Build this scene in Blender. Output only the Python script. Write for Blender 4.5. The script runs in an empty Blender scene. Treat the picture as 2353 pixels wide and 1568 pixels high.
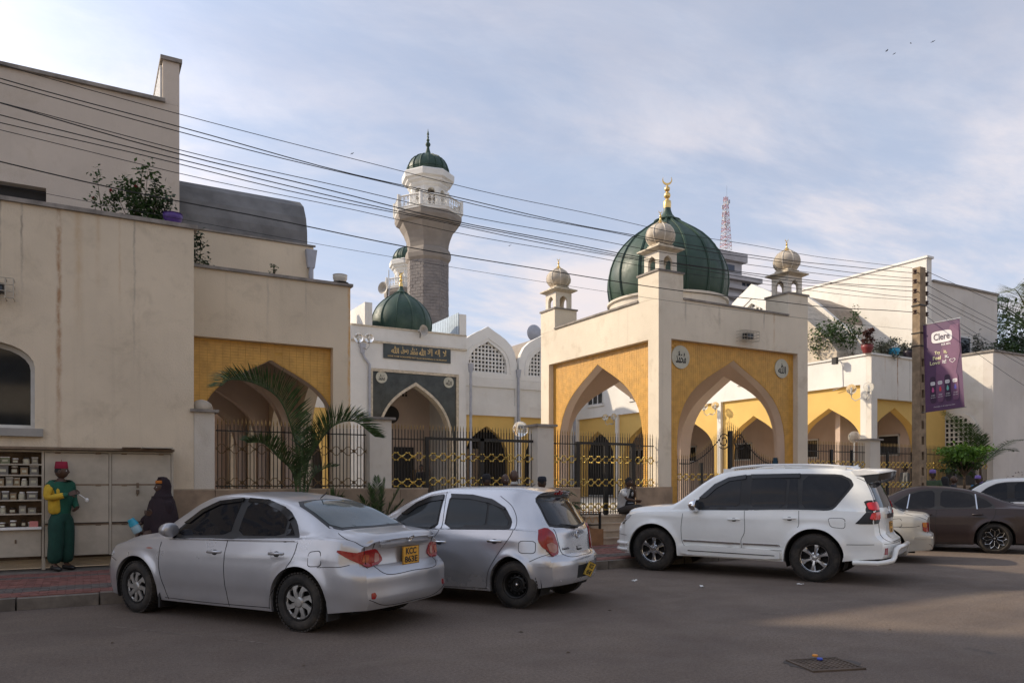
import bpy, bmesh, math, random
import numpy as np
from mathutils import Vector, Matrix, geometry
from mathutils.bvhtree import BVHTree

SC = bpy.context.scene
COL = SC.collection
RND = random.Random(7)
R = math.radians

# ------------------------------------------------------------------ camera
CAMZ = 1.6
F = 1741.0            # focal length in units of a 2352 px wide frame
YAW = R(29.5)
SN, CS = math.sin(YAW), math.cos(YAW)
HX, HY = 1176.0, 1105.0
cd = bpy.data.cameras.new('camera')
cam = bpy.data.objects.new('camera', cd)
COL.objects.link(cam)
cd.sensor_width = 36
cd.lens = F / 2352 * 36
cd.shift_y = (1105 - 784) / 2352
cd.clip_start, cd.clip_end = 0.1, 3000
cam.location = (0, 0, CAMZ)
cam.rotation_euler = (R(90), 0, -YAW)
SC.camera = cam

# ------------------------------------------------------------------ sky + sun
SUN_AZ, SUN_EL = R(-45), R(31)      # azimuth from +Y towards +X
w = bpy.data.worlds.new('World')
SC.world = w
w.use_nodes = True
nt = w.node_tree
nt.nodes.clear()
def wn(t, **k):
    n = nt.nodes.new(t)
    for a, b in k.items():
        setattr(n, a, b)
    return n
def wl(a, b):
    nt.links.new(a, b)
sky = wn('ShaderNodeTexSky', sky_type='NISHITA', sun_disc=False, sun_elevation=SUN_EL,
         sun_rotation=SUN_AZ % (2 * math.pi), altitude=1700, air_density=1.0, dust_density=1.6, ozone_density=1.6)
tc = wn('ShaderNodeTexCoord')
sep = wn('ShaderNodeSeparateXYZ')
wl(tc.outputs['Generated'], sep.inputs[0])
def wm(op, a, b=None, c=None, clamp=False):
    n = wn('ShaderNodeMath', operation=op, use_clamp=clamp)
    for i, v in enumerate((a, b, c)):
        if v is None:
            continue
        if isinstance(v, (int, float)):
            n.inputs[i].default_value = v
        else:
            wl(v, n.inputs[i])
    return n.outputs[0]
zz = wm('ADD', wm('MAXIMUM', sep.outputs[2], 0.0), 0.16)
comb = wn('ShaderNodeCombineXYZ')
wl(wm('DIVIDE', sep.outputs[0], zz), comb.inputs[0])
wl(wm('DIVIDE', sep.outputs[1], zz), comb.inputs[1])
mp = wn('ShaderNodeMapping')
mp.inputs['Rotation'].default_value = (0, 0, R(35))
mp.inputs['Scale'].default_value = (0.62, 1.15, 1)
mp.inputs['Location'].default_value = (-5.314, 7.9376, 3.4316)
wl(comb.outputs[0], mp.inputs[0])
def wnoise(scale, detail, rough, dist=0.0):
    n = wn('ShaderNodeTexNoise')
    n.inputs['Scale'].default_value = scale
    n.inputs['Detail'].default_value = detail
    n.inputs['Roughness'].default_value = rough
    n.inputs['Distortion'].default_value = dist
    wl(mp.outputs[0], n.inputs['Vector'])
    return n.outputs['Fac']
def wrange(v, a, b, c=0.0, d=1.0):
    n = wn('ShaderNodeMapRange', interpolation_type='SMOOTHSTEP')
    wl(v, n.inputs[0])
    for i, x in enumerate((a, b, c, d)):
        n.inputs[i + 1].default_value = x
    return n.outputs[0]
cover = wrange(wnoise(0.95, 12, 0.60, 0.25), 0.44, 0.60)
cover = wm('MULTIPLY', cover, wrange(sep.outputs[2], 0.30, 0.50, 1.0, 0.25))
wisps = wrange(wnoise(2.6, 10, 0.70, 0.6), 0.40, 0.72)
low = wrange(sep.outputs[2], 0.0, 0.5, 0.74, 0.50)          # a veil thickening to the horizon
fac = wm('ADD', wm('ADD', wm('MULTIPLY', cover, 0.42), wm('MULTIPLY', wisps, 0.12)), low, clamp=True)
# how near the sun: thin cloud glows there
sd = (math.sin(SUN_AZ) * math.cos(SUN_EL), math.cos(SUN_AZ) * math.cos(SUN_EL), math.sin(SUN_EL))
dot = wn('ShaderNodeVectorMath', operation='DOT_PRODUCT')
wl(tc.outputs['Generated'], dot.inputs[0])
dot.inputs[1].default_value = sd
glow = wm('POWER', wm('MAXIMUM', dot.outputs['Value'], 0.0), 7.0)
bgsky = wn('ShaderNodeBackground')
bgsky.inputs[1].default_value = 0.15
wl(sky.outputs[0], bgsky.inputs[0])
bgc = wn('ShaderNodeBackground')
mixc = wn('ShaderNodeMix', data_type='RGBA')
wl(wm('ADD', wm('MULTIPLY', cover, 0.75), wm('MULTIPLY', wrange(wnoise(3.4, 9, 0.65), 0.35, 0.7), 0.3), clamp=True), mixc.inputs[0])
mixc.inputs[6].default_value = (0.68, 0.74, 0.88, 1)
mixc.inputs[7].default_value = (0.90, 0.82, 0.83, 1)
wl(mixc.outputs[2], bgc.inputs[0])
wl(wm('ADD', wm('MULTIPLY', glow, 3.4), 0.96), bgc.inputs[1])
ms = wn('ShaderNodeMixShader')
wl(fac, ms.inputs[0]); wl(bgsky.outputs[0], ms.inputs[1]); wl(bgc.outputs[0], ms.inputs[2])
wo = wn('ShaderNodeOutputWorld')
wl(ms.outputs[0], wo.inputs[0])

sl = bpy.data.lights.new('sun', 'SUN')
sl.energy = 4.4
sl.angle = R(0.9)
sl.color = (1.0, 0.84, 0.63)
so = bpy.data.objects.new('sun', sl)
COL.objects.link(so)
so.rotation_euler = Vector(sd).to_track_quat('Z', 'Y').to_euler()
so.location = (-20, 30, 40)

vs = SC.view_settings
vs.view_transform = 'Standard'
vs.look = 'None'
vs.exposure = 0.08
vs.gamma = 1
vs.use_curve_mapping = False
SC.cycles.max_bounces = 8
SC.cycles.diffuse_bounces = 4
SC.cycles.use_adaptive_sampling = True
SC.cycles.use_denoising = True

# ------------------------------------------------------------------ placing helpers
def px_dir(px, py):
    a, b = (px - HX) / F, (HY - py) / F
    return Vector((SN + a * CS, CS - a * SN, b))
def at(px, py, X=None, Y=None, Z=None):
    """world point where the sight line through a photograph pixel meets the plane X=, Y= or Z="""
    d = px_dir(px, py)
    if Y is not None: t = Y / d.y
    elif X is not None: t = X / d.x
    else: t = (Z - CAMZ) / d.z
    return Vector((d.x * t, d.y * t, CAMZ + d.z * t))

# ------------------------------------------------------------------ mesh builder
class MB:
    def __init__(s):
        s.v, s.f = [], []
    def add(s, vs, fs):
        n = len(s.v)
        s.v += [tuple(p) for p in vs]
        s.f += [tuple(i + n for i in f) for f in fs]
        return s
    def box(s, x0, y0, z0, x1, y1, z1):
        if x0 > x1: x0, x1 = x1, x0
        if y0 > y1: y0, y1 = y1, y0
        if z0 > z1: z0, z1 = z1, z0
        return s.add([(x0,y0,z0),(x1,y0,z0),(x1,y1,z0),(x0,y1,z0),(x0,y0,z1),(x1,y0,z1),(x1,y1,z1),(x0,y1,z1)],
                     [(0,3,2,1),(4,5,6,7),(0,1,5,4),(1,2,6,5),(2,3,7,6),(3,0,4,7)])
    def tube(s, pts, r, n=6, cap=True):
        pts = [Vector(p) for p in pts]
        rs = r if isinstance(r, (list, tuple)) else [r] * len(pts)
        vs, fs = [], []
        up = None
        for i, p in enumerate(pts):
            a = pts[max(0, i - 1)]; b = pts[min(len(pts) - 1, i + 1)]
            t = (b - a)
            if t.length < 1e-9: t = Vector((0, 0, 1))
            t.normalize()
            if up is None:
                up = Vector((0, 0, 1)) if abs(t.z) < 0.9 else Vector((1, 0, 0))
            x = up.cross(t)
            if x.length < 1e-6: x = Vector((0, 1, 0)).cross(t)
            x.normalize()
            y = t.cross(x).normalized()
            up = y
            for k in range(n):
                q = 2 * math.pi * k / n
                vs.append(p + (x * math.cos(q) + y * math.sin(q)) * rs[i])
        for i in range(len(pts) - 1):
            for k in range(n):
                a = i * n + k; b = i * n + (k + 1) % n
                fs.append((a, b, b + n, a + n))
        if cap:
            fs.append(tuple(range(n - 1, -1, -1)))
            m = (len(pts) - 1) * n
            fs.append(tuple(range(m, m + n)))
        return s.add(vs, fs)
    def lathe(s, prof, c=(0, 0, 0), n=24, ph=0.0, axis='z', cap=True):
        """prof: list of (radius, height)"""
        vs, fs = [], []
        for (r, z) in prof:
            for k in range(n):
                q = ph + 2 * math.pi * k / n
                x, y = r * math.cos(q), r * math.sin(q)
                if axis == 'z': vs.append((c[0] + x, c[1] + y, c[2] + z))
                elif axis == 'y': vs.append((c[0] + x, c[1] + z, c[2] + y))
                else: vs.append((c[0] + z, c[1] + x, c[2] + y))
        for i in range(len(prof) - 1):
            for k in range(n):
                a = i * n + k; b = i * n + (k + 1) % n
                fs.append((a, b, b + n, a + n))
        if cap:
            fs.append(tuple(range(n - 1, -1, -1)))
            m = (len(prof) - 1) * n
            fs.append(tuple(range(m, m + n)))
        return s.add(vs, fs)
    def extrude(s, loops, place, t):
        """loops: outer + holes in (u,v); place(u,v,w) gives a world point; w runs 0..t"""
        flat = [p for lp in loops for p in lp]
        tris = geometry.tessellate_polygon([[Vector((p[0], p[1], 0)) for p in lp] for lp in loops])
        n = len(flat)
        vs = [place(u, v, 0) for u, v in flat] + [place(u, v, t) for u, v in flat]
        fs = [tuple(x) for x in tris] + [tuple(i + n for i in reversed(x)) for x in tris]
        k = 0
        for lp in loops:
            m = len(lp)
            for i in range(m):
                a = k + i; b = k + (i + 1) % m
                fs.append((a, b, b + n, a + n))
            k += m
        return s.add(vs, fs)
def PY(y0):
    return lambda u, v, w: (u, y0 + w, v)
def PX(x0):
    return lambda u, v, w: (x0 + w, u, v)
def PZ(z0):
    return lambda u, v, w: (u, v, z0 + w)

ORG = {}
def finish(me, smooth):
    bm = bmesh.new(); bm.from_mesh(me)
    bmesh.ops.recalc_face_normals(bm, faces=bm.faces)
    bm.to_mesh(me); bm.free()
    if smooth:
        for p in me.polygons: p.use_smooth = True
        me.set_sharp_from_angle(angle=R(smooth if smooth is not True else 40))
def mesh_of(mb, name, smooth=False, recalc=True):
    me = bpy.data.meshes.new(name)
    me.from_pydata([tuple(v) for v in mb.v], [], mb.f)
    if recalc: finish(me, smooth)
    elif smooth:
        for p in me.polygons: p.use_smooth = True
    return me
def obj(name, mb, m, parent=None, smooth=False, recalc=True):
    me = mesh_of(mb, name, smooth, recalc) if isinstance(mb, MB) else mb
    if m is not None and not me.materials:
        me.materials.append(m)
    o = bpy.data.objects.new(name, me)
    COL.objects.link(o)
    if parent is not None:
        o.parent = parent
        root = parent
        while root.parent: root = root.parent
        g = ORG.get(root)
        if g is not None and isinstance(mb, MB) and parent is root:
            o.location = (-g[0], -g[1], -g[2])
    return o
def inst(name, me, parent, loc=(0, 0, 0), rot=(0, 0, 0), scale=None):
    """another object on an existing mesh; loc in world metres when the root is a world-built thing"""
    o = bpy.data.objects.new(name, me)
    COL.objects.link(o)
    if parent is not None:
        o.parent = parent
        g = ORG.get(parent)
        if g is not None: loc = (loc[0] - g[0], loc[1] - g[1], loc[2] - g[2])
    o.location = loc; o.rotation_euler = rot
    if scale is not None: o.scale = scale if not isinstance(scale, (int, float)) else (scale,) * 3
    return o
def thing(name, label, cat, loc=(0, 0, 0), rz=0.0, group=None, world=False):
    o = bpy.data.objects.new(name, None)
    o.empty_display_size = 0.3
    COL.objects.link(o)
    o.location = loc; o.rotation_euler = (0, 0, rz)
    o['label'] = label; o['category'] = cat
    if group: o['group'] = group
    if world: ORG[o] = tuple(loc)
    return o
def tag(o, label, cat, group=None):
    o['label'] = label; o['category'] = cat
    if group: o['group'] = group
    return o
def struct(name, mb, m, smooth=False):
    o = obj(name, mb, m, None, smooth); o['kind'] = 'structure'
    return o
def stuff(o):
    o['kind'] = 'stuff'
    return o

# ------------------------------------------------------------------ materials
MATS = {}
class NT:
    def __init__(s, name):
        s.m = bpy.data.materials.new(name); s.m.use_nodes = True
        s.t = s.m.node_tree; s.b = s.t.nodes['Principled BSDF']
    def n(s, t, **k):
        x = s.t.nodes.new(t)
        for a, b in k.items(): setattr(x, a, b)
        return x
    def l(s, a, b): s.t.links.new(a, b)
    def val(s, v, sock):
        if isinstance(v, (int, float)): sock.default_value = v
        elif isinstance(v, (tuple, list)): sock.default_value = tuple(v) + ((1,) if len(v) == 3 and len(sock.default_value) == 4 else ())
        else: s.l(v, sock)
    def math(s, op, a, b=0.0, clamp=False):
        x = s.n('ShaderNodeMath', operation=op, use_clamp=clamp)
        s.val(a, x.inputs[0]); s.val(b, x.inputs[1])
        return x.outputs[0]
    def coord(s, scale=(1, 1, 1), kind='Object', rot=(0, 0, 0)):
        c = s.n('ShaderNodeTexCoord'); m = s.n('ShaderNodeMapping')
        m.inputs['Scale'].default_value = scale; m.inputs['Rotation'].default_value = rot
        s.l(c.outputs[kind], m.inputs[0])
        return m.outputs[0]
    def pos(s, scale=(1, 1, 1)):
        c = s.n('ShaderNodeNewGeometry'); m = s.n('ShaderNodeMapping')
        m.inputs['Scale'].default_value = scale
        s.l(c.outputs['Position'], m.inputs[0])
        return m.outputs[0]
    def noise(s, vec, scale, detail=4, rough=0.55, dist=0.0):
        x = s.n('ShaderNodeTexNoise')
        s.l(vec, x.inputs['Vector'])
        x.inputs['Scale'].default_value = scale; x.inputs['Detail'].default_value = detail
        x.inputs['Roughness'].default_value = rough; x.inputs['Distortion'].default_value = dist
        return x.outputs['Fac']
    def rng(s, v, a, b, c=0.0, d=1.0, smooth=True):
        x = s.n('ShaderNodeMapRange', interpolation_type='SMOOTHSTEP' if smooth else 'LINEAR')
        s.val(v, x.inputs[0])
        for i, q in enumerate((a, b, c, d)): x.inputs[i + 1].default_value = q
        return x.outputs[0]
    def mix(s, f, a, b, mode='MIX'):
        x = s.n('ShaderNodeMix', data_type='RGBA', blend_type=mode)
        s.val(f, x.inputs[0]); s.val(a, x.inputs[6]); s.val(b, x.inputs[7])
        return x.outputs[2]
    def set(s, col=None, rough=None, metal=None, **k):
        if col is not None: s.val(col, s.b.inputs['Base Color'])
        if rough is not None: s.val(rough, s.b.inputs['Roughness'])
        if metal is not None: s.val(metal, s.b.inputs['Metallic'])
        for a, v in k.items(): s.val(v, s.b.inputs[a.replace('_', ' ')])
        return s
    def bump(s, h, dist=0.01, strength=0.5):
        x = s.n('ShaderNodeBump')
        x.inputs['Strength'].default_value = strength; x.inputs['Distance'].default_value = dist
        s.l(h, x.inputs['Height']); s.l(x.outputs[0], s.b.inputs['Normal'])
        return s
def plain(name, col, rough=0.6, metal=0.0, var=0.12, vscale=4.0, bump=0.0, bscale=40.0, **k):
    t = NT(name)
    p = t.pos()
    f = t.rng(t.noise(p, vscale, 5, 0.6), 0.3, 0.7)
    dark = tuple(c * (1 - var) for c in col); lite = tuple(min(1, c * (1 + var * 0.6)) for c in col)
    t.set(t.mix(f, dark, lite), rough, metal, **k)
    if bump: t.bump(t.noise(p, bscale, 4, 0.6), bump, 0.6)
    return t.m
def plaster(name, col, stain=0.5, dirt=(0.36, 0.29, 0.20), streaks=(), bump=0.004, axis='X'):
    t = NT(name)
    p = t.pos()
    c = t.mix(t.rng(t.noise(p, 0.55, 6, 0.6), 0.3, 0.72), tuple(x * 0.86 for x in col), col)
    # vertical rain streaks and blotches
    f = t.rng(t.noise(t.pos((5.0, 5.0, 0.16)), 1.0, 5, 0.62), 0.52, 0.80, 0, 0.40 * stain)
    c = t.mix(f, c, dirt)
    f2 = t.rng(t.noise(p, 1.7, 7, 0.7, 0.4), 0.50, 0.76, 0, 0.7 * stain)
    c = t.mix(f2, c, tuple(x * 1.1 for x in dirt))
    if streaks:
        sp = t.n('ShaderNodeSeparateXYZ'); g = t.n('ShaderNodeNewGeometry')
        t.l(g.outputs['Position'], sp.inputs[0])
        wob = t.math('MULTIPLY', t.math('SUBTRACT', t.noise(t.pos((1, 1, 1.0)), 2.2, 5, 0.7), 0.5), 0.10)
        u = t.math('ADD', sp.outputs[0 if axis == 'X' else 1], wob)
        brk = t.rng(t.noise(t.pos((3, 3, 1.2)), 2.0, 5, 0.7), 0.30, 0.62)
        for (x0, wd, st, col2, ztop, zlen) in streaks:
            d = t.math('ABSOLUTE', t.math('SUBTRACT', u, x0))
            a = t.rng(d, 0.0, wd, 1.0, 0.0)
            zf = t.rng(sp.outputs[2], ztop - zlen, ztop - zlen * 0.25, 0.0, 1.0)
            zt = t.rng(sp.outputs[2], ztop, ztop + 0.04, 1.0, 0.0)
            a = t.math('MULTIPLY', t.math('MULTIPLY', a, zf), t.math('MULTIPLY', zt, t.math('MULTIPLY', brk, st)))
            c = t.mix(a, c, col2)
    t.set(c, 0.88)
    t.bump(t.noise(p, 30, 5, 0.7), bump * 2.2, 0.9)
    return t.m
RUST = (0.30, 0.13, 0.035); GREYD = (0.22, 0.19, 0.16); OCH = (0.50, 0.30, 0.12)
M = MATS
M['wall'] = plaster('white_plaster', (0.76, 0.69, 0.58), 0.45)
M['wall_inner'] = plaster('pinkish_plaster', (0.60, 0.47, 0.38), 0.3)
M['wall_clean'] = plaster('clean_white_plaster', (0.78, 0.76, 0.71), 0.22)
M['cap'] = plain('stained_concrete_coping', (0.27, 0.24, 0.21), 0.9, var=0.35, bump=0.004)
M['concrete'] = plain('grey_concrete', (0.34, 0.32, 0.29), 0.9, var=0.12, vscale=2, bump=0.006, bscale=20)
M['conc_dark'] = plain('dark_roof_concrete', (0.17, 0.165, 0.16), 0.85, var=0.3, vscale=1.5, bump=0.006, bscale=12)
M['greyroof'] = plain('brown_grey_roof_felt', (0.28, 0.235, 0.19), 0.85, var=0.2)
M['greydome'] = plain('cream_cement_dome', (0.50, 0.43, 0.34), 0.8, var=0.25, bump=0.003)
M['glass'] = plain('dark_window_glass', (0.018, 0.02, 0.022), 0.06, 0.0, var=0.2, IOR=1.5)
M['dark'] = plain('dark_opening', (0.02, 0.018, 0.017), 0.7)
M['alu'] = plain('white_window_frame', (0.62, 0.62, 0.60), 0.4)
M['black'] = plain('black_iron_paint', (0.018, 0.017, 0.016), 0.42, 0.3, var=0.3)
M['gold'] = plain('gold_painted_iron', (0.72, 0.50, 0.13), 0.28, 0.85, var=0.25, vscale=12)
M['brass'] = plain('polished_brass', (0.80, 0.55, 0.20), 0.3, 0.9, var=0.15)
M['pipe'] = plain('blue_grey_pipe', (0.38, 0.39, 0.43), 0.5, var=0.12)
M['plinth'] = plain('brown_stone_cladding', (0.33, 0.235, 0.155), 0.55, var=0.28, vscale=3, bump=0.002)
M['stepm'] = plain('sandstone_step', (0.42, 0.32, 0.22), 0.6, var=0.2, vscale=3, bump=0.002)
M['tile'] = plain('orange_mosaic_tile', (0.66, 0.365, 0.075), 0.45, var=0.16, vscale=5)
M['grout'] = plain('ochre_grout', (0.56, 0.31, 0.07), 0.85, var=0.2)
M['yellow'] = plaster('ochre_yellow_paint', (0.74, 0.49, 0.15), 0.18, (0.45, 0.30, 0.1), bump=0.002)
M['marble'] = plain('dark_green_marble', (0.035, 0.042, 0.038), 0.28, var=0.5, vscale=2.5)
M['sandtrim'] = plain('sand_stone_trim', (0.55, 0.47, 0.35), 0.6, var=0.25, vscale=8)
M['roundel'] = plain('pale_roundel_disc', (0.50, 0.48, 0.38), 0.5, var=0.12)
M['ink'] = plain('black_lettering', (0.012, 0.012, 0.012), 0.5)
M['goldtext'] = plain('gold_lettering', (0.62, 0.42, 0.17), 0.4, 0.4)
M['tin'] = plain('painted_sheet_steel', (0.46, 0.41, 0.33), 0.5, 0.15, var=0.16, vscale=2.5)
M['rusttin'] = plain('rusty_sheet_edge', (0.20, 0.14, 0.09), 0.8, var=0.4)
M['white'] = plain('white_paint', (0.78, 0.77, 0.74), 0.4, var=0.05)
M['cable'] = plain('black_cable', (0.012, 0.012, 0.012), 0.6)
M['porc'] = plain('brown_porcelain', (0.06, 0.03, 0.02), 0.25)
M['wood'] = plain('weathered_concrete_pole', (0.27, 0.20, 0.13), 0.9, var=0.3, vscale=5, bump=0.01, bscale=14)
M['steel'] = plain('galvanised_steel', (0.45, 0.46, 0.47), 0.4, 0.8)
M['bluesheet'] = plain('blue_grey_corrugated_sheet', (0.36, 0.43, 0.49), 0.45, 0.3)
M['soil'] = plain('dry_soil', (0.10, 0.07, 0.045), 0.95, bump=0.01)

def glassmat(name, col, rough=0.05, tr=1.0, **k):
    t = NT(name); t.set(col, rough, 0.0, Transmission_Weight=tr, **k); return t.m
M['globe'] = glassmat('clear_globe_glass', (0.93, 0.93, 0.90), 0.04, 0.85, IOR=1.25)

def greenmat():
    t = NT('green_dome_paint'); p = t.pos()
    c = t.mix(t.rng(t.noise(p, 1.3, 6, 0.6), 0.3, 0.7), (0.016, 0.042, 0.028), (0.036, 0.074, 0.048))
    c = t.mix(t.rng(t.noise(t.pos((6, 6, 0.8)), 1.0, 5, 0.65), 0.55, 0.8, 0, 0.4), c, (0.08, 0.11, 0.08))
    t.set(c, t.rng(t.noise(p, 3, 4, 0.6), 0.3, 0.7, 0.45, 0.65), 0.0)
    t.bump(t.noise(p, 8, 3), 0.01, 0.25)
    return t.m
M['green'] = greenmat()
def stonemat():
    t = NT('grey_ashlar_stone')
    g = t.n('ShaderNodeNewGeometry'); sp = t.n('ShaderNodeSeparateXYZ'); t.l(g.outputs['Position'], sp.inputs[0])
    c = t.mix(t.rng(t.noise(t.pos(), 1.6, 6, 0.6), 0.3, 0.7), (0.20, 0.18, 0.17), (0.27, 0.24, 0.22))
    t.set(c, 0.9); t.bump(t.noise(t.pos(), 12, 5), 0.02, 0.6)
    return t.m
M['stone'] = stonemat()
def asphalt():
    t = NT('worn_asphalt'); p = t.pos()
    c = t.mix(t.rng(t.noise(p, 0.45, 6, 0.62, 0.3), 0.32, 0.7), (0.138, 0.100, 0.076), (0.208, 0.155, 0.116))
    c = t.mix(t.rng(t.noise(p, 34, 6, 0.75), 0.40, 0.62, 0, 0.65), c, (0.070, 0.054, 0.044))
    c = t.mix(t.rng(t.noise(p, 110, 3, 0.7), 0.55, 0.70, 0, 0.9), c, (0.33, 0.27, 0.22))
    c = t.mix(t.rng(t.noise(p, 90, 2, 0.7), 0.60, 0.75, 0, 0.7), c, (0.045, 0.040, 0.036))
    # dust drifts, oil spots and faint tyre marks
    c = t.mix(t.rng(t.noise(t.pos((0.25, 1.3, 1)), 1.4, 7, 0.7, 0.6), 0.52, 0.76, 0, 0.45), c, (0.21, 0.165, 0.125))
    c = t.mix(t.rng(t.noise(p, 1.6, 5, 0.55, 0.2), 0.66, 0.78, 0, 0.6), c, (0.06, 0.052, 0.047))
    t.set(c, t.rng(t.noise(p, 2.0, 5), 0.3, 0.7, 0.72, 0.92))
    t.bump(t.math('ADD', t.noise(p, 120, 4, 0.7), t.math('MULTIPLY', t.noise(p, 28.0, 5), 1.5)), 0.010, 1.0)
    return t.m
M['asphalt'] = asphalt()
M['asphalt_patch'] = plain('tar_patch', (0.085, 0.070, 0.060), 0.85, var=0.3, vscale=6, bump=0.004, bscale=90)
M['paver_red'] = plain('red_paver', (0.21, 0.085, 0.068), 0.8, var=0.35, vscale=7, bump=0.003)
M['paver_grey'] = plain('grey_paver', (0.12, 0.10, 0.09), 0.85, var=0.35, vscale=7, bump=0.003)
M['kerb'] = plain('concrete_kerb', (0.17, 0.145, 0.12), 0.9, var=0.35, vscale=4, bump=0.005)
M['court'] = plain('courtyard_marble_paving', (0.62, 0.58, 0.50), 0.5, var=0.15)
M['earth'] = plain('city_ground', (0.16, 0.13, 0.10), 0.95, var=0.3, vscale=0.3)
def leafmat(name, col, var=0.45, rough=0.45):
    t = NT(name); p = t.pos()
    c = t.mix(t.rng(t.noise(p, 9, 3, 0.6), 0.3, 0.7), tuple(x * (1 - var) for x in col), tuple(x * (1 + var) for x in col))
    t.set(c, rough, 0.0)
    tr = t.n('ShaderNodeBsdfTranslucent'); t.l(c.node.outputs[2], tr.inputs[0])
    mx = t.n('ShaderNodeMixShader'); mx.inputs[0].default_value = 0.28
    out = t.t.nodes['Material Output']
    t.l(t.b.outputs[0], mx.inputs[1]); t.l(tr.outputs[0], mx.inputs[2]); t.l(mx.outputs[0], out.inputs[0])
    return t.m
M['leaf'] = leafmat('leaf_green', (0.045, 0.085, 0.022))
M['leaf_bright'] = leafmat('bright_leaf', (0.10, 0.20, 0.025))
M['leaf_dark'] = leafmat('dark_leaf', (0.028, 0.050, 0.020))
M['leaf_red'] = leafmat('reddish_leaf', (0.10, 0.045, 0.035))
M['leaf_grey'] = leafmat('grey_green_leaf', (0.09, 0.10, 0.075))
M['palm'] = leafmat('palm_green', (0.055, 0.095, 0.030))
M['palm_yellow'] = leafmat('yellowish_palm', (0.13, 0.15, 0.03))  # a yellower green for some fronds and one shrub
M['bark'] = plain('bark', (0.10, 0.07, 0.045), 0.9, var=0.3, bump=0.01)
M['petal'] = plain('crimson_petal', (0.28, 0.01, 0.02), 0.6)
# ================================================================== GROUND
struct('ground', MB().box(-300, -260, -0.6, 420, 420, -0.06), M['earth'])
struct('road', MB().add([(-60, -2.2, 0), (120, -2.2, 0), (120, 11.2, 0), (-60, 11.2, 0)], [(0, 1, 2, 3)]), M['asphalt'])
kerb = struct('kerb', MB().box(-60, 11.34, -0.2, 120, 11.36, 0.10), M['kerb'])
ks = mesh_of(MB().box(-0.445, -0.075, -0.2, 0.445, 0.075, 0.15), 'kerb_stone'); ks.materials.append(M['kerb'])
for i in range(44):
    inst('kerb_stone', ks, kerb, (-3.0 + i * 0.91, 11.275 + RND.uniform(-0.008, 0.008), RND.uniform(-0.008, 0.006)), (0, 0, RND.uniform(-0.006, 0.006)))
PV0, PV1 = 11.36, 15.0
pav = struct('pavement', MB().box(-60, PV0, -0.2, 120, PV1, 0.143), M['kerb'])
pr = mesh_of(MB().box(-0.097, -0.047, -0.02, 0.097, 0.047, 0.008), 'paver'); pr.materials.append(M['paver_red'])
pg_ = mesh_of(MB().box(-0.097, -0.047, -0.02, 0.097, 0.047, 0.008), 'paver_grey'); pg_.materials.append(M['paver_grey'])
nP = 0
rest_r, rest_g = MB(), MB()
def greyband(x, y):
    return 11.78 < y < 12.3 or 13.4 < y < 13.6
cells = []
for jx in range(-12, 150):
    for jy in range(0, 27):
        x = jx * 0.2 + (0.1 if jy % 2 else 0.0) + 0.1
        y = PV0 + 0.05 + jy * 0.1
        if -1.9 < x < 1.2 or 6.3 < x < 9.9: cells.append((math.hypot(x, y), x, y, 1))
        elif -2.4 < x < 30: cells.append((math.hypot(x, y) + 100, x, y, 0))
cells.sort()
for k, (d, x, y, s_) in enumerate(cells):
    z = 0.147 + RND.uniform(-0.003, 0.003)
    g = greyband(x, y)
    if k < 300:
        inst('paver', pg_ if g else pr, pav, (x, y, z), (RND.uniform(-0.02, 0.02), RND.uniform(-0.02, 0.02), RND.uniform(-0.02, 0.02)))
    else:
        (rest_g if g else rest_r).box(x - 0.097, y - 0.047, z - 0.02, x + 0.097, y + 0.047, z + 0.008)
stuff(obj('paver_field', rest_r, M['paver_red'], pav)); stuff(obj('paver_band', rest_g, M['paver_grey'], pav))

# courtyard behind the fence
CZ = 0.77
struct('courtyard_floor', MB().box(2.2, 15.25, 0.0, 30, 60, CZ - 0.02), M['court'])
cf = struct('courtyard_paving', MB().box(6.0, 15.3, CZ - 0.02, 23.2, 34.0, CZ - 0.012), M['grout'])
tl = MB()
for i in range(28):
    for j in range(31):
        x, y = 6.0 + i * 0.6, 15.35 + j * 0.6
        if x > 22.8: continue
        tl.box(x + .006, y + .006, CZ - 0.03, x + .594, y + .594, CZ + RND.uniform(-0.002, 0.002))
stuff(obj('marble_slabs', tl, M['court'], cf))

# manhole grate, caps, litter
g = at(1895, 1527, Z=0)
gr = thing('drain_grate', 'rusty square drain grate sunk in a tar patch at the front of the road', 'drain grate', (g.x, g.y, 0), R(-18))
gr.scale = (.76, .80, 1)
a_ = MB()
pts = []
for k in range(26):
    q = 2 * math.pi * k / 26
    rr = 0.38 + 0.05 * math.sin(3 * q + 1) + RND.uniform(-0.03, 0.03)
    pts.append((rr * 1.15 * math.cos(q), rr * 0.72 * math.sin(q) + 0.05))
obj('tar_patch', MB().extrude([pts], PZ(-0.01), 0.014), M['asphalt_patch'], gr)
fr = MB()
fr.box(-.33, -.26, 0, .33, -.235, .016).box(-.33, .235, 0, .33, .26, .016).box(-.33, -.235, 0, -.30, .235, .016).box(.30, -.235, 0, .33, .235, .016)
M['iron'] = plain('rusted_cast_iron', (0.13, 0.095, 0.07), 0.75, 0.3, var=0.4, bump=0.003)
obj('grate_frame', fr, M['iron'], gr)
bar = mesh_of(MB().box(-.30, -.012, .001, .30, .012, .013), 'grate_bar'); bar.materials.append(M['iron'])
bar2 = mesh_of(MB().box(-.012, -.235, .001, .012, .235, .011), 'cross_bar'); bar2.materials.append(M['iron'])
for i in range(8): inst('grate_bar', bar, gr, (0, -.20 + i * .057, 0))
for i in range(9): inst('cross_bar', bar2, gr, (-.26 + i * .065, 0, 0))
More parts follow.
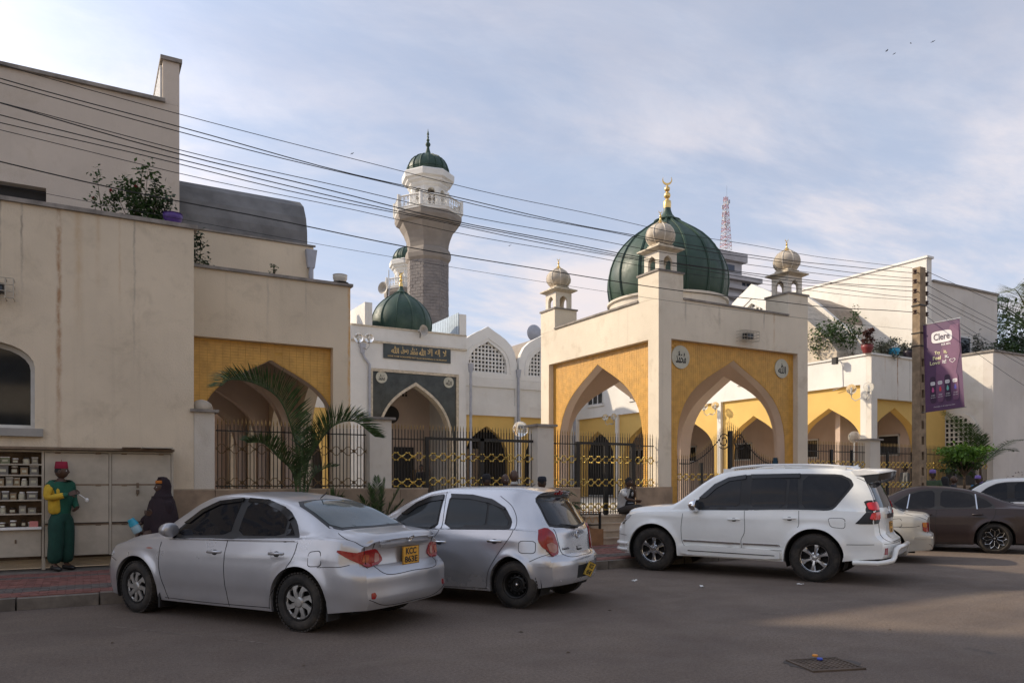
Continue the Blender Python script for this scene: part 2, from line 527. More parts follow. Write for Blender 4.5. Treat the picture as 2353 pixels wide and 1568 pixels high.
def cap(px, py, colr, label):
    p = at(px, py, Z=0.01)
    m = plain('bottle_cap_plastic_' + label.split()[0], colr, 0.4)
    o = obj('bottle_cap', MB().lathe([(.0, 0), (.024, 0), (.026, .008), (.022, .016), (.0, .016)], n=14), m)
    o.location = (p.x, p.y, 0.018); tag(o, label, 'bottle cap')
cap(1872, 1508, (0.75, 0.28, 0.02), 'orange plastic bottle cap lying on the drain grate')
cap(1883, 1516, (0.03, 0.08, 0.5), 'blue plastic bottle cap lying on the drain grate')
def litter(px, py, s, label):
    p = at(px, py, Z=0)
    mb = MB(); n = 5
    vs = [(i / n * s - s / 2, j / n * s * .45 - s * .2, abs(RND.gauss(0, .012)) + .004) for j in range(n + 1) for i in range(n + 1)]
    fs = [(j * (n + 1) + i, j * (n + 1) + i + 1, (j + 1) * (n + 1) + i + 1, (j + 1) * (n + 1) + i) for j in range(n) for i in range(n)]
    o = obj('paper_scrap', MB().add(vs, fs), M['white']); o.location = (p.x, p.y, 0); o.rotation_euler = (0, 0, RND.uniform(0, 3))
    tag(o, label, 'litter', 'scraps of paper on the road')
litter(1457, 1334, .15, 'crumpled white paper scrap on the road before the white SUV front wheel')
litter(1612, 1347, .12, 'small white paper scrap on the road between the SUV wheels')
litter(1838, 1342, .10, 'tiny white paper scrap beside the rear wheel of the white SUV')
for px_, py_, lb_ in ((1406, 1402, 'in front of the hatchback tail'), (1190, 1452, 'below the hatchback rear wheel'), (255, 1478, 'at the lower left of the road'), (2040, 1445, 'in the sunlit strip of the road'), (1300, 1500, 'in the middle of the foreground'), (700, 1530, 'at the bottom left of the foreground')):
    p = at(px_, py_, Z=0)
    o = obj('dry_leaf', MB().add([(0, 0, .004), (.03, .012, .014), (.065, 0, .004), (.03, -.012, .012)], [(0, 1, 2, 3)]), M['bark'])
    o.location = p; o.rotation_euler = (0, 0, RND.uniform(0, 6)); tag(o, 'small brown dry leaf lying on the asphalt ' + lb_, 'leaf', 'dry leaves on the asphalt')
wornp = plain('worn_line_paint', (.20, .16, .13), .9, var=.35, vscale=14)
for a_, b_, lb_ in (((205, 1432), (620, 1478), 'faint worn parking line on the asphalt left of the saloon'), ((1360, 1333), (1640, 1352), 'faint worn parking line behind the hatchback')):
    A_, B_ = at(*a_, Z=0), at(*b_, Z=0); d_ = (B_ - A_).normalized(); s_ = Vector((-d_.y, d_.x, 0)); L_ = MB(); up_ = Vector((0, 0, .004))
    for k in range(30):
        if RND.random() < .3: continue
        p0, p1 = A_.lerp(B_, k / 30) + up_, A_.lerp(B_, (k + RND.uniform(.7, 1)) / 30) + up_; h0, h1 = RND.uniform(.008, .03), RND.uniform(.008, .03)
        L_.add([p0 - s_ * h0, p1 - s_ * h1, p1 + s_ * h1 * .8, p0 + s_ * h0 * .8], [(0, 1, 2, 3)])
    o = obj('parking_line', L_, wornp); tag(stuff(o), lb_, 'road marking')
# ================================================================== ARCHITECTURE
def arch(uc, w, zs, za, n=12, k1=0.66, k2=0.46, sl=0.62):
    """right springing over the apex to the left springing"""
    h = za - zs
    P0, P1, P2, P3 = (w, zs), (w * 1.0, zs + k1 * h), (k2 * w, za - k2 * w * sl), (0, za)
    out = []
    for i in range(n + 1):
        t = i / n
        b = [(1 - t) ** 3, 3 * t * (1 - t) ** 2, 3 * t * t * (1 - t), t ** 3]
        out.append((sum(b[j] * (P0, P1, P2, P3)[j][0] for j in range(4)), sum(b[j] * (P0, P1, P2, P3)[j][1] for j in range(4))))
    r = [(uc + x, z) for x, z in out]
    l = [(uc - x, z) for x, z in reversed(out[:-1])]
    return r + l
def arched_panel(u0, u1, z0, z1, arcs):
    """rectangle with arched notches open to z0. arcs: (uc, w, zs, za)"""
    out = [(u1, z0), (u1, z1), (u0, z1), (u0, z0)]
    for (uc, w, zs, za) in sorted(arcs):
        out.append((uc - w, z0)); out += list(reversed(arch(uc, w, zs, za))); out.append((uc + w, z0))
    return out
def in_arch(u, v, arcs, m=0.0):
    for (uc, w, zs, za) in arcs:
        if abs(u - uc) < w + m:
            pl = arch(uc, w + m, zs, za + m * 1.3)
            x = abs(u - uc)
            z = za + m * 1.3
            for i in range(len(pl) // 2):
                xa, xb = pl[i][0] - uc, pl[i + 1][0] - uc
                if xb <= x <= xa:
                    t = (x - xa) / (xb - xa) if abs(xb - xa) > 1e-6 else 0
                    z = pl[i][1] + t * (pl[i + 1][1] - pl[i][1]); break
            else:
                z = zs if x > w * .99 else z
            if v < z: return True
    return False
def mosaic(u0, u1, z0, z1, arcs, place, tw, th, dep=0.006):
    mb = MB(); g = 0.0035
    nu, nv = int((u1 - u0) / tw), int((z1 - z0) / th)
    tw, th = (u1 - u0) / nu, (z1 - z0) / nv
    for i in range(nu):
        for j in range(nv):
            a, b = u0 + i * tw, z0 + j * th
            cs_ = [in_arch(x, y, arcs, 0.006) for x, y in ((a, b), (a + tw, b), (a, b + th), (a + tw, b + th))]
            if all(cs_): continue
            if any(cs_):
                for ii in range(5):
                    for jj in range(3):
                        q0, q1, r0, r1 = a + g + (tw - 2 * g) * ii / 5, a + g + (tw - 2 * g) * (ii + 1) / 5, b + g + (th - 2 * g) * jj / 3, b + g + (th - 2 * g) * (jj + 1) / 3
                        if not any(in_arch(x, y, arcs, 0.004) for x, y in ((q0, r0), (q1, r0), (q0, r1), (q1, r1))):
                            mb.add([place(x, y, -dep) for x, y in ((q0, r0), (q1, r0), (q1, r1), (q0, r1))], [(0, 1, 2, 3)])
                continue
            if RND.random() < 0.004: continue
            d = dep + RND.uniform(-0.001, 0.002)
            q = [(a + g, b + g), (a + tw - g, b + g), (a + tw - g, b + th - g), (a + g, b + th - g)]
            mb.add([place(*x, 0.0) for x in q] + [place(*x, -d) for x in q], [(4, 5, 6, 7), (0, 1, 5, 4), (1, 2, 6, 5), (2, 3, 7, 6), (3, 0, 4, 7)])
    return mb
def sillcap(mb, x0, y0, x1, y1, z, over=0.05, h=0.06):
    return mb.box(x0 - over, y0 - over, z, x1 + over, y1 + over, z + h)

RIB = 0.012
DOME = [(1.70, 0), (1.75, .06), (1.80, .28), (1.84, .58), (1.83, .85), (1.785, 1.08), (1.69, 1.34), (1.55, 1.60), (1.37, 1.83), (1.15, 2.05), (.90, 2.24), (.66, 2.40), (.45, 2.54), (.34, 2.64)]
CONE = [(.40, 2.61), (.42, 2.65), (.36, 2.67), (.25, 2.74), (.17, 2.84), (.12, 2.97), (.10, 3.10)]
def crescent(mb, c, r, t=0.03, ax=(1, 0)):
    """crescent moon standing up, horns to the sky, in the vertical plane along ax"""
    n = 16; vs = []; fs = []
    for k in range(n + 1):
        q = R(215) + R(-110) * 0 + (R(325 + 0) + R(0) - R(215)) * k / n
        q = R(-218) + R(256) * k / n
        wdt = r * 0.30 * math.sin(math.pi * k / n) ** 0.8 + 0.002
        ro, ri = r, r - wdt
        q2 = q
        for rr in (ro, ri):
            x = rr * math.cos(q2); z = rr * math.sin(q2) + (0.0 if rr == ro else wdt * 0.25)
            for s_ in (-t / 2, t / 2):
                vs.append((c[0] + x * ax[0] - s_ * ax[1], c[1] + x * ax[1] + s_ * ax[0], c[2] + z))
    for k in range(n):
        a = k * 4; b = a + 4
        fs += [(a, b, b + 1, a + 1), (a + 2, a + 3, b + 3, b + 2), (a, a + 2, b + 2, b), (a + 1, b + 1, b + 3, a + 3)]
    return mb.add(vs, fs)
def onion(name, parent, cx, cy, z0, s, matd, ribn=16, fin=True, finmat='brass', ph=0.0):
    d = MB().lathe([(r * s, z * s) for r, z in DOME], (cx, cy, z0), 96, ph)
    dome = obj(name, d, matd, parent, smooth=60)
    rib = MB()
    for k in range(ribn):
        q = ph + 2 * math.pi * k / ribn
        rib.tube([(cx + (r * s + .004) * math.cos(q), cy + (r * s + .004) * math.sin(q), z0 + z * s) for r, z in DOME[1:]], 0.045 * s, 5)
    rb = obj('dome_rib', rib, matd, dome, smooth=60); rb['kind'] = 'stuff'
    rb.location = (0, 0, 0)
    c = MB().lathe([(r * s, z * s) for r, z in CONE], (cx, cy, z0), 32)
    obj('dome_collar', c, matd, dome, smooth=50)
    if fin:
        f = MB(); zt = 3.05
        pr = [(.0, 0), (.115, 0), (.12, .12), (.115, .22), (.05, .27), (.05, .30), (.09, .34), (.105, .40), (.09, .46), (.04, .50), (.04, .52), (.075, .55), (.088, .60), (.075, .65), (.03, .69), (.025, .73), (.0, .74)]
        f.lathe([(r * s, (zt + z) * s) for r, z in pr], (cx, cy, z0), 16)
        crescent(f, (cx, cy, z0 + (zt + .88) * s), .155 * s, .03 * s, (CS, -SN))
        obj('finial', f, M[finmat], dome, smooth=50)
    return dome

# ---- gatehouse -----------------------------------------------------
GX0, GX1, GY0, GY1 = 12.79, 18.40, 15.0, 20.72
gh = thing('gatehouse', 'square white gatehouse with orange tiled arches under the largest green dome', 'gatehouse', (GX0, GY0, 0), world=True)
TH = 0.45
gz = 6.33
GA = (15.60, 2.04, 2.55, 4.93)
GB = (17.88, 2.04, 2.55, 4.98)
wallm = plaster('gatehouse_plaster', (0.77, 0.68, 0.54), 0.6, streaks=[(14.9, .06, .5, GREYD, 6.33, .8), (16.6, .04, .6, GREYD, 6.33, .6), (17.0, .05, .7, OCH, 6.33, 1.2), (13.7, .05, .4, GREYD, 6.33, .9)])
rec = 0.18
# frame of the street face: columns and lintel, recessed panel behind it
for nm, plc, pl2, (a0, a1), (p0, p1), A, zlint in (
        ('street', lambda d: PY(GY0 + d), None, (GX0, GX1), (13.21, 17.98), GA, 5.28),
        ('side', lambda d: PX(GX0 + d), None, (GY0 + .001, GY1), (15.42, 20.25), GB, 5.28)):
    e = 0.0 if nm == 'street' else 0.003
    m = MB().extrude([[(a0, CZ if nm == 'side' else .15), (p0, CZ if nm == 'side' else .15), (p0, zlint), (p1, zlint), (p1, .15), (a1, .15), (a1, gz), (a0, gz)]], plc(e), rec)
    obj('wall', m, wallm, gh)
    arcs = [A]
    m = MB().extrude([arched_panel(p0 - .1, p1 + .1, .15, zlint + .1, arcs)], plc(rec + .004), TH - rec)
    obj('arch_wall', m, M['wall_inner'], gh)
    pm = MB().extrude([arched_panel(p0, p1, .5, zlint, arcs)], plc(rec - .004), .006)
    obj('grout_bed', pm, M['grout'], gh)
    stuff(obj('mosaic_tile', mosaic(p0, p1, 1.46 if nm == 'street' else CZ, zlint, arcs, plc(rec - .005), .075, .052), M['tile'], gh))
# far walls with arches
m = MB().extrude([arched_panel(GX0 + .46, GX1 - .001, .15, gz - .01, [(15.60, 2.04, 2.55, 4.93)])], PY(GY1 - TH), TH)
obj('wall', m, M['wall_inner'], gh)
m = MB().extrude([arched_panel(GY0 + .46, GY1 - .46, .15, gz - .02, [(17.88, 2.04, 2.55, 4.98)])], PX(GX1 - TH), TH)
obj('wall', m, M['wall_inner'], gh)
obj('ceiling', MB().box(GX0 + .2, GY0 + .2, 5.55, GX1 - .2, GY1 - .2, 5.8), M['wall_inner'], gh)
obj('roof', MB().box(GX0 + .05, GY0 + .05, 5.8, GX1 - .05, GY1 - .05, 6.2), M['concrete'], gh)
cp = MB()
cp.box(GX0 + .82, GY0 - .04, gz, GX1 - .82, GY0 + .2, gz + .05).box(GX0 - .04, GY0 + .82, gz, GX0 + .2, GY1 - .82, gz + .05).box(GX1 - .2, GY0 + .82, gz, GX1 + .04, GY1 - .82, gz + .05)
obj('coping', cp, M['cap'], gh)
# stone cladding at the foot of the corner column
pl = MB().box(GX0 - .012, GY0 - .035, .15, 13.22, GY0 + .3, 1.46)
obj('cladding', pl, M['plinth'], gh)
obj('cladding', MB().box(18.0, GY0 - .035, .15, GX1 + .02, GY0 + .3, 1.46), M['plinth'], gh)
obj('drum', MB().lathe([(1.76, 6.2), (1.76, 6.95), (1.83, 6.97), (1.83, 7.03), (1.7, 7.03)], (15.6, 17.9, 0), 64), M['wall'], gh, smooth=30)
onion('dome', gh, 15.6, 17.9, 6.98, .98, M['green'])
def chhatri(parent, cx, cy, z, s=1.0):
    b = MB()
    h = .31 * s
    # four arched sides
    bodyh = .56 * s
    for (pl_, ) in ((PY(cy - h),), (PY(cy + h - .07 * s),)):
        b.extrude([[(cx - h, z), (cx + h, z), (cx + h, z + bodyh), (cx - h, z + bodyh)], list(arch(cx, .15 * s, z + .24 * s, z + .44 * s, 7)) + [(cx - .15 * s, z + .01), (cx + .15 * s, z + .01)]], pl_, .07 * s)
    for (pl_, ) in ((PX(cx - h),), (PX(cx + h - .07 * s),)):
        b.extrude([[(cy - h + .07 * s, z), (cy + h - .07 * s, z), (cy + h - .07 * s, z + bodyh), (cy - h + .07 * s, z + bodyh)], list(arch(cy, .15 * s, z + .24 * s, z + .44 * s, 7)) + [(cy - .15 * s, z + .01), (cy + .15 * s, z + .01)]], pl_, .07 * s)
    t = obj('turret', b, M['wall'], parent)
    e = MB()
    z1 = z + bodyh
    q = .455 * s; q2 = .36 * s; q3 = .25 * s
    rings = [(h, z1 - .02), (q, z1 + .05 * s), (q, z1 + .085 * s), (q3, z1 + .17 * s), (q3, z1 + .21 * s)]
    vs = []
    for r_, z_ in rings: vs += [(cx - r_, cy - r_, z_), (cx + r_, cy - r_, z_), (cx + r_, cy + r_, z_), (cx - r_, cy + r_, z_)]
    fs = [(3, 2, 1, 0), tuple(range(len(vs) - 4, len(vs)))]
    for i in range(len(rings) - 1):
        for k in range(4): fs.append((i * 4 + k, i * 4 + (k + 1) % 4, i * 4 + 4 + (k + 1) % 4, i * 4 + 4 + k))
    e.add(vs, fs)
    g_ = ORG[parent]
    o = obj('eave', e, M['sandtrim'], t); o.location = (0, 0, 0)
    z2 = z1 + .19 * s
    pr = [(.27, 0), (.25, .03), (.33, .10), (.395, .20), (.405, .30), (.37, .42), (.29, .52), (.17, .60), (.10, .635)]
    d = MB().lathe([(r * s, zz_ * s) for r, zz_ in pr], (cx, cy, z2), 40)
    o = obj('dome', d, M['greydome'], t, smooth=60)
    rb = MB()
    for k in range(8):
        a = math.pi / 8 + 2 * math.pi * k / 8
        rb.tube([(cx + (r * s + .003) * math.cos(a), cy + (r * s + .003) * math.sin(a), z2 + zz_ * s) for r, zz_ in pr[1:]], .014 * s, 5)
    o = stuff(obj('dome_rib', rb, M['wall'], t))
    f = MB().lathe([(.17 * s, .585 * s), (.18 * s, .61 * s), (.09 * s, .66 * s), (.03 * s, .74 * s), (.018 * s, .79 * s), (.035 * s, .82 * s), (.018 * s, .85 * s), (.028 * s, .875 * s), (.012 * s, .90 * s), (0, .93 * s)], (cx, cy, z2), 12)
    crescent(f, (cx, cy, z2 + .965 * s), .05 * s, .015, (CS, -SN))
    obj('finial', f, M['brass'], t, smooth=50)
    return t
for (bx, by, ztop) in ((GX0, GY0, 6.98), (GX0, GY1 - .82, 6.98), (GX1 - .82, GY0, 6.98), (GX1 - .82, GY1 - .82, 6.98)):
    obj('corner_block', MB().box(bx - .002, by - .002, gz - .02, bx + .822, by + .822, ztop), wallm, gh)
    obj('block_coping', sillcap(MB(), bx, by, bx + .82, by + .82, ztop, .035, .05), M['cap'], gh)
    chhatri(gh, bx + .40, by + .40, ztop + .05, .96)

# ---- lettering helpers -------------------------------------------
def text_mesh(body, width=None, height=None, depth=0.004, bold=0.0, spacing=1.0):
    c = bpy.data.curves.new('lettering', 'FONT'); c.body = body; c.extrude = depth; c.offset = bold
    c.align_x = 'CENTER'; c.resolution_u = 3; c.space_character = spacing
    o = bpy.data.objects.new('lettering_tmp', c); COL.objects.link(o)
    dg = bpy.context.evaluated_depsgraph_get(); dg.update()
    me = bpy.data.meshes.new_from_object(o.evaluated_get(dg))
    bpy.data.objects.remove(o)
    xs = [v.co.x for v in me.vertices]; ys = [v.co.y for v in me.vertices]
    cx, cy = (min(xs) + max(xs)) / 2, (min(ys) + max(ys)) / 2
    sx = width / (max(xs) - min(xs)) if width else None
    sy = height / (max(ys) - min(ys)) if height else None
    if sx is None: sx = sy
    if sy is None: sy = sx
    for v in me.vertices: v.co = ((v.co.x - cx) * sx, (v.co.y - cy) * sy, v.co.z)
    me.materials.clear()
    return me
def put_text(name, body, m, parent, loc, rot, **k):
    me = text_mesh(body, **k); me.materials.append(m); me.name = name
    return inst(name, me, parent, loc, rot)
FACE_S = (R(90), 0, 0)                 # letters facing the street (-Y)
FACE_W = (R(90), 0, R(-90))            # letters facing -X
def roundel(parent, x, y, z, r, word):
    d = MB().lathe([(0, -.03), (r, -.03), (r, 0), (0, 0)], (x, y, z), 40, axis='y')
    o = obj('roundel', d, M['roundel'], parent, smooth=30)
    d = MB().lathe([(r, -.033), (r + .012, -.036), (r + .012, 0), (r, 0)], (x, y, z), 40, axis='y')
    me = text_mesh(word, width=r * 1.15, height=r * 1.05, depth=.003, bold=.012); me.materials.append(M['ink'])
    t = inst('lettering', me, o, (x, y - .034, z), FACE_S)
    return o
roundel(gh, 13.66, GY0 + rec - .01, 4.86, .305, '\ufdf4')
roundel(gh, 17.48, GY0 + rec - .01, 4.84, .275, '\ufdf2')

# flood light cage on the gatehouse
def floodcage(parent_label, x, y, z, wd=.5, ht=.24, dp=.28):
    t = thing('floodlight_cage', parent_label, 'floodlight', (x, y, z))
    c = MB(); r = .007
    for i in range(6):
        xx = -wd / 2 + i * wd / 5
        c.tube([(xx, 0, ht / 2), (xx, -dp, ht / 2), (xx, -dp, -ht / 2), (xx, 0, -ht / 2)], r, 4)
    for zz_ in (-ht / 2, -ht / 6, ht / 6, ht / 2):
        c.tube([(-wd / 2, 0, zz_), (-wd / 2, -dp, zz_), (wd / 2, -dp, zz_), (wd / 2, 0, zz_)], r, 4)
    obj('cage', c, M['tin'], t)
    l = MB().box(-.12, -dp + .06, -.07, .14, -.06, .08)
    obj('lamp_housing', l, M['black'], t)
    obj('lamp_glass', MB().box(-.10, -dp + .052, -.05, .12, -dp + .06, .06), M['glass'], t)
    return t
p = at(1709, 774, Y=15)
floodcage('black floodlight in a wire cage on the gatehouse above its right arch', p.x, 15.0, p.z, .58, .26)
p = at(8, 668, Y=15)
floodcage('caged floodlight high on the wall at the far left edge', p.x - .12, 15.0, p.z, .55, .32)

# ---- wings ---------------------------------------------------------
def streakset(*a): return list(a)
lw = thing('mosque_wing', 'stained cream street wing with an orange tiled arch behind the young palm', 'building', (0, 15, 0), world=True)
lwm = plaster('left_wing_plaster', (0.75, 0.63, 0.47), 0.6, streaks=[
    (at(135, 600, Y=15).x, .06, .8, RUST, 6.26, 5.6), (at(50, 600, Y=15).x, .03, .75, GREYD, 6.26, 2.0), (at(275, 600, Y=15).x, .03, .35, OCH, 6.26, 2.5),
    (at(308, 600, Y=15).x, .03, .55, GREYD, 6.26, 3.2), (at(180, 600, Y=15).x, .10, .4, OCH, 6.26, 2.6), (at(225, 600, Y=15).x, .06, .3, OCH, 6.26, 1.8), (at(0, 600, Y=15).x, .03, .6, GREYD, 6.26, 1.6)])
wa = at(-40, 880, Y=15)
# arched window in the low block, with stone sill
WX0, WX1 = at(-140, 900, Y=15).x, at(80, 900, Y=15).x
wxc, wwd = (WX0 + WX1) / 2, (WX1 - WX0) / 2
wzt, wzb = at(0, 783, Y=15).z, at(60, 984, Y=15).z
def round_arch(uc, w, z0, zt, n=12):
    return [(uc + w, z0)] + [(uc + w * math.cos(math.pi * k / n), zt - w * .62 + w * .62 * math.sin(math.pi * k / n)) for k in range(n + 1)] + [(uc - w, z0)]
m = MB().extrude([[(-9, .15), (1.77, .15), (1.77, 6.22), (-9, 6.22)], round_arch(wxc, wwd, wzb, wzt)], PY(15.0), .42)
obj('wall', m, lwm, lw)
obj('wall', MB().box(1.35, 15.42, .15, 1.77, 17.5, 6.22), lwm, lw)
obj('coping', MB().box(-9, 14.94, 6.22, 1.83, 15.3, 6.29), M['cap'], lw)
obj('terrace', MB().box(-9, 15.42, 5.4, 1.35, 17.5, 5.6), M['concrete'], lw)
wf = MB().extrude([round_arch(wxc, wwd, wzb, wzt), round_arch(wxc, wwd - .07, wzb + .07, wzt - .07)], PY(15.22), .06)
win = obj('window', wf, M['alu'], lw)
obj('pane', MB().extrude([round_arch(wxc, wwd - .07, wzb + .07, wzt - .07)], PY(15.24), .012), M['glass'], win)
o = obj('window_sill', MB().box(WX0 - .1, 14.90, wzb - .13, WX1 + .12, 15.02, wzb), M['concrete'], lw)
# tall rear block
tbm = plaster('tall_block_plaster', (0.62, 0.53, 0.44), 0.5)
TX = 1.78
z_t = 9.56
wz1, wz0 = at(104, 432, Y=17.5).z, at(100, 470, Y=17.5).z
sx1 = at(106, 440, Y=17.5).x
m = MB().extrude([[(-9, 5.4), (TX, 5.4), (TX, z_t), (-9, z_t)], [(-3.2, wz0 - .12), (sx1, wz0 - .12), (sx1, wz1), (-3.2, wz1)]], PY(17.5), .4)
obj('wall', m, tbm, lw)
ww = obj('window', MB().box(-3.2, 17.72, wz0 - .12, sx1, 17.8, wz1), M['dark'], lw)
obj('pane', MB().box(-3.2, 17.70, wz0 - .1, sx1 - .1, 17.71, wz1 - .28), M['glass'], ww)
obj('coping', MB().box(-9, 17.42, z_t, TX - .28, 17.9, z_t + .07), M['cap'], lw)
zf = at(415, 148, Y=17.5).z
obj('fin_wall', MB().box(TX - .32, 17.497, z_t + .001, TX, 21.5, zf), tbm, lw)
obj('wall', MB().box(TX - .3, 17.9, 5.4, TX, 30, z_t - .01), tbm, lw)
obj('coping', MB().box(TX - .37, 17.44, zf, TX + .05, 21.5, zf + .08), M['cap'], lw)
cs = mesh_of(MB().box(-.02, -.05, 0, .02, .05, zf - z_t - .12), 'cladding_strip'); cs.materials.append(M['alu'])
for i in range(18): inst('cladding_strip', cs, lw, (TX - .345, 17.68 + i * .2, z_t + .06))
obj('roof', MB().box(-9, 17.9, 8.9, TX - .3, 30, 9.1), M['concrete'], lw)
# second section, arcaded, set back
S0, S1, SZ = 1.77, 5.19, 5.93
scm = plaster('arcade_wing_plaster', (0.73, 0.61, 0.45), 0.55, streaks=[(5.17, .06, .9, (.62, .32, .08), 5.9, 4.9), (3.4, .04, .3, GREYD, 5.93, 1.5), (4.2, .03, .3, GREYD, 5.93, 1.3)])
LA = (3.30, 1.43, 2.75, 4.62)
apx = at(622, 826, Y=16.7)
LA = (apx.x, 1.42, 2.6, apx.z)
pz = at(757, 800, Y=16.5).z; pxr = at(765, 800, Y=16.5).x
obj('wall', MB().extrude([[(S0, CZ), (S0 + .01, CZ), (S0 + .01, pz + .02), (pxr, pz + .02), (pxr, CZ), (S1, CZ), (S1, SZ), (S0, SZ)]], PY(16.5), .2), scm, lw)
obj('arch_wall', MB().extrude([arched_panel(S0, pxr + .05, CZ, pz + .1, [LA])], PY(16.704), .3), M['wall_inner'], lw)
obj('grout_bed', MB().extrude([arched_panel(S0, pxr, CZ, pz + .02, [LA])], PY(16.694), .006), M['grout'], lw)
stuff(obj('mosaic_tile', mosaic(S0, pxr, CZ + .7, pz + .02, [LA], PY(16.693), .15, .058), M['tile'], lw))
obj('coping', MB().box(S0, 16.44, SZ, S1 + .05, 16.8, SZ + .06), M['cap'], lw)
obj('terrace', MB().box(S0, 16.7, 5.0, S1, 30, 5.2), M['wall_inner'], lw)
# east side of the wing: arcade open to the courtyard
arcs = [(18.3 + 3.55 * k, 1.38, 2.6, 4.25) for k in range(4)]
obj('side_wall', MB().extrude([arched_panel(17.0, 31.0, CZ, SZ - .01, arcs)], PX(S1 - .32), .3), scm, lw)
for k in range(3):
    obj('inner_arch', MB().extrude([arched_panel(S0 - .3, S1 - .33, CZ, 5.0, [(3.3, 1.25, 2.5, 4.3)])], PY(19.9 + k * 3.55), .35), M['wall_inner'], lw)
obj('back_wall', MB().box(S0 - .3, 17.9, CZ, S0 - .05, 31, 5.2), M['wall_inner'], lw)
obj('back_wall', MB().box(S0, 30.9, CZ, S1 - .35, 31.2, 5.2), M['wall_inner'], lw)
# curved roof and the wall under it
BX1 = 4.62
bp = [(18.0, 7.16), (18.02, 7.5), (18.12, 7.85), (18.35, 8.2), (18.7, 8.42), (19.15, 8.58), (20.2, 8.85), (20.2, 7.16)]
obj('vaulted_roof', MB().extrude([bp], PX(TX), BX1 - TX), M['conc_dark'], lw)
obj('wall', MB().box(TX, 18.02, 5.2, BX1 + .15, 20.3, 7.16), scm, lw)
obj('coping', MB().box(TX, 17.98, 7.16, BX1 + .19, 18.02, 7.20), M['cap'], lw)
def downpipe(parent, x, y, ztop, zbot, r=.055, kink=None):
    b = MB()
    b.add([(x - .13, y - .13, ztop), (x + .13, y - .13, ztop), (x + .13, y + .02, ztop), (x - .13, y + .02, ztop), (x - .08, y - .10, ztop - .42), (x + .08, y - .10, ztop - .42), (x + .08, y + .02, ztop - .42), (x - .08, y + .02, ztop - .42)],
          [(0, 1, 2, 3), (4, 5, 6, 7), (0, 1, 5, 4), (1, 2, 6, 5), (2, 3, 7, 6), (3, 0, 4, 7)])
    h_ = obj('hopper', b, M['pipe'], parent)
    pts = [(x, y - .05, ztop - .4)]
    if kink: pts += [(x + kink * .25, y - .05, ztop - .62), (x + kink, y - .05, ztop - .9)]; x += kink
    pts.append((x, y - .05, zbot))
    t = MB().tube(pts, r, 8)
    zz_ = zbot + 1.0
    while zz_ < ztop - .8:
        t.lathe([(r, 0), (r + .015, 0), (r + .015, .05), (r, .05)], (x, y - .05, zz_), 8); zz_ += 1.5
    obj('downpipe', t, M['pipe'], parent, smooth=50)
p = at(713, 576, Y=18.0)
downpipe(lw, p.x, 18.0, p.z, SZ - .2)

# ---- right wing
rw = thing('mosque_wing', 'white corner wing behind the utility pole with flowers along its parapet', 'building', (23.4, 15, 0), world=True)
W0 = 23.45; W1 = 28.1
rwm = plaster('right_wing_plaster', (0.76, 0.72, 0.65), 0.4, streaks=[(24.9, .045, 1.0, RUST, 5.93, 3.0), (25.6, .03, .7, GREYD, 5.93, 2.6), (26.2, .05, .6, OCH, 5.93, 2.6), (24.2, .05, .3, OCH, 5.93, 1.2)])
RA = (at(2060, 935, Y=16.6).x, 1.42, 2.6, at(2060, 935, Y=16.6).z)
pzr = at(2020, 915, Y=16.5).z; pxl = at(2015, 950, Y=16.5).x
obj('wall', MB().extrude([[(W0, CZ), (pxl, CZ), (pxl, pzr), (W1 - .01, pzr), (W1 - .01, SZ), (W0, SZ)]], PY(16.5), .2), rwm, rw)
obj('arch_wall', MB().extrude([arched_panel(pxl - .05, W1, CZ, pzr + .1, [RA])], PY(16.69), .3), M['yellow'], rw)
# west face with yellow band
arcs = [(18.3 + 3.55 * k, 1.38, 2.6, 4.25) for k in range(5)]
SEG = [(20.2, 16.705, 20.1, 5.94), (0, 20.1, 34.4, 8.15)]
wwm = plaster('courtyard_white_plaster', (0.80, 0.78, 0.73), 0.16)
for (_, y0, y1, zt_) in SEG:
    obj('upper_wall', MB().extrude([[(y0, 4.95), (y1, 4.95), (y1, zt_), (y0, zt_)]], PX(W0), .3), wwm, rw)
obj('arcade_wall', MB().extrude([arched_panel(16.705, 34.4, CZ, 4.95, arcs)], PX(W0 + .12), .35), M['yellow'], rw)
for k in range(6):
    yy = 18.3 + 3.55 * k - 1.775
    obj('pilaster', MB().box(W0 - .001, yy - (.09 if k else -.18), CZ, W0 + .13, yy + (.12 if k else .40), 4.96), wwm, rw)
obj('back_wall', MB().box(26.3, 17.0, CZ, 26.6, 34.4, 5.0), M['wall_inner'], rw)
obj('ceiling', MB().box(W0 + .3, 16.9, 4.95, 28.0, 34.4, 5.15), M['wall_inner'], rw)
obj('coping', MB().box(W0 - .05, 16.44, SZ, W1, 16.75, SZ + .06).box(W0 - .05, 16.75, SZ, W0 + .3, 20.1, SZ + .06), M['wall_clean'], rw)
def window_w(parent, y0, y1, z0, z1, x, n=2):
    """window in a wall facing -X"""
    fr_ = MB()
    fr_.box(x - .03, y0, z0, x + .03, y1, z0 + .06).box(x - .03, y0, z1 - .06, x + .03, y1, z1)
    for k in range(n + 1):
        yy = y0 + (y1 - y0) * k / n
        fr_.box(x - .031, max(y0, yy - .03), z0, x + .031, min(y1, yy + .03), z1)
    f_ = obj('window', fr_, M['alu'], parent)
    obj('pane', MB().box(x, y0 + .02, z0 + .02, x + .012, y1 - .02, z1 - .02), M['glass'], f_)
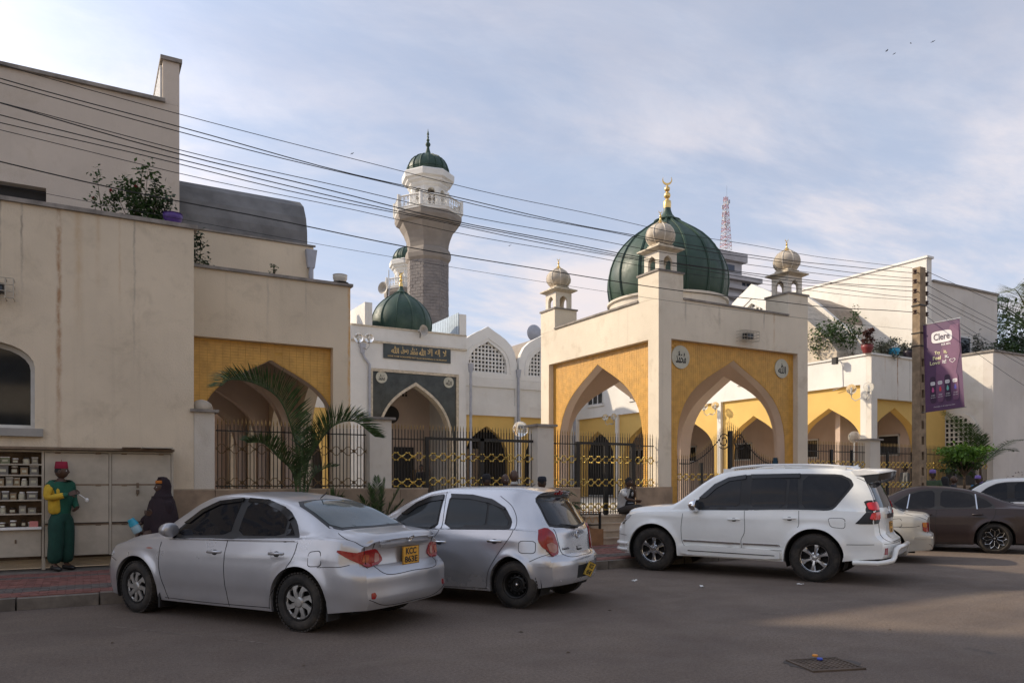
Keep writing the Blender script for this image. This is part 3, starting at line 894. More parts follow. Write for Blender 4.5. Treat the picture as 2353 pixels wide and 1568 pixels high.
def window_s(parent, x0, x1, z0, z1, y, n=2):
    fr_ = MB()
    fr_.box(x0, y - .03, z0, x1, y + .03, z0 + .06).box(x0, y - .03, z1 - .06, x1, y + .03, z1)
    for k in range(n + 1):
        xx = x0 + (x1 - x0) * k / n
        fr_.box(max(x0, xx - .03), y - .031, z0, min(x1, xx + .03), y + .031, z1)
    f_ = obj('window', fr_, M['alu'], parent)
    obj('pane', MB().box(x0 + .02, y, z0 + .02, x1 - .02, y + .012, z1 - .02), M['glass'], f_)
for k in range(5):
    yc = 18.3 + 3.55 * k
    window_w(rw, yc - .95, yc + .75, 2.55, 3.35, 26.27, 2)
obj('wall_behind_arch', MB().box(pxl + .3, 18.2, CZ, W1, 18.4, 4.95), M['wall_inner'], rw)
p0, p1 = at(2022, 966, Y=18.2), at(2078, 996, Y=18.2)
window_s(rw, p0.x, p1.x, p1.z, p0.z, 18.17, 2)
for k in (1, 2, 3, 4):
    yc = 18.3 + 3.55 * k
    b = MB().box(W0 - .06, yc - .75, 5.52, W0 - .001, yc + .75, 5.60)
    obj('window_sill', b, wwm, rw)
    window_w(rw, yc - .65, yc + .65, 5.60, 7.0, W0 - .025, 3)
# gables with lattice along the west face and on the prayer hall
def ogee(uc, w, z0, zt, n=9):
    pr = [(1.0, 0.0), (.985, .22), (.93, .42), (.80, .60), (.60, .74), (.38, .84), (.20, .91), (.10, .955), (.0, 1.0)]
    r_ = [(uc + w * a, z0 + (zt - z0) * b) for a, b in pr]
    l_ = [(uc - w * a, z0 + (zt - z0) * b) for a, b in reversed(pr[:-1])]
    return r_ + l_
def gable(parent, uc, face, z0=6.9, half=1.72, ztip=9.55, depth=8.0, lat=True):
    """face: place function factory d -> place; w runs into the building"""
    zs = 7.35
    outer = ogee(uc, half, zs, ztip)
    inner = ogee(uc, 1.12, 7.25, 8.78)
    inner = [(uc + 1.12, 7.18)] + inner + [(uc - 1.12, 7.18)]
    g_ = obj('gable', MB().extrude([[(uc + half, z0)] + outer + [(uc - half, z0)], inner], face(0), .28), wwm, parent)
    rim = MB()
    ring = ogee(uc, 1.38, 7.2, 9.05)
    ri2 = ogee(uc, 1.30, 7.2, 8.95)
    rim.extrude([ring + list(reversed(ri2))], face(-.03), .04)
    obj('moulding', rim, wwm, g_)
    if lat:
        obj('lattice_back', MB().extrude([inner], face(.24), .02), M['dark'], g_)
        lt = MB()
        n = 11; st = 2.24 / n
        def zat(x):
            pts_ = [(a - uc, b) for a, b in inner if a >= uc - 1e-6]
            pts_ = sorted(pts_)
            for i in range(len(pts_) - 1):
                if pts_[i][0] <= abs(x) <= pts_[i + 1][0] and pts_[i + 1][0] > pts_[i][0]:
                    t = (abs(x) - pts_[i][0]) / (pts_[i + 1][0] - pts_[i][0])
                    return max(7.2, pts_[i][1] + t * (pts_[i + 1][1] - pts_[i][1]))
            return 7.2
        hb = .035
        for i in range(n + 1):
            x = -1.12 + i * st
            x = max(-1.12 + hb, min(1.12 - hb, x))
            zt_ = zat(x)
            if zt_ > 7.25:
                lt.extrude([[(uc + x - hb, 7.18), (uc + x + hb, 7.18), (uc + x + hb, zt_), (uc + x - hb, zt_)]], face(.12), .1)
        z = 7.18
        while z < 8.75:
            xs = [i * .02 for i in range(57) if zat(i * .02) > z + .02]
            if xs:
                x = max(xs); lt.extrude([[(uc - x, z), (uc + x, z), (uc + x, z + 2 * hb), (uc - x, z + 2 * hb)]], face(.125), .09)
            z += .2
        obj('lattice', lt, wwm, g_)
    rf = MB().extrude([ogee(uc, half - .02, zs + .02, ztip - .12)], face(.29), depth)
    obj('vault_roof', rf, M['greyroof'], parent)
    return g_
for k in (1, 2, 3, 4):
    gable(rw, 18.3 + 3.55 * k, lambda d: PX(W0 + d))
obj('upper_roof', MB().box(W0 + .3, 20.1, 7.0, 34, 34.4, 7.35), M['conc_dark'], rw)
obj('upper_end_wall', MB().box(W0 + .003, 20.1, 5.0, 33, 20.3, 8.0), rwm, rw)
obj('terrace', MB().box(W0 + .3, 16.7, 5.2, 28.1, 20.1, 5.35), M['concrete'], rw)
# curved roof end (mirrors the left wing)
bp2 = [(18.1, 6.3), (18.5, 6.85), (19.2, 7.5), (19.8, 8.05), (20.3, 8.5), (20.8, 8.92), (21.6, 9.1), (21.6, 5.3), (18.1, 5.3)]
bp3 = [(18.0, 6.4), (18.4, 6.97), (19.1, 7.62), (19.7, 8.18), (20.2, 8.64), (20.75, 9.06), (21.6, 9.25), (21.6, 5.3), (18.0, 5.3)]
obj('vaulted_roof', MB().extrude([bp2], PX(W0 + .31), 25.36 - W0 - .31), M['greydome'], rw)
obj('vault_end', MB().extrude([bp3], PX(25.362), .2), rwm, rw)
# tall block on the right
TBX = 28.2
zt1 = at(2128, 592, Y=17.5).z; zt2 = at(2132, 645, Y=17.5).z
wlo, whi = at(2072, 800, X=TBX), at(1965, 768, X=TBX)
obj('tall_wall', MB().extrude([[(17.5, 5.0), (34.0, 5.0), (34.0, zt1), (17.5, zt1)], [(18.3, 5.95), (20.6, 5.95), (20.6, 6.85), (18.3, 6.85)]], PX(TBX), .32), rwm, rw)
window_w(rw, 18.31, 20.59, 5.96, 6.84, TBX + .15, 3)
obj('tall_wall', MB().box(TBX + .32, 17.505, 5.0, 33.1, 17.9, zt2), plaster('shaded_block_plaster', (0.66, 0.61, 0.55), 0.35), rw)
obj('tall_wall', MB().box(32.8, 17.9, 5.0, 33.1, 34, zt2), rwm, rw)
obj('coping', MB().box(TBX - .05, 17.44, zt1, TBX + .38, 34, zt1 + .08), M['wall_clean'], rw)
obj('coping', MB().box(TBX + .38, 17.44, zt2, 33.16, 17.96, zt2 + .08), M['cap'], rw)
obj('roof', MB().box(TBX + .32, 17.9, zt2 - .5, 32.8, 34, zt2 - .3), M['concrete'], rw)
q0, q1 = at(2190, 795, Y=17.5), at(2228, 775, Y=17.5)
window_s(rw, q0.x, q1.x, 5.9, q1.z, 17.49, 1)
# low front block at far right with its lattice window
lb = thing('corner_block', 'plain white boundary block at the right edge with a round latticed window', 'building', (28.1, 15, 0), world=True)
lbm = plaster('corner_block_plaster', (0.68, 0.63, 0.57), 0.3)
obj('front_wall', MB().box(28.1, 15.0, .15, 60, 15.35, 6.2), lbm, lb)
ra = round_arch(16.45, .82, 1.0, 3.75)
obj('side_wall', MB().extrude([[(15.35, .15), (17.5, .15), (17.5, 6.2), (15.35, 6.2)], ], PX(28.1), .3), rwm, lb)
obj('coping', MB().box(28.04, 14.94, 6.2, 60, 15.4, 6.27).box(28.04, 15.4, 6.2, 28.42, 17.5, 6.27), M['cap'], lb)
obj('terrace', MB().box(28.4, 15.35, 5.2, 60, 17.5, 5.4), M['concrete'], lb)
# latticed round-headed window standing in the recess wall
lx0 = at(2150, 1000, Y=16.9).x
obj('recess_wall', MB().extrude([[(W1 - 1.9, CZ), (28.1, CZ), (28.1, 5.9), (W1 - 1.9, 5.9)]], PY(16.42), .06), lbm, lb) if False else None
wc, wr_ = at(2197, 990, X=28.08), .62
wy = wc.y
zc = wc.z
hole = [(wy + .66 * math.cos(math.pi * k / 12), zc - .1 + .66 * math.sin(math.pi * k / 12)) for k in range(13)] + [(wy - .66, CZ + .1), (wy + .66, CZ + .1)]
lf = obj('window', MB().extrude([hole], PX(28.085), .012), M['dark'], lb)
lt = MB()
for k in range(8):
    y = wy - .60 + k * .17
    zt_ = zc - .1 + math.sqrt(max(0, .66 ** 2 - (y - wy) ** 2))
    lt.box(28.04, y - .025, zc - .75, 28.084, y + .025, zt_)
for k in range(8):
    z = zc - .72 + k * .17
    hw = .66 if z < zc - .1 else math.sqrt(max(0, .66 ** 2 - (z - zc + .1) ** 2))
    if hw > .1: lt.box(28.045, wy - hw, z - .025, 28.083, wy + hw, z + .025)
obj('lattice', lt, rwm, lf)
rimo = [(wy + .80 * math.cos(math.pi * k / 12), zc - .1 + .80 * math.sin(math.pi * k / 12)) for k in range(13)]
rimi = [(wy + .67 * math.cos(math.pi * k / 12), zc - .1 + .67 * math.sin(math.pi * k / 12)) for k in range(13)]
obj('frame', MB().extrude([rimo + list(reversed(rimi))], PX(28.03), .06), rwm, lf)
# ---- prayer hall with its portal ------------------------------------
HY_ = 34.5
ph = thing('prayer_hall', 'white mosque hall at the back of the courtyard with lattice gables and black marble portal', 'mosque', (10, 33, 0), world=True)
hm = plaster('hall_plaster', (0.76, 0.74, 0.69), 0.25)
PYY = 33.0
po0, po1 = at(806, 800, Y=PYY).x, at(1071, 800, Y=PYY).x
pm0, pm1 = at(857, 860, Y=PYY).x, at(1049, 860, Y=PYY).x
pc = (pm0 + pm1) / 2
pzm = at(857, 851, Y=PYY).z
ppar = at(860, 751, Y=PYY).z
ap = at(956, 876, Y=PYY)
PA = (13.54, 1.93, 3.1, ap.z - .03)
out = [(po1, CZ), (po1, ppar), (po0, ppar), (po0, CZ), (pm0 - .12, CZ), (pm0 - .12, pzm + .12), (pm1 + .12, pzm + .12), (pm1 + .12, CZ)]
obj('portal_wall', MB().extrude([out], PY(PYY), .3), hm, ph)
obj('portal_trim', MB().extrude([[(pm1 + .12, CZ), (pm1 + .12, pzm + .12), (pm0 - .12, pzm + .12), (pm0 - .12, CZ), (pm0, CZ), (pm0, pzm), (pm1, pzm), (pm1, CZ)]], PY(PYY + .02), .25), M['sandtrim'], ph)
obj('marble_facing', MB().extrude([arched_panel(pm0, pm1, CZ, pzm, [PA])], PY(PYY + .10), .12), M['marble'], ph)
ax_ = arch(PA[0], PA[1], PA[2], PA[3]); ai = arch(PA[0], PA[1] - .11, PA[2], PA[3] - .15)
rim = [(PA[0] + PA[1], CZ)] + ax_ + [(PA[0] - PA[1], CZ), (PA[0] - PA[1] + .11, CZ)] + list(reversed(ai)) + [(PA[0] + PA[1] - .11, CZ)]
obj('arch_trim', MB().extrude([rim], PY(PYY + .05), .5), M['sandtrim'], ph)
obj('cornice', MB().box(po0, PYY - .09, ppar - .70, po1, PYY, ppar - .62).box(po0, PYY - .05, ppar, po1, PYY + .4, ppar + .06), M['sandtrim'], ph)
# side posts and fins
pz1 = at(850, 694, Y=PYY).z; 
obj('side_post', MB().box(at(838, 700, Y=PYY).x, PYY - .004, ppar - .2, at(855, 700, Y=PYY).x, PYY + 4.5, at(845, 694, Y=PYY).z), hm, ph)
obj('side_post', MB().box(at(1056, 700, Y=PYY).x, PYY - .004, ppar - .2, po1 - .003, PYY + 4.5, at(1064, 722, Y=PYY).z), hm, ph)
fx = at(1056, 700, Y=PYY).x
st_ = mesh_of(MB().box(-.02, -.09, 0, .02, .09, 1.05), 'corrugated_strip'); st_.materials.append(M['bluesheet'])
for k in range(20): inst('corrugated_strip', st_, ph, (fx - .03, PYY + .15 + k * .21, ppar + .08))
obj('porch_wall', MB().box(po0, PYY + .3, CZ, pm0 - .1, HY_ + 3, ppar - .3), hm, ph)
obj('porch_wall', MB().box(pm1 + .1, PYY + .3, CZ, po1, HY_ + 3, ppar - .3), hm, ph)
obj('porch_ceiling', MB().box(po0 + .1, PYY + .35, 6.9, po1 - .1, HY_ + 3, 7.1), M['wall_inner'], ph)
obj('porch_roof', MB().box(po0 + .1, PYY + .3, ppar - .5, po1 - .1, HY_ + 3.5, ppar - .3), M['concrete'], ph)
# porch back wall: door, lattice, dark medallion
bw = HY_ + 2.0
obj('porch_back_wall', MB().box(pm0 - .1, bw, CZ, pm1 + .1, bw + .2, 7.0), M['wall_inner'], ph)
dm = at(897, 952, Y=bw)
obj('dark_medallion', MB().lathe([(0, -.04), (.45, -.04), (.45, 0)], (dm.x, bw - .001, dm.z), 24, axis='y'), M['dark'], ph)
lc = at(917, 898, Y=bw)
obj('lattice_back', MB().box(lc.x - .9, bw - .02, lc.z - .3, lc.x + .45, bw - .001, lc.z + .75), M['dark'], ph)
lt = MB()
for k in range(9): lt.box(lc.x - .9 + k * .165, bw - .05, lc.z - .3, lc.x - .86 + k * .165, bw - .021, lc.z + .75)
for k in range(7): lt.box(lc.x - .9, bw - .052, lc.z - .3 + k * .17, lc.x + .46, bw - .021, lc.z - .26 + k * .17)
obj('lattice', lt, M['wall_inner'], ph)
d0, d1 = at(905, 1020, Y=bw - .1), at(950, 1020, Y=bw - .1)
obj('door', MB().box(d0.x, bw - .1, CZ, d1.x, bw - .06, 3.35), M['dark'], ph)
# side door hanging open and wooden shoe rack on the right of the porch
obj('shoe_rack', MB().box(pm1 - .9, bw - .6, CZ, pm1 - .15, bw - .1, 2.2), plain('rack_wood', (.32, .22, .13), .6), ph)
# sign board
s0, s1 = at(880, 787, Y=PYY), at(1034, 837, Y=PYY)
sz1 = s0.z; sz0 = at(880, 822, Y=PYY).z
sb = thing('sign_board', 'black marble sign with gold Arabic calligraphy over the mosque portal', 'sign', (s0.x, PYY, sz0), world=True)
obj('board', MB().box(s0.x, PYY - .06, sz0, s1.x, PYY - .005, sz1), M['marble'], sb)
wd = s1.x - s0.x
shah = [('\ufefb', .0), ('\ufe87\ufedf\ufeea', 0), ('\ufe87\ufefb', 0), ('\ufdf2', 0), ('\ufdf4', 0), ('\ufead\ufeb3\ufeee\ufedd', 0), ('\ufdf2', 0)]
order = ['\ufefb', ''.join(reversed('\ufe87\ufedf\ufeea')), '\ufefc\ufe87'[::1], '\ufdf2', '\ufdf4', ''.join(reversed('\ufead\ufeb3\ufeee\ufedd')), '\ufdf2']
cxs = [.905, .80, .685, .565, .44, .305, .165]
wds = [.055, .085, .085, .095, .11, .11, .11]
for g_, c_, w_ in zip(order, cxs, wds):
    me = text_mesh(g_, width=wd * w_, height=(sz1 - sz0) * .50, depth=.004, bold=.014); me.materials.append(M['goldtext'])
    inst('lettering', me, sb, (s0.x + wd * c_, PYY - .064, sz0 + (sz1 - sz0) * .62), FACE_S)
put_text('lettering', 'NONE TO BE WORSHIPPED BUT ALLAH MUHAMMAD IS HIS PROPHET', M['goldtext'], sb, (s0.x + wd * .5, PYY - .064, sz0 + (sz1 - sz0) * .17), FACE_S, width=wd * .88, height=(sz1 - sz0) * .10, depth=.003, bold=.006)
q = at(876, 866, Y=PYY + .1); roundel(ph, q.x, PYY + .09, q.z, .27, '\ufdf4')
q = at(1030, 878, Y=PYY + .1); roundel(ph, q.x, PYY + .09, q.z, .26, '\ufdf2')
obj('drum', MB().lathe([(1.45, ppar - .6), (1.45, 8.62), (1.3, 8.62)], (13.45, PYY + 1.65, 0), 48), hm, ph, smooth=30)
onion('dome', ph, 13.42, PYY + 1.65, 8.60, .80, M['green'], ribn=12)
# hall wall east and west of the portal
bays = [18.72, 22.0]
def hall_bay(x0, x1, xc):
    obj('hall_wall', MB().extrude([[(x0, 4.98), (x1, 4.98), (x1, 7.0), (x0, 7.0)]], PY(HY_ + .08), .3), hm, ph)
    obj('frame_rail', MB().box(x0, HY_, 6.45, x1, HY_ + .079, 6.895).box(x0, HY_, 4.98, x1, HY_ + .079, 5.55), hm, ph)
    obj('yellow_wall', MB().extrude([arched_panel(x0, x1, CZ, 4.98, [(xc, 1.30, 2.4, 4.45)])], PY(HY_ + .15), .3), M['yellow'], ph)
for xc in (18.10, 21.65):
    hall_bay(xc - 1.775, xc + 1.775, xc)
    obj('pilaster', MB().box(xc + 1.62, HY_ - .003, CZ, xc + 1.93, HY_ + .16, 7.3), hm, ph)
    gable(ph, xc, lambda d: PY(HY_ + d), depth=10)
    downpipe(ph, xc + 1.775, HY_ - .01, 7.45, CZ, .07)
downpipe(ph, 16.32, HY_ - 1.55, 7.3, CZ, .07, kink=-.0)
lp = at(832, 800, Y=PYY)
downpipe(ph, lp.x, PYY - .02, lp.z + .2, CZ, .06, kink=.32)
obj('hall_wall', MB().box(5.5, HY_, 4.98, po0, HY_ + .3, at(820, 697, Y=HY_).z - .1), hm, ph)
obj('yellow_wall', MB().extrude([arched_panel(5.5, po0, CZ, 4.98, [(8.3, 1.3, 2.4, 4.45)])], PY(HY_ + .05), .3), M['yellow'], ph)
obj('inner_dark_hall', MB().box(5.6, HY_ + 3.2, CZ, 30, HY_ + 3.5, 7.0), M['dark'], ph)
obj('hall_door', MB().box(17.3, HY_ + .9, CZ, 18.3, HY_ + .95, 3.3), plain('brown_door', (.16, .11, .07), .55), ph)
obj('back_parapet', MB().box(16, HY_ + 9, 7.0, 26, HY_ + 9.3, 9.3), M['concrete'], ph)
obj('hall_roof', MB().box(10, HY_ + .4, 7.02, 30, HY_ + 12, 7.2), M['conc_dark'], ph)
# satellite dish behind the gables
q = at(1231, 764, Y=HY_ + 3)
sd_ = thing('satellite_dish', 'grey satellite dish on the hall roof beside the gatehouse wall', 'dish', (q.x, HY_ + 3, q.z))
dsh = MB().lathe([(0, .0), (.25, .03), (.42, .10), (.50, .17), (.49, .18), (.25, .06), (0, .03)], (0, 0, 0), 24, axis='y')
obj('dish', dsh, M['pipe'], sd_, smooth=50); obj('stand', MB().tube([(0, .1, 0), (0, .3, -.9)], .04), M['steel'], sd_)

M['tanstone'] = plain('grey_tan_stone', (.27, .235, .20), .9, var=.12, vscale=1.2, bump=.004, bscale=10)
# ---- minarets --------------------------------------------------------
def minaret(x, y, label, detail=True):
    mt = thing('minaret', label, 'minaret', (x, y, 0), world=False)
    n = 8; p0 = R(22.5 - 12)
    def oct_(prof): return MB().lathe(prof, (0, 0, 0), n, p0)
    k = 1 / math.cos(math.pi / 8)
    shaft = oct_([(1.50, 0), (1.50, 17.5)])
    sh = obj('shaft', shaft, M['stone'], mt)
    # ashlar blocks on the upper shaft (the part seen from the street)
    blk = MB()
    zr = 9.0; row = 0
    while zr < 17.3:
        for f_ in range(8):
            a0, a1 = p0 + f_ * math.pi / 4, p0 + (f_ + 1) * math.pi / 4
            A = Vector((math.cos(a0), math.sin(a0), 0)) * 1.5; B_ = Vector((math.cos(a1), math.sin(a1), 0)) * 1.5
            nrm = ((A + B_) / 2).normalized()
            if nrm.y > .5: continue
            L = (B_ - A).length; t_ = (B_ - A) / L
            u = -.0 if row % 2 else -.22
            while u < L - .02:
                u0, u1 = max(0, u) + .012, min(L, u + .44) - .012
                if u1 - u0 > .05:
                    d = RND.uniform(.012, .035)
                    q = [A + t_ * u0 + Vector((0, 0, zr + .012)), A + t_ * u1 + Vector((0, 0, zr + .012)), A + t_ * u1 + Vector((0, 0, zr + .215)), A + t_ * u0 + Vector((0, 0, zr + .215))]
                    blk.add([v for v in q] + [v + nrm * d for v in q], [(4, 5, 6, 7), (0, 1, 5, 4), (1, 2, 6, 5), (2, 3, 7, 6), (3, 0, 4, 7)])
                u += .44
        zr += .227; row += 1
    stuff(obj('stone_block', blk, M['stone'], mt))
    obj('collar', oct_([(1.52, 17.35), (1.66, 17.55), (1.70, 17.85), (1.62, 18.15), (1.52, 18.3)]), M['tanstone'], mt)
    obj('flared_corbel', oct_([(1.50, 18.25), (1.53, 18.6), (1.62, 18.95), (1.80, 19.4), (2.05, 19.8), (2.12, 19.95), (2.36, 20.1), (2.47, 20.35), (2.47, 20.62), (2.40, 20.70)]), M['tanstone'], mt)
    dk = obj('balcony', oct_([(2.47, 20.66), (2.50, 20.70), (2.50, 20.80), (1.2, 20.80)]), M['wall_clean'], mt)
    # pierced parapet
    for f_ in range(8):
        a0, a1 = p0 + f_ * math.pi / 4, p0 + (f_ + 1) * math.pi / 4
        A = Vector((math.cos(a0), math.sin(a0), 0)) * 2.46; B_ = Vector((math.cos(a1), math.sin(a1), 0)) * 2.46
        t_ = (B_ - A).normalized(); L = (B_ - A).length
        pst = MB().tube([A + Vector((0, 0, 20.8)), A + Vector((0, 0, 21.78))], .13, 8)
        obj('balcony_post', pst, M['wall_clean'], mt)
        pr_ = MB()
        for z_, r_ in ((20.86, .06), (21.62, .07)): pr_.tube([A + Vector((0, 0, z_)), B_ + Vector((0, 0, z_))], r_, 4)
        nn = 6
        for i in range(nn):
            c_ = A + t_ * (L * (i + .5) / nn); s_ = L / nn / 2
            for j in range(2):
                zc_ = 21.05 + j * .38
                for a_ in (0, 1, 2, 3):
                    q_ = a_ * math.pi / 4
                    d_ = t_ * math.cos(q_) * s_ * 1.0 + Vector((0, 0, math.sin(q_) * .19))
                    pr_.tube([c_ + Vector((0, 0, zc_)) - d_, c_ + Vector((0, 0, zc_)) + d_], .026, 3, cap=False)
        obj('pierced_parapet', pr_, M['wall_clean'], mt)
    # lantern with arched openings
    lan = MB()
    RL = 1.36
    for f_ in range(8):
        a0, a1 = p0 + f_ * math.pi / 4, p0 + (f_ + 1) * math.pi / 4
        A = Vector((math.cos(a0), math.sin(a0), 0)) * RL; B_ = Vector((math.cos(a1), math.sin(a1), 0)) * RL
        t_ = (B_ - A).normalized(); L = (B_ - A).length; nrm = Vector((t_.y, -t_.x, 0))
        hole_ = [(L / 2 + .27, 21.0)] + [(L / 2 + (.27 + .04 * math.sin(math.pi * k2 / 10) * 1) * math.cos(math.pi * k2 / 10), 22.15 + .33 * math.sin(math.pi * k2 / 10)) for k2 in range(11)] + [(L / 2 - .27, 21.0)]
        lan.extrude([[(0, 20.8), (L, 20.8), (L, 22.75), (0, 22.75)], hole_], lambda u, v, w_, A=A, t_=t_, nrm=nrm: tuple(A + t_ * u - nrm * w_ + Vector((0, 0, v))), .16)
    obj('lantern', lan, M['wall_clean'], mt)
    obj('core', MB().lathe([(.5, 20.8), (.5, 22.7)], (0, 0, 0), 12), M['greyroof'], mt)
    obj('cornice', oct_([(1.38, 22.6), (1.5, 22.75), (1.5, 22.85), (1.72, 23.0), (1.74, 23.12), (1.92, 23.22), (1.94, 23.62), (1.88, 23.70), (1.5, 23.74)]), M['wall_clean'], mt)
    dp = [(1.40, 23.7), (1.46, 23.78), (1.50, 24.0), (1.47, 24.25), (1.40, 24.42), (1.25, 24.68), (1.02, 24.92), (.72, 25.08), (.40, 25.16)]
    dm_ = obj('dome', MB().lathe(dp, (0, 0, 0), 48), M['green'], mt, smooth=60)
    rb = MB()
    for k2 in range(16):
        a_ = 2 * math.pi * k2 / 16
        rb.tube([((r_ + .01) * math.cos(a_), (r_ + .01) * math.sin(a_), z_) for r_, z_ in dp], .055, 5)
        rb.tube([(1.50 * math.cos(a_), 1.50 * math.sin(a_), 24.05), (1.52 * math.cos(a_ + .39), 1.52 * math.sin(a_ + .39), 24.05)], .05, 4)
    stuff(obj('dome_rib', rb, M['green'], dm_))
    obj('spire', MB().lathe([(.52, 25.1), (.40, 25.18), (.22, 25.35), (.14, 25.6), (.10, 25.78), (.10, 25.85), (.17, 25.95), (.19, 26.05), (.13, 26.15), (.06, 26.2), (.11, 26.3), (.12, 26.36), (.05, 26.45), (.09, 26.56), (.04, 26.65), (.09, 26.75), (.03, 27.0), (0, 27.2)], (0, 0, 0), 16), M['green'], dm_, smooth=60)
    return mt
A1 = at(983, 600, Y=50.9)
minaret(A1.x, 50.9, 'tall grey stone minaret with a white balcony and dark green cap')
A2 = at(937, 600, Y=72.0)
minaret(A2.x, 72.0, 'more distant minaret half hidden behind the tall stone minaret')
def horn(label, p, rz, s=1.0, tilt=0):
    t = thing('loudspeaker', label, 'loudspeaker', p, rz)
    h = MB().lathe([(.03, -.22), (.07, -.22), (.08, -.12), (.05, -.10), (.06, -.02), (.12, .08), (.22, .16), (.25, .17), (.22, .15), (.11, .05), (.03, .0), (0, 0)], (0, 0, 0), 24, axis='y')
    h.v = [(x * s, -y * s, z * s) for x, y, z in h.v]
    obj('horn', h, plain('horn_' + label[:8], (.40, .37, .33), .5), t, smooth=50)
    obj('bracket', MB().tube([(0, .1 * s, 0), (0, .12 * s, -.32 * s)], .02 * s), M['black'], t)
q = at(969, 759, Y=PYY - .25)
horn('grey loudspeaker horn at the parapet edge below the smaller green dome', (q.x, PYY - .22, q.z), R(15), 1.0)
q = at(1058, 480, Y=50.0)
horn('loudspeaker horn on the balcony rail of the tall minaret', (q.x - .2, q.y, q.z), R(75), 1.7)
q = at(885, 663, Y=60.0)
horn('dark loudspeaker horn on the mast left of the smaller green dome', (q.x, q.y, q.z), R(-60), 2.0)
obj('mast', MB().tube([(q.x + .3, q.y, 5), (q.x + .3, q.y, q.z + 1.6)], .05), M['steel'], ph)

# ---- distant office tower with mast ---------------------------------
tw_ = thing('office_tower', 'distant grey and brown office tower behind the big dome', 'building', (0, 0, 0))
q0 = at(1640, 690, Y=150); q1 = at(1742, 690, Y=150)
def ty(py): return at(1700, py, Y=150).z
tx0, tx1 = q0.x - 2, q1.x
twm = plain('tower_concrete', (.40, .38, .38), .85, var=.15, vscale=.3)
tg = plain('tower_band_glass', (.035, .045, .075), .3)
xr = at(1711, 600, Y=150).x
obj('tower_core', MB().box(tx0, 150, 0, xr - 1.2, 170, ty(585)), twm, tw_)
obj('top_slab', MB().box(tx0, 149, ty(604), xr, 171, ty(585)), twm, tw_)
obj('roof_canopy', MB().box(tx0 + 7, 152, ty(583), xr - 2, 160, ty(577)), M['black'], tw_)
for i, (pa, pb) in enumerate(((636, 647), (660, 668), (680, 690), (700, 712))):
    obj('floor_slab', MB().box(tx0 - 2, 148.5, ty(pb), tx1, 172, ty(pa)), twm, tw_)
for i, (pa, pb) in enumerate(((647, 660), (668, 680), (690, 700))):
    obj('window_band', MB().box(tx0, 150.5, ty(pb), tx1 - 1, 170, ty(pa)), tg, tw_)
    for k in range(9):
        x = tx0 + 4 + k * 1.7
        obj('mullion', MB().box(x, 150.3, ty(pb), x + .22, 150.5, ty(pa)), twm, tw_)
obj('window', MB().box(xr - 9, 149.9, ty(625), xr - 4, 150, ty(612)), tg, tw_)
mx = at(1667, 570, Y=155).x
mast = thing('radio_mast', 'red and white lattice radio mast on the office tower', 'mast', (mx, 155, 0))
zb_, zt_ = at(1667, 575, Y=155).z, at(1665, 452, Y=155).z
mr = plain('mast_red', (.42, .08, .05), .6); mw = plain('mast_white', (.6, .58, .55), .6)
nb = 14
for i in range(nb):
    z0_, z1_ = zb_ + (zt_ - zb_) * i / nb, zb_ + (zt_ - zb_) * (i + 1) / nb
    h0 = 1.15 - .75 * i / nb; h1 = 1.15 - .75 * (i + 1) / nb
    b = MB(); cr = [(-1, -1), (1, -1), (1, 1), (-1, 1)]
    for k in range(4):
        a_, c_ = cr[k], cr[(k + 1) % 4]
        b.tube([(a_[0] * h0, a_[1] * h0, z0_), (a_[0] * h1, a_[1] * h1, z1_)], .07, 4)
        b.tube([(a_[0] * h0, a_[1] * h0, z0_), (c_[0] * h1, c_[1] * h1, z1_)], .045, 3)
        b.tube([(c_[0] * h0, c_[1] * h0, z0_), (a_[0] * h1, a_[1] * h1, z1_)], .045, 3)
        b.tube([(a_[0] * h0, a_[1] * h0, z0_), (c_[0] * h0, c_[1] * h0, z0_)], .05, 3)
    obj('lattice_section', b, mr if i % 2 else mw, mast)
for i in range(12):
    z = zb_ + (zt_ - zb_) * RND.uniform(.25, 1.0); a_ = RND.uniform(0, 6.28); h = 1.0
    obj('antenna', MB().tube([(math.cos(a_) * h, math.sin(a_) * h, z - .5), (math.cos(a_) * h, math.sin(a_) * h, z + .5)], .16, 6), M['pipe'], mast)
obj('aerial', MB().tube([(.4, 0, zt_), (.4, 0, zt_ + 3.2)], .05, 4), M['steel'], mast)

# the off-frame neighbours that shade and light the street
nb_ = thing('neighbour_building', 'tall block next to the left wing beyond the left edge', 'building', (-20, 17.5, 0), world=True)
obj('wall', MB().box(-34, 17.5, 0, -11.3, 24, 24), tbm, nb_)
for i in range(6):
    for j in range(5):
        x, z = -13.5 - i * 3.4, 8 + j * 3
        f_ = obj('window', MB().box(x - 1.2, 17.44, z, x + 1.2, 17.5, z + 1.4), M['alu'], nb_)
        obj('pane', MB().box(x - 1.1, 17.42, z + .08, x + 1.1, 17.44, z + 1.32), M['glass'], f_)
ob_ = thing('office_building', 'cream office block on the near side of the street', 'building', (0, -16, 0), world=True)
obm = plaster('far_side_plaster', (0.62, 0.54, 0.42), 0.4)
obj('wall', MB().box(-30, -26, 0, 52, -16, 10), obm, ob_)
wme = mesh_of(MB().box(-.95, 0, 0, .95, .06, 1.5), 'window'); wme.materials.append(M['glass'])
for i in range(26):
    for j in range(2): inst('window', wme, ob_, (-28 + i * 3.1, -16, 3.6 + j * 3))
obj('ledge', MB().box(-30, -16, 3.0, 52, -15.2, 3.2), M['wall'], ob_)
struct('near_pavement', MB().box(-60, -6.5, -.2, 120, -2.2, .15), M['kerb'])

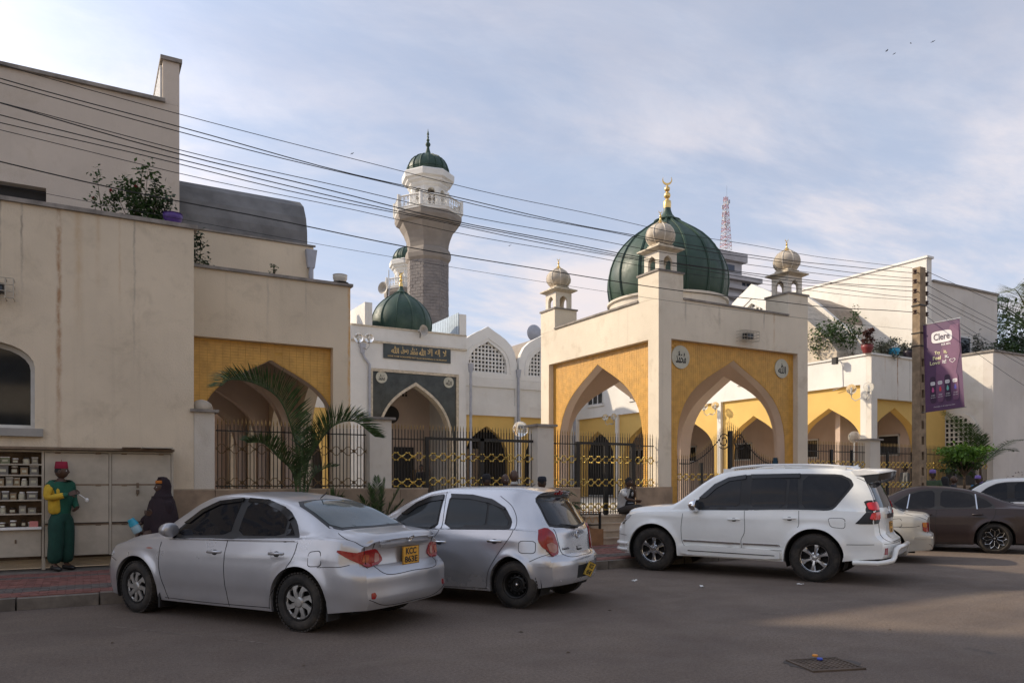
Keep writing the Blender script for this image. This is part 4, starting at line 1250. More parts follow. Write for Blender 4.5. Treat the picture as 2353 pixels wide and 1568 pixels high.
# ---- fence ------------------------------------------------------------
PH = 1.46          # plinth top
def plinth(x0, x1, label, y=15.0):
    t = thing('plinth_wall', label, 'low wall', (x0, y, 0), world=True)
    obj('wall', MB().box(x0, y - .04, .15, x1, y + .26, PH - .03), M['plinth'], t)
    obj('coping', MB().box(x0 - .005, y - .06, PH - .03, x1 + .005, y + .28, PH), M['stepm'], t)
    n = max(1, round((x1 - x0) / .72)); 
    for k in range(n):
        a_, b_ = x0 + (x1 - x0) * k / n + .004, x0 + (x1 - x0) * (k + 1) / n - .004
        for zz0, zz1 in ((.16, .78), (.788, PH - .034)):
            obj('stone_slab', MB().box(a_, y - .056 - RND.uniform(0, .003), zz0, b_, y - .041, zz1), M['plinth'], t)
    return t
plinth(1.40, 2.13, 'brown stone plinth under the left end pier beside the steel kiosk')
plinth(2.135, 5.15, 'brown stone plinth wall under the fence behind the young palm')
plinth(5.155, 6.40, 'short brown stone plinth between the second pier and the wide black gate')
plinth(9.02, 10.33, 'brown stone plinth left of the steps, behind the hatchback tail')
plinth(12.03, 12.775, 'brown stone plinth at the right end of the steps beside the gatehouse')
pierm = plaster('pier_plaster', (0.68, 0.62, 0.53), 0.45)
def pier(x0, x1, label, z0=PH, y=15.0):
    t = thing('fence_pier', label, 'pier', (x0, y, 0), world=True)
    obj('shaft', MB().box(x0, y, z0, x1, y + .42, 2.88), pierm, t)
    obj('cap', MB().box(x0 - .07, y - .07, 2.88, x1 + .07, y + .49, 2.93), M['cap'], t)
pier(1.775, 2.13, 'cream fence pier joined to the left wing, carrying a pale dome lamp')
pier(5.13, 5.60, 'cream fence pier between the palm fence and the wide gate')
pier(9.17, 9.61, 'cream fence pier left of the gatehouse behind the hatchback')
pier(21.26, 21.75, 'cream fence pier behind the white SUV on the right')
o = obj('pier_lamp', MB().lathe([(.19, 2.93), (.2, 2.96), (.17, 3.05), (.09, 3.11), (0, 3.13)], (1.93, 15.2, 0), 20), M['globe'] if False else M['greydome'], smooth=60)
tag(o, 'low pale dome lamp on the leftmost fence pier', 'lamp')

bar_me = {}
M['tipgold'] = plain('dull_gold_tip', (.34, .23, .09), .45, .6, var=.3)
def bar_mesh(z0, z1, tip=True):
    key = (round(z0, 2), round(z1, 2), tip)
    if key in bar_me: return bar_me[key]
    b = MB(); r = .0075
    b.box(-r, -r, z0, r, r, z1)
    me = mesh_of(b, 'fence_bar'); me.materials.append(M['black'])
    s_ = MB().lathe([(.007, z1 - .01), (.011, z1), (.007, z1 + .012), (.013, z1 + .035), (.009, z1 + .07), (.001, z1 + .12)], (0, 0, 0), 4)
    ms_ = mesh_of(s_, 'spear_tip'); ms_.materials.append(M['tipgold'])
    bar_me[key] = (me, ms_)
    return bar_me[key]
def braid(x0, L, n, zc, amp, y, r=.008):
    """two mirrored strands making a chain of hexagon loops and crossings"""
    b = MB()
    for s_ in (1, -1):
        pts = []
        for k in range(n):
            u = x0 + L * k / n; p_ = L / n
            for f_, h in ((0, -.35), (.10, -.35), (.2, .0), (.32, 1), (.5, 1), (.62, .0), (.72, -.35)):
                pass
            for f_, h in ((0.0, 0), (.18, .55), (.30, 1.0), (.56, 1.0), (.68, .55), (.86, 0)):
                pts.append((u + f_ * p_, y - .012 * (1 if h == 0 and s_ > 0 else 0), zc + s_ * amp * (h if k % 1 == 0 else -h)))
        pts.append((x0 + L, y, zc))
        b.tube(pts, r, 4)
        # crossing strand
    for k in range(n):
        u = x0 + L * (k + .93) / n
        d = L / n * .10
        for s_ in (1, -1):
            b.tube([(u - d, y, zc + s_ * amp * .4), (u + d, y, zc - s_ * amp * .4)], r, 4)
    return b
knob_me = None
def knob():
    global knob_me
    if knob_me is None:
        b = MB().lathe([(0, -.022), (.016, -.016), (.023, 0), (.016, .016), (0, .022)], (0, 0, 0), 8)
        knob_me = mesh_of(b, 'gold_knob', smooth=60); knob_me.materials.append(M['gold'])
    return knob_me
def fence(x0, x1, zb, label, bands, tip=2.71, y=15.16, pitch=.073, gold=True, rails=(), name='fence', cat='fence', posts=(), group=None, amp=.075, tips=None):
    t = thing(name, label, cat, (x0, y, 0), world=True, group=group)
    n = max(2, round((x1 - x0) / pitch))
    for k in range(n):
        x = x0 + (x1 - x0) * (k + .5) / n
        tz = tips(x) if tips else tip
        me, ms_ = bar_mesh(zb, round(tz, 2))
        b_ = inst('fence_bar', me, t, (x, y, 0))
        s_ = inst('spear_tip', ms_, t, (0, 0, 0)); s_.parent = b_; s_.location = (0, 0, 0)
    for z in rails: obj('rail', MB().box(x0, y - .012, z - .012, x1, y + .012, z + .012), M['black'], t)
    for z in bands:
        nn = max(2, round((x1 - x0) / .235))
        br = braid(x0, x1 - x0, nn, z, amp, y - .012, .010 if gold else .008)
        o_ = obj('ornament_band', br, M['gold'] if gold else M['brownmetal'], t)
        if gold:
            P_ = (x1 - x0) / nn
            for k in range(nn):
                for f_ in (.30, .56):
                    for s_ in (1, -1):
                        kb = inst('gold_knob', knob(), None, (0, 0, 0)); kb.parent = o_
                        kb.location = (x0 + (k + f_) * P_, y - .026, z + s_ * amp)
    for (xa, xb, z0_, z1_) in posts: obj('post', MB().box(xa, y - .035, z0_, xb, y + .035, z1_), M['black'], t)
    return t
M['brownmetal'] = plain('worn_brass_paint', (.20, .13, .06), .45, .5, var=.3)
fence(2.17, 5.10, PH, 'brown black iron fence with spear tips behind the young palm', (2.22, 1.58), tip=2.68, gold=False, rails=(2.56, PH + .05), amp=.085)
fence(5.64, 6.42, PH, 'short fence panel with gold knots between pier and wide gate', (2.13, 1.57), rails=(2.50, PH + .03))
fence(6.50, 9.13, PH - .62, 'wide double gate with gold knots and thick black frame, left of the hatchback pier', (2.13, 1.60), rails=(PH - .62,), name='gate', cat='gate',
      posts=((6.42, 6.50, .8, 2.56), (7.74, 7.84, .8, 2.56), (6.50, 9.13, 2.50, 2.56)))
fence(9.65, 10.35, PH, 'narrow fence panel with gold knots between the hatchback pier and the stair gate', (2.13, 1.57), rails=(2.50, PH + .03))
fence(10.46, 12.02, CZ + .03, 'double stair gate with three bands of gold knots at the top of the steps', (2.13, 1.57, .98), rails=(CZ + .08,), name='gate', cat='gate',
      posts=((10.35, 10.45, CZ, 2.56), (11.20, 11.28, CZ, 2.50), (12.03, 12.13, CZ, 2.56), (10.45, 12.03, 2.50, 2.56)))
fence(12.14, 12.76, PH, 'narrow fence panel with gold knots against the gatehouse corner', (2.13, 1.57), rails=(2.50, PH + .03))
# gate inside the street arch of the gatehouse, rising to a scrolled centre
def tipz(x):
    d = abs(x - 15.62)
    if d > 1.55: return 2.20
    return 2.22 + 1.15 * (1 - d / 1.55) ** 1.6 if d > .45 else 2.93 + (.45 - d) * .5
fence(13.66, 17.55, .35, 'tall black gate under the gatehouse arch rising to scrolls in the middle', (1.72, .62), y=15.32, rails=(.4,), name='gate', cat='gate', tips=tipz,
      posts=((14.50, 14.58, .3, 2.1), (15.55, 15.69, .3, 3.0), (16.66, 16.74, .3, 2.1)))
sc_ = MB()
for s_ in (-1, 1):
    for k in range(2):
        c_ = (15.62 + s_ * .30, 2.72)
        pts = [(c_[0] + (.06 + .18 * q_ / 28) * math.cos(q_ * .42) * s_, 15.26, c_[1] + (.06 + .18 * q_ / 28) * math.sin(q_ * .42)) for q_ in range(29)]
    sc_.tube(pts, .014, 5)
    sc_.tube([(15.62 + s_ * d_, 15.27, tipz(15.62 + s_ * d_) - .13) for d_ in (.46, .6, .8, 1.0, 1.25, 1.55, 1.9)], .014, 5)
o = obj('gate_scroll', sc_, M['black']); tag(o, 'pair of black spiral scrolls crowning the gatehouse gate', 'scrollwork')
fence(18.46, 21.22, PH - .3, 'fence with gold knots between the gatehouse and the right pier', (2.13, 1.55), rails=(2.50,), posts=((19.6, 19.68, 1.1, 2.56), (20.55, 20.63, 1.1, 2.56)))
fence(21.80, 24.2, .5, 'gate with gold knots just left of the lamp post', (2.13, 1.5), rails=(2.50,), name='gate', cat='gate', posts=((22.3, 22.38, .3, 2.56), (23.6, 23.68, .3, 2.56)))
fence(24.25, 28.0, PH - .3, 'fence with gold knots behind the bushes right of the pole', (2.13, 1.25), rails=(2.50,), posts=((26.0, 26.08, 1.1, 2.56),))
plinth(24.22, 28.05, 'brown stone plinth behind the bushes at the right')
plinth(18.42, 21.8, 'brown stone plinth right of the gatehouse hidden by the SUV')

# steps
for i in range(4):
    y0 = 14.04 + .24 * i
    z1 = .15 + .155 * (i + 1)
    o = obj('stone_step', MB().box(10.34, y0, .14, 12.02, 15.3 if i == 3 else 15.0, z1 - .03).box(10.33, y0 - .025, z1 - .03, 12.025, 15.3 if i == 3 else 15.0, z1), M['stepm'])
    tag(o, ['lowest', 'second lowest', 'third', 'topmost'][i] + ' sandstone step below the stair gate', 'step', 'steps up to the stair gate')
# planter
pb = thing('planter_bed', 'long low planter of brown stone below the fence, behind the silver cars', 'planter', (2.1, 14, 0), world=True)
obj('planter_wall', MB().box(2.1, 13.98, .15, 10.3, 14.08, .52).box(10.2, 14.08, .15, 10.3, 14.94, .52), plain('orange_brown_cement', (.30, .145, .06), .8, var=.25), pb)
obj('soil', MB().box(2.1, 14.08, .15, 10.2, 14.94, .45), M['soil'], pb)
rl = thing('planter_railing', 'small black railing with orange spear tips at the planter end by the steps', 'railing', (9.6, 13.9, 0), world=True)
rb = MB().box(9.0, 14.02, .60, 10.26, 14.05, .63).box(9.0, 14.02, .84, 10.26, 14.05, .87).box(10.22, 14.01, .52, 10.26, 14.06, .92)
obj('frame', rb, M['black'], rl)
otip = plain('orange_paint', (.45, .2, .04), .5)
for k in range(14):
    x = 9.05 + k * .09
    b_ = obj('spike', MB().lathe([(.008, .87), (.016, .90), (.001, .97)], (x, 14.035, 0), 4), otip, rl)
obj('scrollwork', MB().tube([(9.1 + k * .05, 14.035, .735 + .08 * math.sin(k * 1.6)) for k in range(23)], .008, 4), otip, rl)
bo = at(1357, 1312, Z=0)
bl = thing('bollard', 'short black and white kerb bollard beside the hatchback bumper', 'bollard', (bo.x, bo.y + .12, .0))
obj('post', MB().lathe([(.045, 0), (.045, .36), (0, .36)], n=12), M['black'], bl)
obj('white_band', MB().lathe([(.046, .36), (.046, .58), (0, .58)], n=12), M['concrete'], bl)
obj('black_cap', MB().lathe([(.046, .58), (.046, .70), (.02, .72), (0, .72)], n=12), M['black'], bl)

# ---- power pole, banner, wires ---------------------------------------
PXp, PYp = 19.80, 12.5
pz_top = at(2108, 615, Y=12.5).z
pp = thing('utility_pole', 'weathered concrete utility pole with ladder holes carrying the cables', 'utility pole', (PXp, PYp, 0), world=True)
ZT = pz_top
hw0, hw1 = .165, .125
def hwz(z): return hw0 + (hw1 - hw0) * z / ZT
b = MB()
loops = [[(-hwz(0), 0), (hwz(0), 0), (hwz(ZT), ZT), (-hwz(ZT), ZT)]]
z = .5
while z < 4.9:
    h_ = .05 + (hwz(z) - .165) * .5
    loops.append([(-.055, z), (.055, z), (.055, z + .22), (-.055, z + .22)]); z += .42
b.extrude([loops[0]] + loops[1:], lambda u, v, w_: (PXp + u, PYp - .11 + w_, v), .22)
obj('pole', b, M['wood'], pp)
obj('recess_back', MB().box(PXp - .056, PYp - .04, .4, PXp + .056, PYp + .04, 5.0), M['bark'], pp)
ins_z = [at(2095, yy, Y=12.5).z for yy in (625, 647, 669, 691, 717)]
for i, z in enumerate(ins_z):
    for s_ in (-1, 1):
        x = PXp + s_ * .26
        o_ = obj('insulator', MB().lathe([(.02, -.06), (.05, -.05), (.05, -.02), (.025, 0), (.05, .02), (.05, .05), (.02, .06)], (x, PYp - .05, z), 12), M['porc'], pp, smooth=50)
    obj('bolt', MB().tube([(PXp - .26, PYp - .05, z), (PXp + .26, PYp - .05, z)], .012, 5), M['black'], pp)
for z in (5.6, 5.25, 6.35):
    obj('clamp', MB().box(PXp - .15, PYp - .13, z, PXp + .15, PYp + .13, z + .03), M['black'], pp)
XL = -8.0
wires = [  # y at x=0, y at the pole, (x, y) check point, radius
    (147.5, 616, (831, 371), .007), (178, 625, (831, 403), .010), (191, 640, (831, 408), .009), (237, 647, (831, 441.5), .008), (238, 660, (831, 457), .011),
    (262, 668, (831, 466), .010), (280, 682, (831, 473), .009), (300, 691, (831, 488), .007), (371.7, 717, (831, 546), .012)]
names = ['topmost', 'second from the top', 'third from the top', 'fourth from the top', 'fifth from the top', 'sixth from the top', 'third from the bottom', 'second from the bottom', 'thick lowest']
for (ya, yb, (cx_, cy_), r_), nm in zip(wires, names):
    YY = PYp - .05
    A_ = at(0, ya, Y=YY); B_ = at(2096, yb, Y=YY); C_ = at(cx_, cy_, Y=YY)
    # parabola through three points in the vertical plane of the cable
    co = np.polyfit([A_.x, C_.x, B_.x], [A_.z, C_.z, B_.z], 2)
    pts = []
    for k in range(49):
        x = XL + (B_.x - XL) * k / 48
        if x < A_.x: z = A_.z + (2 * co[0] * A_.x + co[1]) * (x - A_.x)
        else: z = float(np.polyval(co, x))
        pts.append((x, YY + .015 * math.sin(k * .9 + ya), z + .012 * math.sin(k * .7 + yb)))
    o = obj('power_cable', MB().tube(pts, r_ * .8, 5), M['cable'], smooth=60)
    tag(o, nm + ' of the black cables running left from the pole', 'cable', 'overhead cables')
A_ = at(0, 395, Y=14.4); 
pts = []
pa, pb2, pc2 = at(107, 445, Y=13.9), at(882, 587, Y=13.9), at(2096, 757, Y=13.9)
co = np.polyfit([pa.x, pb2.x, pc2.x], [pa.z, pb2.z, pc2.z], 2)
pts = [(pa.x - 3 + (pc2.x + 6 - pa.x) * k / 40, 13.9, float(np.polyval(co, pa.x - 3 + (pc2.x + 6 - pa.x) * k / 40))) for k in range(41)]
o = obj('telephone_wire', MB().tube(pts, .004, 4), M['cable'], smooth=60); tag(o, 'thin wire sagging below the cable bundle in front of the domes', 'wire')
ends = [(2352, 738, 620), (2352, 790, 650), (2352, 800, 668), (2352, 812, 676), (2352, 850, 690), (2352, 860, 700), (2352, 905, 722)]
for i, (xe, ye, ys) in enumerate(ends):
    S_ = at(2122, ys, Y=12.45)
    E_ = at(xe, ye - 26, Y=14.6)
    pts = [tuple(S_.lerp(E_, k / 10 * 1.6) - Vector((0, 0, .10 * math.sin(math.pi * min(1, k / 10))))) for k in range(11)]
    o = obj('power_cable', MB().tube(pts, .008, 4), M['cable'], smooth=60)
    tag(o, ['topmost', 'second highest', 'third highest', 'middle', 'third lowest', 'second lowest', 'lowest'][i] + ' of the cables leaving the pole to the right', 'cable', 'cables right of the pole')

bx = PXp
bn = thing('banner', 'purple skin cream banner hanging from the pole over the pavement', 'banner', (bx, 12.2, 3.4), world=True)
c_tl, c_tr, c_bl, c_br = at(2121, 748, X=bx), at(2205, 732, X=bx), at(2127, 947, X=bx), at(2217, 934, X=bx)
def bpos(u, v, w_=0.0):
    t_ = c_tl.lerp(c_tr, u); b_ = c_bl.lerp(c_br, u); p_ = b_.lerp(t_, v)
    return (bx - .02 - (w_ > 0) * .008 + .010 * math.sin(u * 4.2 + v * 2.5) * (1 - abs(2 * v - 1) * .6) - w_, p_.y, p_.z)
N1 = 16
b = MB(); vs_ = []; 
for j in range(N1 + 1):
    for i in range(N1 + 1): vs_.append(bpos(i / N1, j / N1))
b.add(vs_, [(j * (N1 + 1) + i, j * (N1 + 1) + i + 1, (j + 1) * (N1 + 1) + i + 1, (j + 1) * (N1 + 1) + i) for j in range(N1) for i in range(N1)])
purple = plain('purple_banner_print', (.10, .045, .11), .55, var=.08)
cl = obj('banner_cloth', b, purple, bn, smooth=60)
obj('banner_arm', MB().tube([tuple(c_tl + Vector((0, .2, .02))), tuple(c_tr + Vector((0, -.03, .02)))], .015).tube([tuple(c_bl + Vector((0, .2, -.0))), tuple(c_br + Vector((0, -.03, -.0)))], .012), M['steel'], bn)
def bmesh_map(me_or_pts, u0, v0, wu, hv, m, name='print', off=.006, faces=None):
    """flat print: local coords (-.5...5) mapped on the banner"""
    mb = MB()
    mb.v = [bpos(u0 + x * wu, v0 + y * hv, off) for x, y in me_or_pts]
    mb.f = faces
    o_ = obj(name, mb, m, cl, recalc=False)
    o_.location = (0, 0, 0)
    return o_
def banner_text(s, u, v, wu, hv, m, bold=.0, off=.010):
    me = text_mesh(s, width=1.0, height=1.0, depth=0, bold=bold)
    pts_ = [(v_.co.x, v_.co.y) for v_ in me.vertices]
    fs_ = [tuple(p_.vertices) for p_ in me.polygons]
    bmesh_map(pts_, u, v, wu, hv, m, 'lettering', off, fs_)
def banner_shape(poly, u, v, wu, hv, m, off=.006, name='printed_shape'):
    tr = geometry.tessellate_polygon([[Vector((x, y, 0)) for x, y in poly]])
    bmesh_map(poly, u, v, wu, hv, m, name, off, [tuple(t_) for t_ in tr])
ORG[cl] = ORG[bn]
bw_ = plain('banner_white_print', (.72, .70, .72), .55, var=.03)
by_ = plain('banner_cream_print', (.75, .72, .42), .55, var=.03)
dkp = plain('banner_dark_purple_print', (.045, .02, .055), .55)
lav = plain('banner_lighter_purple_print', (.17, .075, .15), .55)
rr = [(.5 * (abs(math.cos(a_)) ** .45) * (1 if math.cos(a_) > 0 else -1), .5 * (abs(math.sin(a_)) ** .45) * (1 if math.sin(a_) > 0 else -1)) for a_ in [2 * math.pi * k / 32 for k in range(32)]]
circ = [(.5 * math.cos(2 * math.pi * k / 24), .5 * math.sin(2 * math.pi * k / 24)) for k in range(24)]
banner_shape([(-.5, -.5), (.1, -.5), (.5, .1), (.5, .5), (.2, .5), (-.4, .0)], .62, .55, .7, .8, lav, .003)
banner_shape(rr, .51, .835, .56, .135, bw_)
banner_text('Clere', .51, .838, .43, .075, dkp, .01)
banner_text('FOR MEN', .62, .742, .24, .026, bw_, .02)
banner_text('Try', .38, .655, .15, .045, by_, .02); banner_text('it,', .60, .655, .09, .045, by_, .02)
banner_text('Feel', .36, .600, .22, .042, by_, .02); banner_text('it,', .63, .600, .10, .045, bw_, .02)
banner_text('Love', .30, .548, .27, .042, by_, .02); banner_text('it!', .56, .548, .10, .044, bw_, .02)
ht = []
for k in range(40):
    a_ = 2 * math.pi * k / 40
    ht.append((16 * math.sin(a_) ** 3 / 34, (13 * math.cos(a_) - 5 * math.cos(2 * a_) - 2 * math.cos(3 * a_) - math.cos(4 * a_)) / 34))
hin = [(x * .78, y * .78) for x, y in ht]
hm_f = [(k, (k + 1) % 40, 40 + (k + 1) % 40, 40 + k) for k in range(40)]
bmesh_map(ht + hin, .77, .545, .17, .062, bw_, 'printed_heart', .007, hm_f)
drop = [(math.sin(a_) * .5 * (1 - .5 * (1 + math.cos(a_)) * .7), math.cos(a_) * .5) for a_ in [2 * math.pi * k / 20 for k in range(20)]]
for k, c_ in enumerate([(.55, .10, .28), (.62, .06, .08), (.16, .45, .40), (.14, .12, .48)]):
    u = .22 + k * .195; v = .245
    banner_shape(rr, u, v + .0, .165, .30, lav if k % 2 else dkp, .005, 'printed_bottle')
    banner_shape(rr, u, v + .07, .12, .04, bw_, .008)
    banner_text('Clere', u, v + .072, .09, .016, dkp, .0)
    banner_shape(drop, u, v + .0, .085, .06, plain('drop_print_%s' % 'pink red teal blue'.split()[k], c_, .5), .008)
    banner_text('FOR MEN', u, v - .065, .10, .012, bw_, .01); banner_text('BODY LOTION', u, v - .09, .12, .01, bw_, .01)
banner_text('Available in all supermarkets', .5, .045, .55, .014, bw_, .0)

# ---- globe street lamps ----------------------------------------------
def globe_lamp(label, p, arm=(0.0, 0.0), group=None, s=1.0, gap=.24, up=.0, ang=0.0):
    t = thing('globe_lamp', label, 'lamp', p, ang, group=group)
    b = MB()
    for s_ in (-1, 1):
        b.tube([(0, 0, -.35 * s), (s_ * gap * .5, 0, -.42 * s), (s_ * gap, 0, -.3 * s), (s_ * gap, 0, -.16 * s)], .014 * s, 6)
        obj('globe', MB().lathe([(r_ * s, z_ * s) for r_, z_ in [(0, -.17)] + [(.17 * math.sin(math.pi * k / 12), -.17 * math.cos(math.pi * k / 12)) for k in range(1, 12)] + [(0, .17)]], (s_ * gap, 0, 0), 24), M['globe'], t, smooth=80)
        obj('bulb', MB().lathe([(.02 * s, -.12 * s), (.03 * s, -.02 * s), (.02 * s, .05 * s), (0, .06 * s)], (s_ * gap, 0, 0), 10), M['white'], t)
        obj('lamp_cup', MB().lathe([(.03 * s, -.2 * s), (.06 * s, -.165 * s), (.055 * s, -.15 * s)], (s_ * gap, 0, 0), 12), M['steel'], t)
    b.tube([(0, 0, -.35 * s), (0, .35 * s, -.35 * s)], .02 * s, 6)
    obj('bracket', b, M['steel'], t)
    return t
q = at(836, 776, Y=20.0); globe_lamp('pair of clear globe lamps on the wall corner left of the portal', (q.x, q.y, q.z), s=.75, gap=.14, ang=R(-25))
q = at(1975, 891, X=23.1); globe_lamp('pair of clear globe lamps on the white corner wall right of the gatehouse', (q.x, q.y, q.z), s=1.0, gap=.33, ang=R(-90))
q = at(1630, 932, X=23.1); globe_lamp('pair of clear globe lamps seen through the right gatehouse arch', (q.x, q.y, q.z), s=.95, gap=.27, ang=R(-75))
q = at(1400, 957, X=23.1); globe_lamp('pair of clear globe lamps seen through the left gatehouse arch', (q.x, q.y, q.z), s=.95, gap=.27, ang=R(-75))
def post_lamp(label, p, zb, s=1.0):
    t = thing('globe_lamp', label, 'lamp', (p.x, p.y, p.z))
    obj('globe', MB().lathe([(0, -.2)] + [(.2 * math.sin(math.pi * k / 12), -.2 * math.cos(math.pi * k / 12)) for k in range(1, 12)] + [(0, .2)], (0, 0, 0), 24), M['globe'], t, smooth=80)
    obj('post', MB().tube([(0, 0, -.19), (0, 0, zb - p.z)], .03), M['white'], t)
post_lamp('single globe lamp on a post behind the fence, left of the hatchback pier', at(1195, 985, Y=16.8), CZ)
post_lamp('single globe lamp on a post behind the fence, left of the right pier', at(1962, 1003, Y=17.0), CZ)
fl = at(1930, 830, X=23.45)
t = thing('wall_floodlight', 'small dark floodlight on the white parapet right of the gatehouse', 'floodlight', (23.45, fl.y, fl.z))
obj('housing', MB().box(-.35, -.09, -.12, -.22, .09, .12), M['black'], t)
obj('arm', MB().tube([(0, 0, 0), (-.25, 0, 0)], .015).tube([(0, -.02, 0), (-.01, -.10, -.2), (-.01, -.12, -.9), (-.01, .3, -1.0)], .012), M['pipe'], t)
# ================================================================== CARS
def paint(name, col, metal, rough, dust=0.3, coat=.85, dustc=(0.30, 0.24, 0.18)):
    t = NT(name)
    o = t.coord((1, 1, 1))
    c = t.mix(t.rng(t.noise(o, 2.2, 5, 0.6), 0.3, 0.7), tuple(x * .93 for x in col), col)
    sp = t.n('ShaderNodeSeparateXYZ'); t.l(t.coord((1, 1, 1)), sp.inputs[0])
    low_ = t.rng(sp.outputs[2], 0.18, 0.75, 0.75, 0.0)
    f = t.math('MULTIPLY', t.math('ADD', low_, 0.12), t.rng(t.noise(o, 3.0, 4, 0.6), 0.2, 0.85))
    top = t.n('ShaderNodeNewGeometry'); sn = t.n('ShaderNodeSeparateXYZ'); t.l(top.outputs['Normal'], sn.inputs[0])
    f = t.math('ADD', f, t.math('MULTIPLY', t.rng(sn.outputs[2], 0.4, 1.0), t.rng(t.noise(o, 4, 4, 0.6), .25, .8, .3, .7)))
    f = t.math('MULTIPLY', f, dust, True)
    c = t.mix(f, c, dustc)
    t.set(c, t.math('ADD', rough, t.math('MULTIPLY', f, 0.45)), t.math('MULTIPLY', metal, t.math('SUBTRACT', 1.0, f)), Coat_Weight=t.math('SUBTRACT', coat, f, True), Coat_Roughness=0.06)
    return t.m
M['silver'] = paint('silver_car_paint', (0.50, 0.505, 0.53), 0.62, 0.27, 0.40)
M['silver2'] = paint('bright_silver_paint', (0.57, 0.58, 0.61), 0.65, 0.22, 0.28)
M['pearl'] = paint('pearl_white_paint', (0.86, 0.87, 0.84), 0.0, 0.30, 0.07)
M['cream'] = paint('cream_car_paint', (0.56, 0.53, 0.46), 0.1, 0.35, 0.4)
M['maroon'] = paint('dark_plum_paint', (0.018, 0.009, 0.010), 0.0, 0.35, 0.05, .25)
M['whitec'] = paint('white_car_paint', (0.84, 0.84, 0.82), 0.0, 0.3, 0.1)
def carglass(name, col, rough=0.04):
    t = NT(name); o = t.coord()
    t.set(t.mix(t.rng(t.noise(o, 4, 6, .7), .45, .8, 0, .5), col, tuple(min(1, x + .02) for x in col)), rough, 0.0, IOR=1.5, Specular_IOR_Level=.3)
    return t.m
M['cglass'] = carglass('tinted_car_glass', (0.010, 0.010, 0.012))
M['cglass2'] = carglass('light_tinted_car_glass', (0.030, 0.036, 0.040))
M['rglass'] = carglass('rear_screen_glass', (0.055, 0.075, 0.078), 0.06)
M['trim'] = plain('black_rubber_trim', (0.012, 0.012, 0.013), 0.5)
M['visor'] = plain('smoked_rain_visor', (0.008, 0.008, 0.009), 0.12)
M['seam'] = plain('panel_gap', (0.010, 0.010, 0.010), 0.9)
def tyremat():
    t = NT('dusty_tyre_rubber'); o = t.coord()
    t.set(t.mix(t.rng(t.noise(o, 6, 6, .65), .35, .75), (.016, .015, .014), (.060, .050, .040)), .85)
    t.bump(t.noise(o, 60, 3), .002, .5)
    return t.m
M['tyre'] = tyremat()
M['rim'] = plain('dull_silver_wheel_trim', (0.40, 0.39, 0.37), 0.38, 0.7, var=.2, vscale=9)
M['alloy'] = plain('polished_alloy', (0.62, 0.62, 0.62), 0.16, 0.95, var=.1)
M['steelblk'] = plain('black_steel_wheel', (0.020, 0.019, 0.018), 0.45, .3, var=.4, vscale=9)
M['chrome'] = plain('chrome_trim', (0.75, 0.75, 0.76), 0.08, 1.0, var=.05)
def lampmat(name, col):
    t = NT(name); o = t.coord()
    t.set(t.mix(t.rng(t.noise(o, 18, 2, .5), .35, .65), tuple(x * .85 for x in col), col), .12, 0.0, Coat_Weight=.35, Coat_Roughness=.05)
    return t.m
M['redlamp'] = lampmat('red_tail_lamp_lens', (0.30, 0.004, 0.007))
M['brightred'] = lampmat('bright_red_lamp_lens', (0.75, 0.02, 0.03))
M['amber'] = lampmat('amber_lens', (0.55, 0.17, 0.02))
M['amberred'] = lampmat('dull_amber_red_lens', (0.40, 0.06, 0.015))
M['clearlamp'] = lampmat('clear_lamp_lens', (0.50, 0.50, 0.50))
M['pinklamp'] = lampmat('pale_reflector_lens', (0.42, 0.20, 0.17))
M['plate'] = plain('yellow_number_plate', (0.72, 0.36, 0.03), 0.45, var=.1)
M['plate2'] = plain('yellow_lemon_number_plate', (0.74, 0.50, 0.06), 0.45, var=.1)
M['under'] = plain('black_underbody', (0.012, 0.011, 0.010), 0.9)

def interp(tab):
    xs = np.array([a for a, b in tab], float); ys = np.array([b for a, b in tab], float)
    if xs[0] > xs[-1]: xs, ys = xs[::-1], ys[::-1]
    h = np.diff(xs); d = np.diff(ys) / h
    m = np.zeros(len(xs)); m[0], m[-1] = d[0], d[-1]
    for i in range(1, len(xs) - 1):
        if d[i - 1] * d[i] <= 0: m[i] = 0
        else:
            w1, w2 = 2 * h[i] + h[i - 1], h[i] + 2 * h[i - 1]
            m[i] = (w1 + w2) / (w1 / d[i - 1] + w2 / d[i])
    def f(x):
        x = min(max(x, xs[0]), xs[-1]); i = int(min(max(np.searchsorted(xs, x) - 1, 0), len(xs) - 2))
        t = (x - xs[i]) / h[i]
        return float(ys[i] * (2 * t**3 - 3 * t**2 + 1) + h[i] * m[i] * (t**3 - 2 * t**2 + t) + ys[i + 1] * (-2 * t**3 + 3 * t**2) + h[i] * m[i + 1] * (t**3 - t**2))
    return f
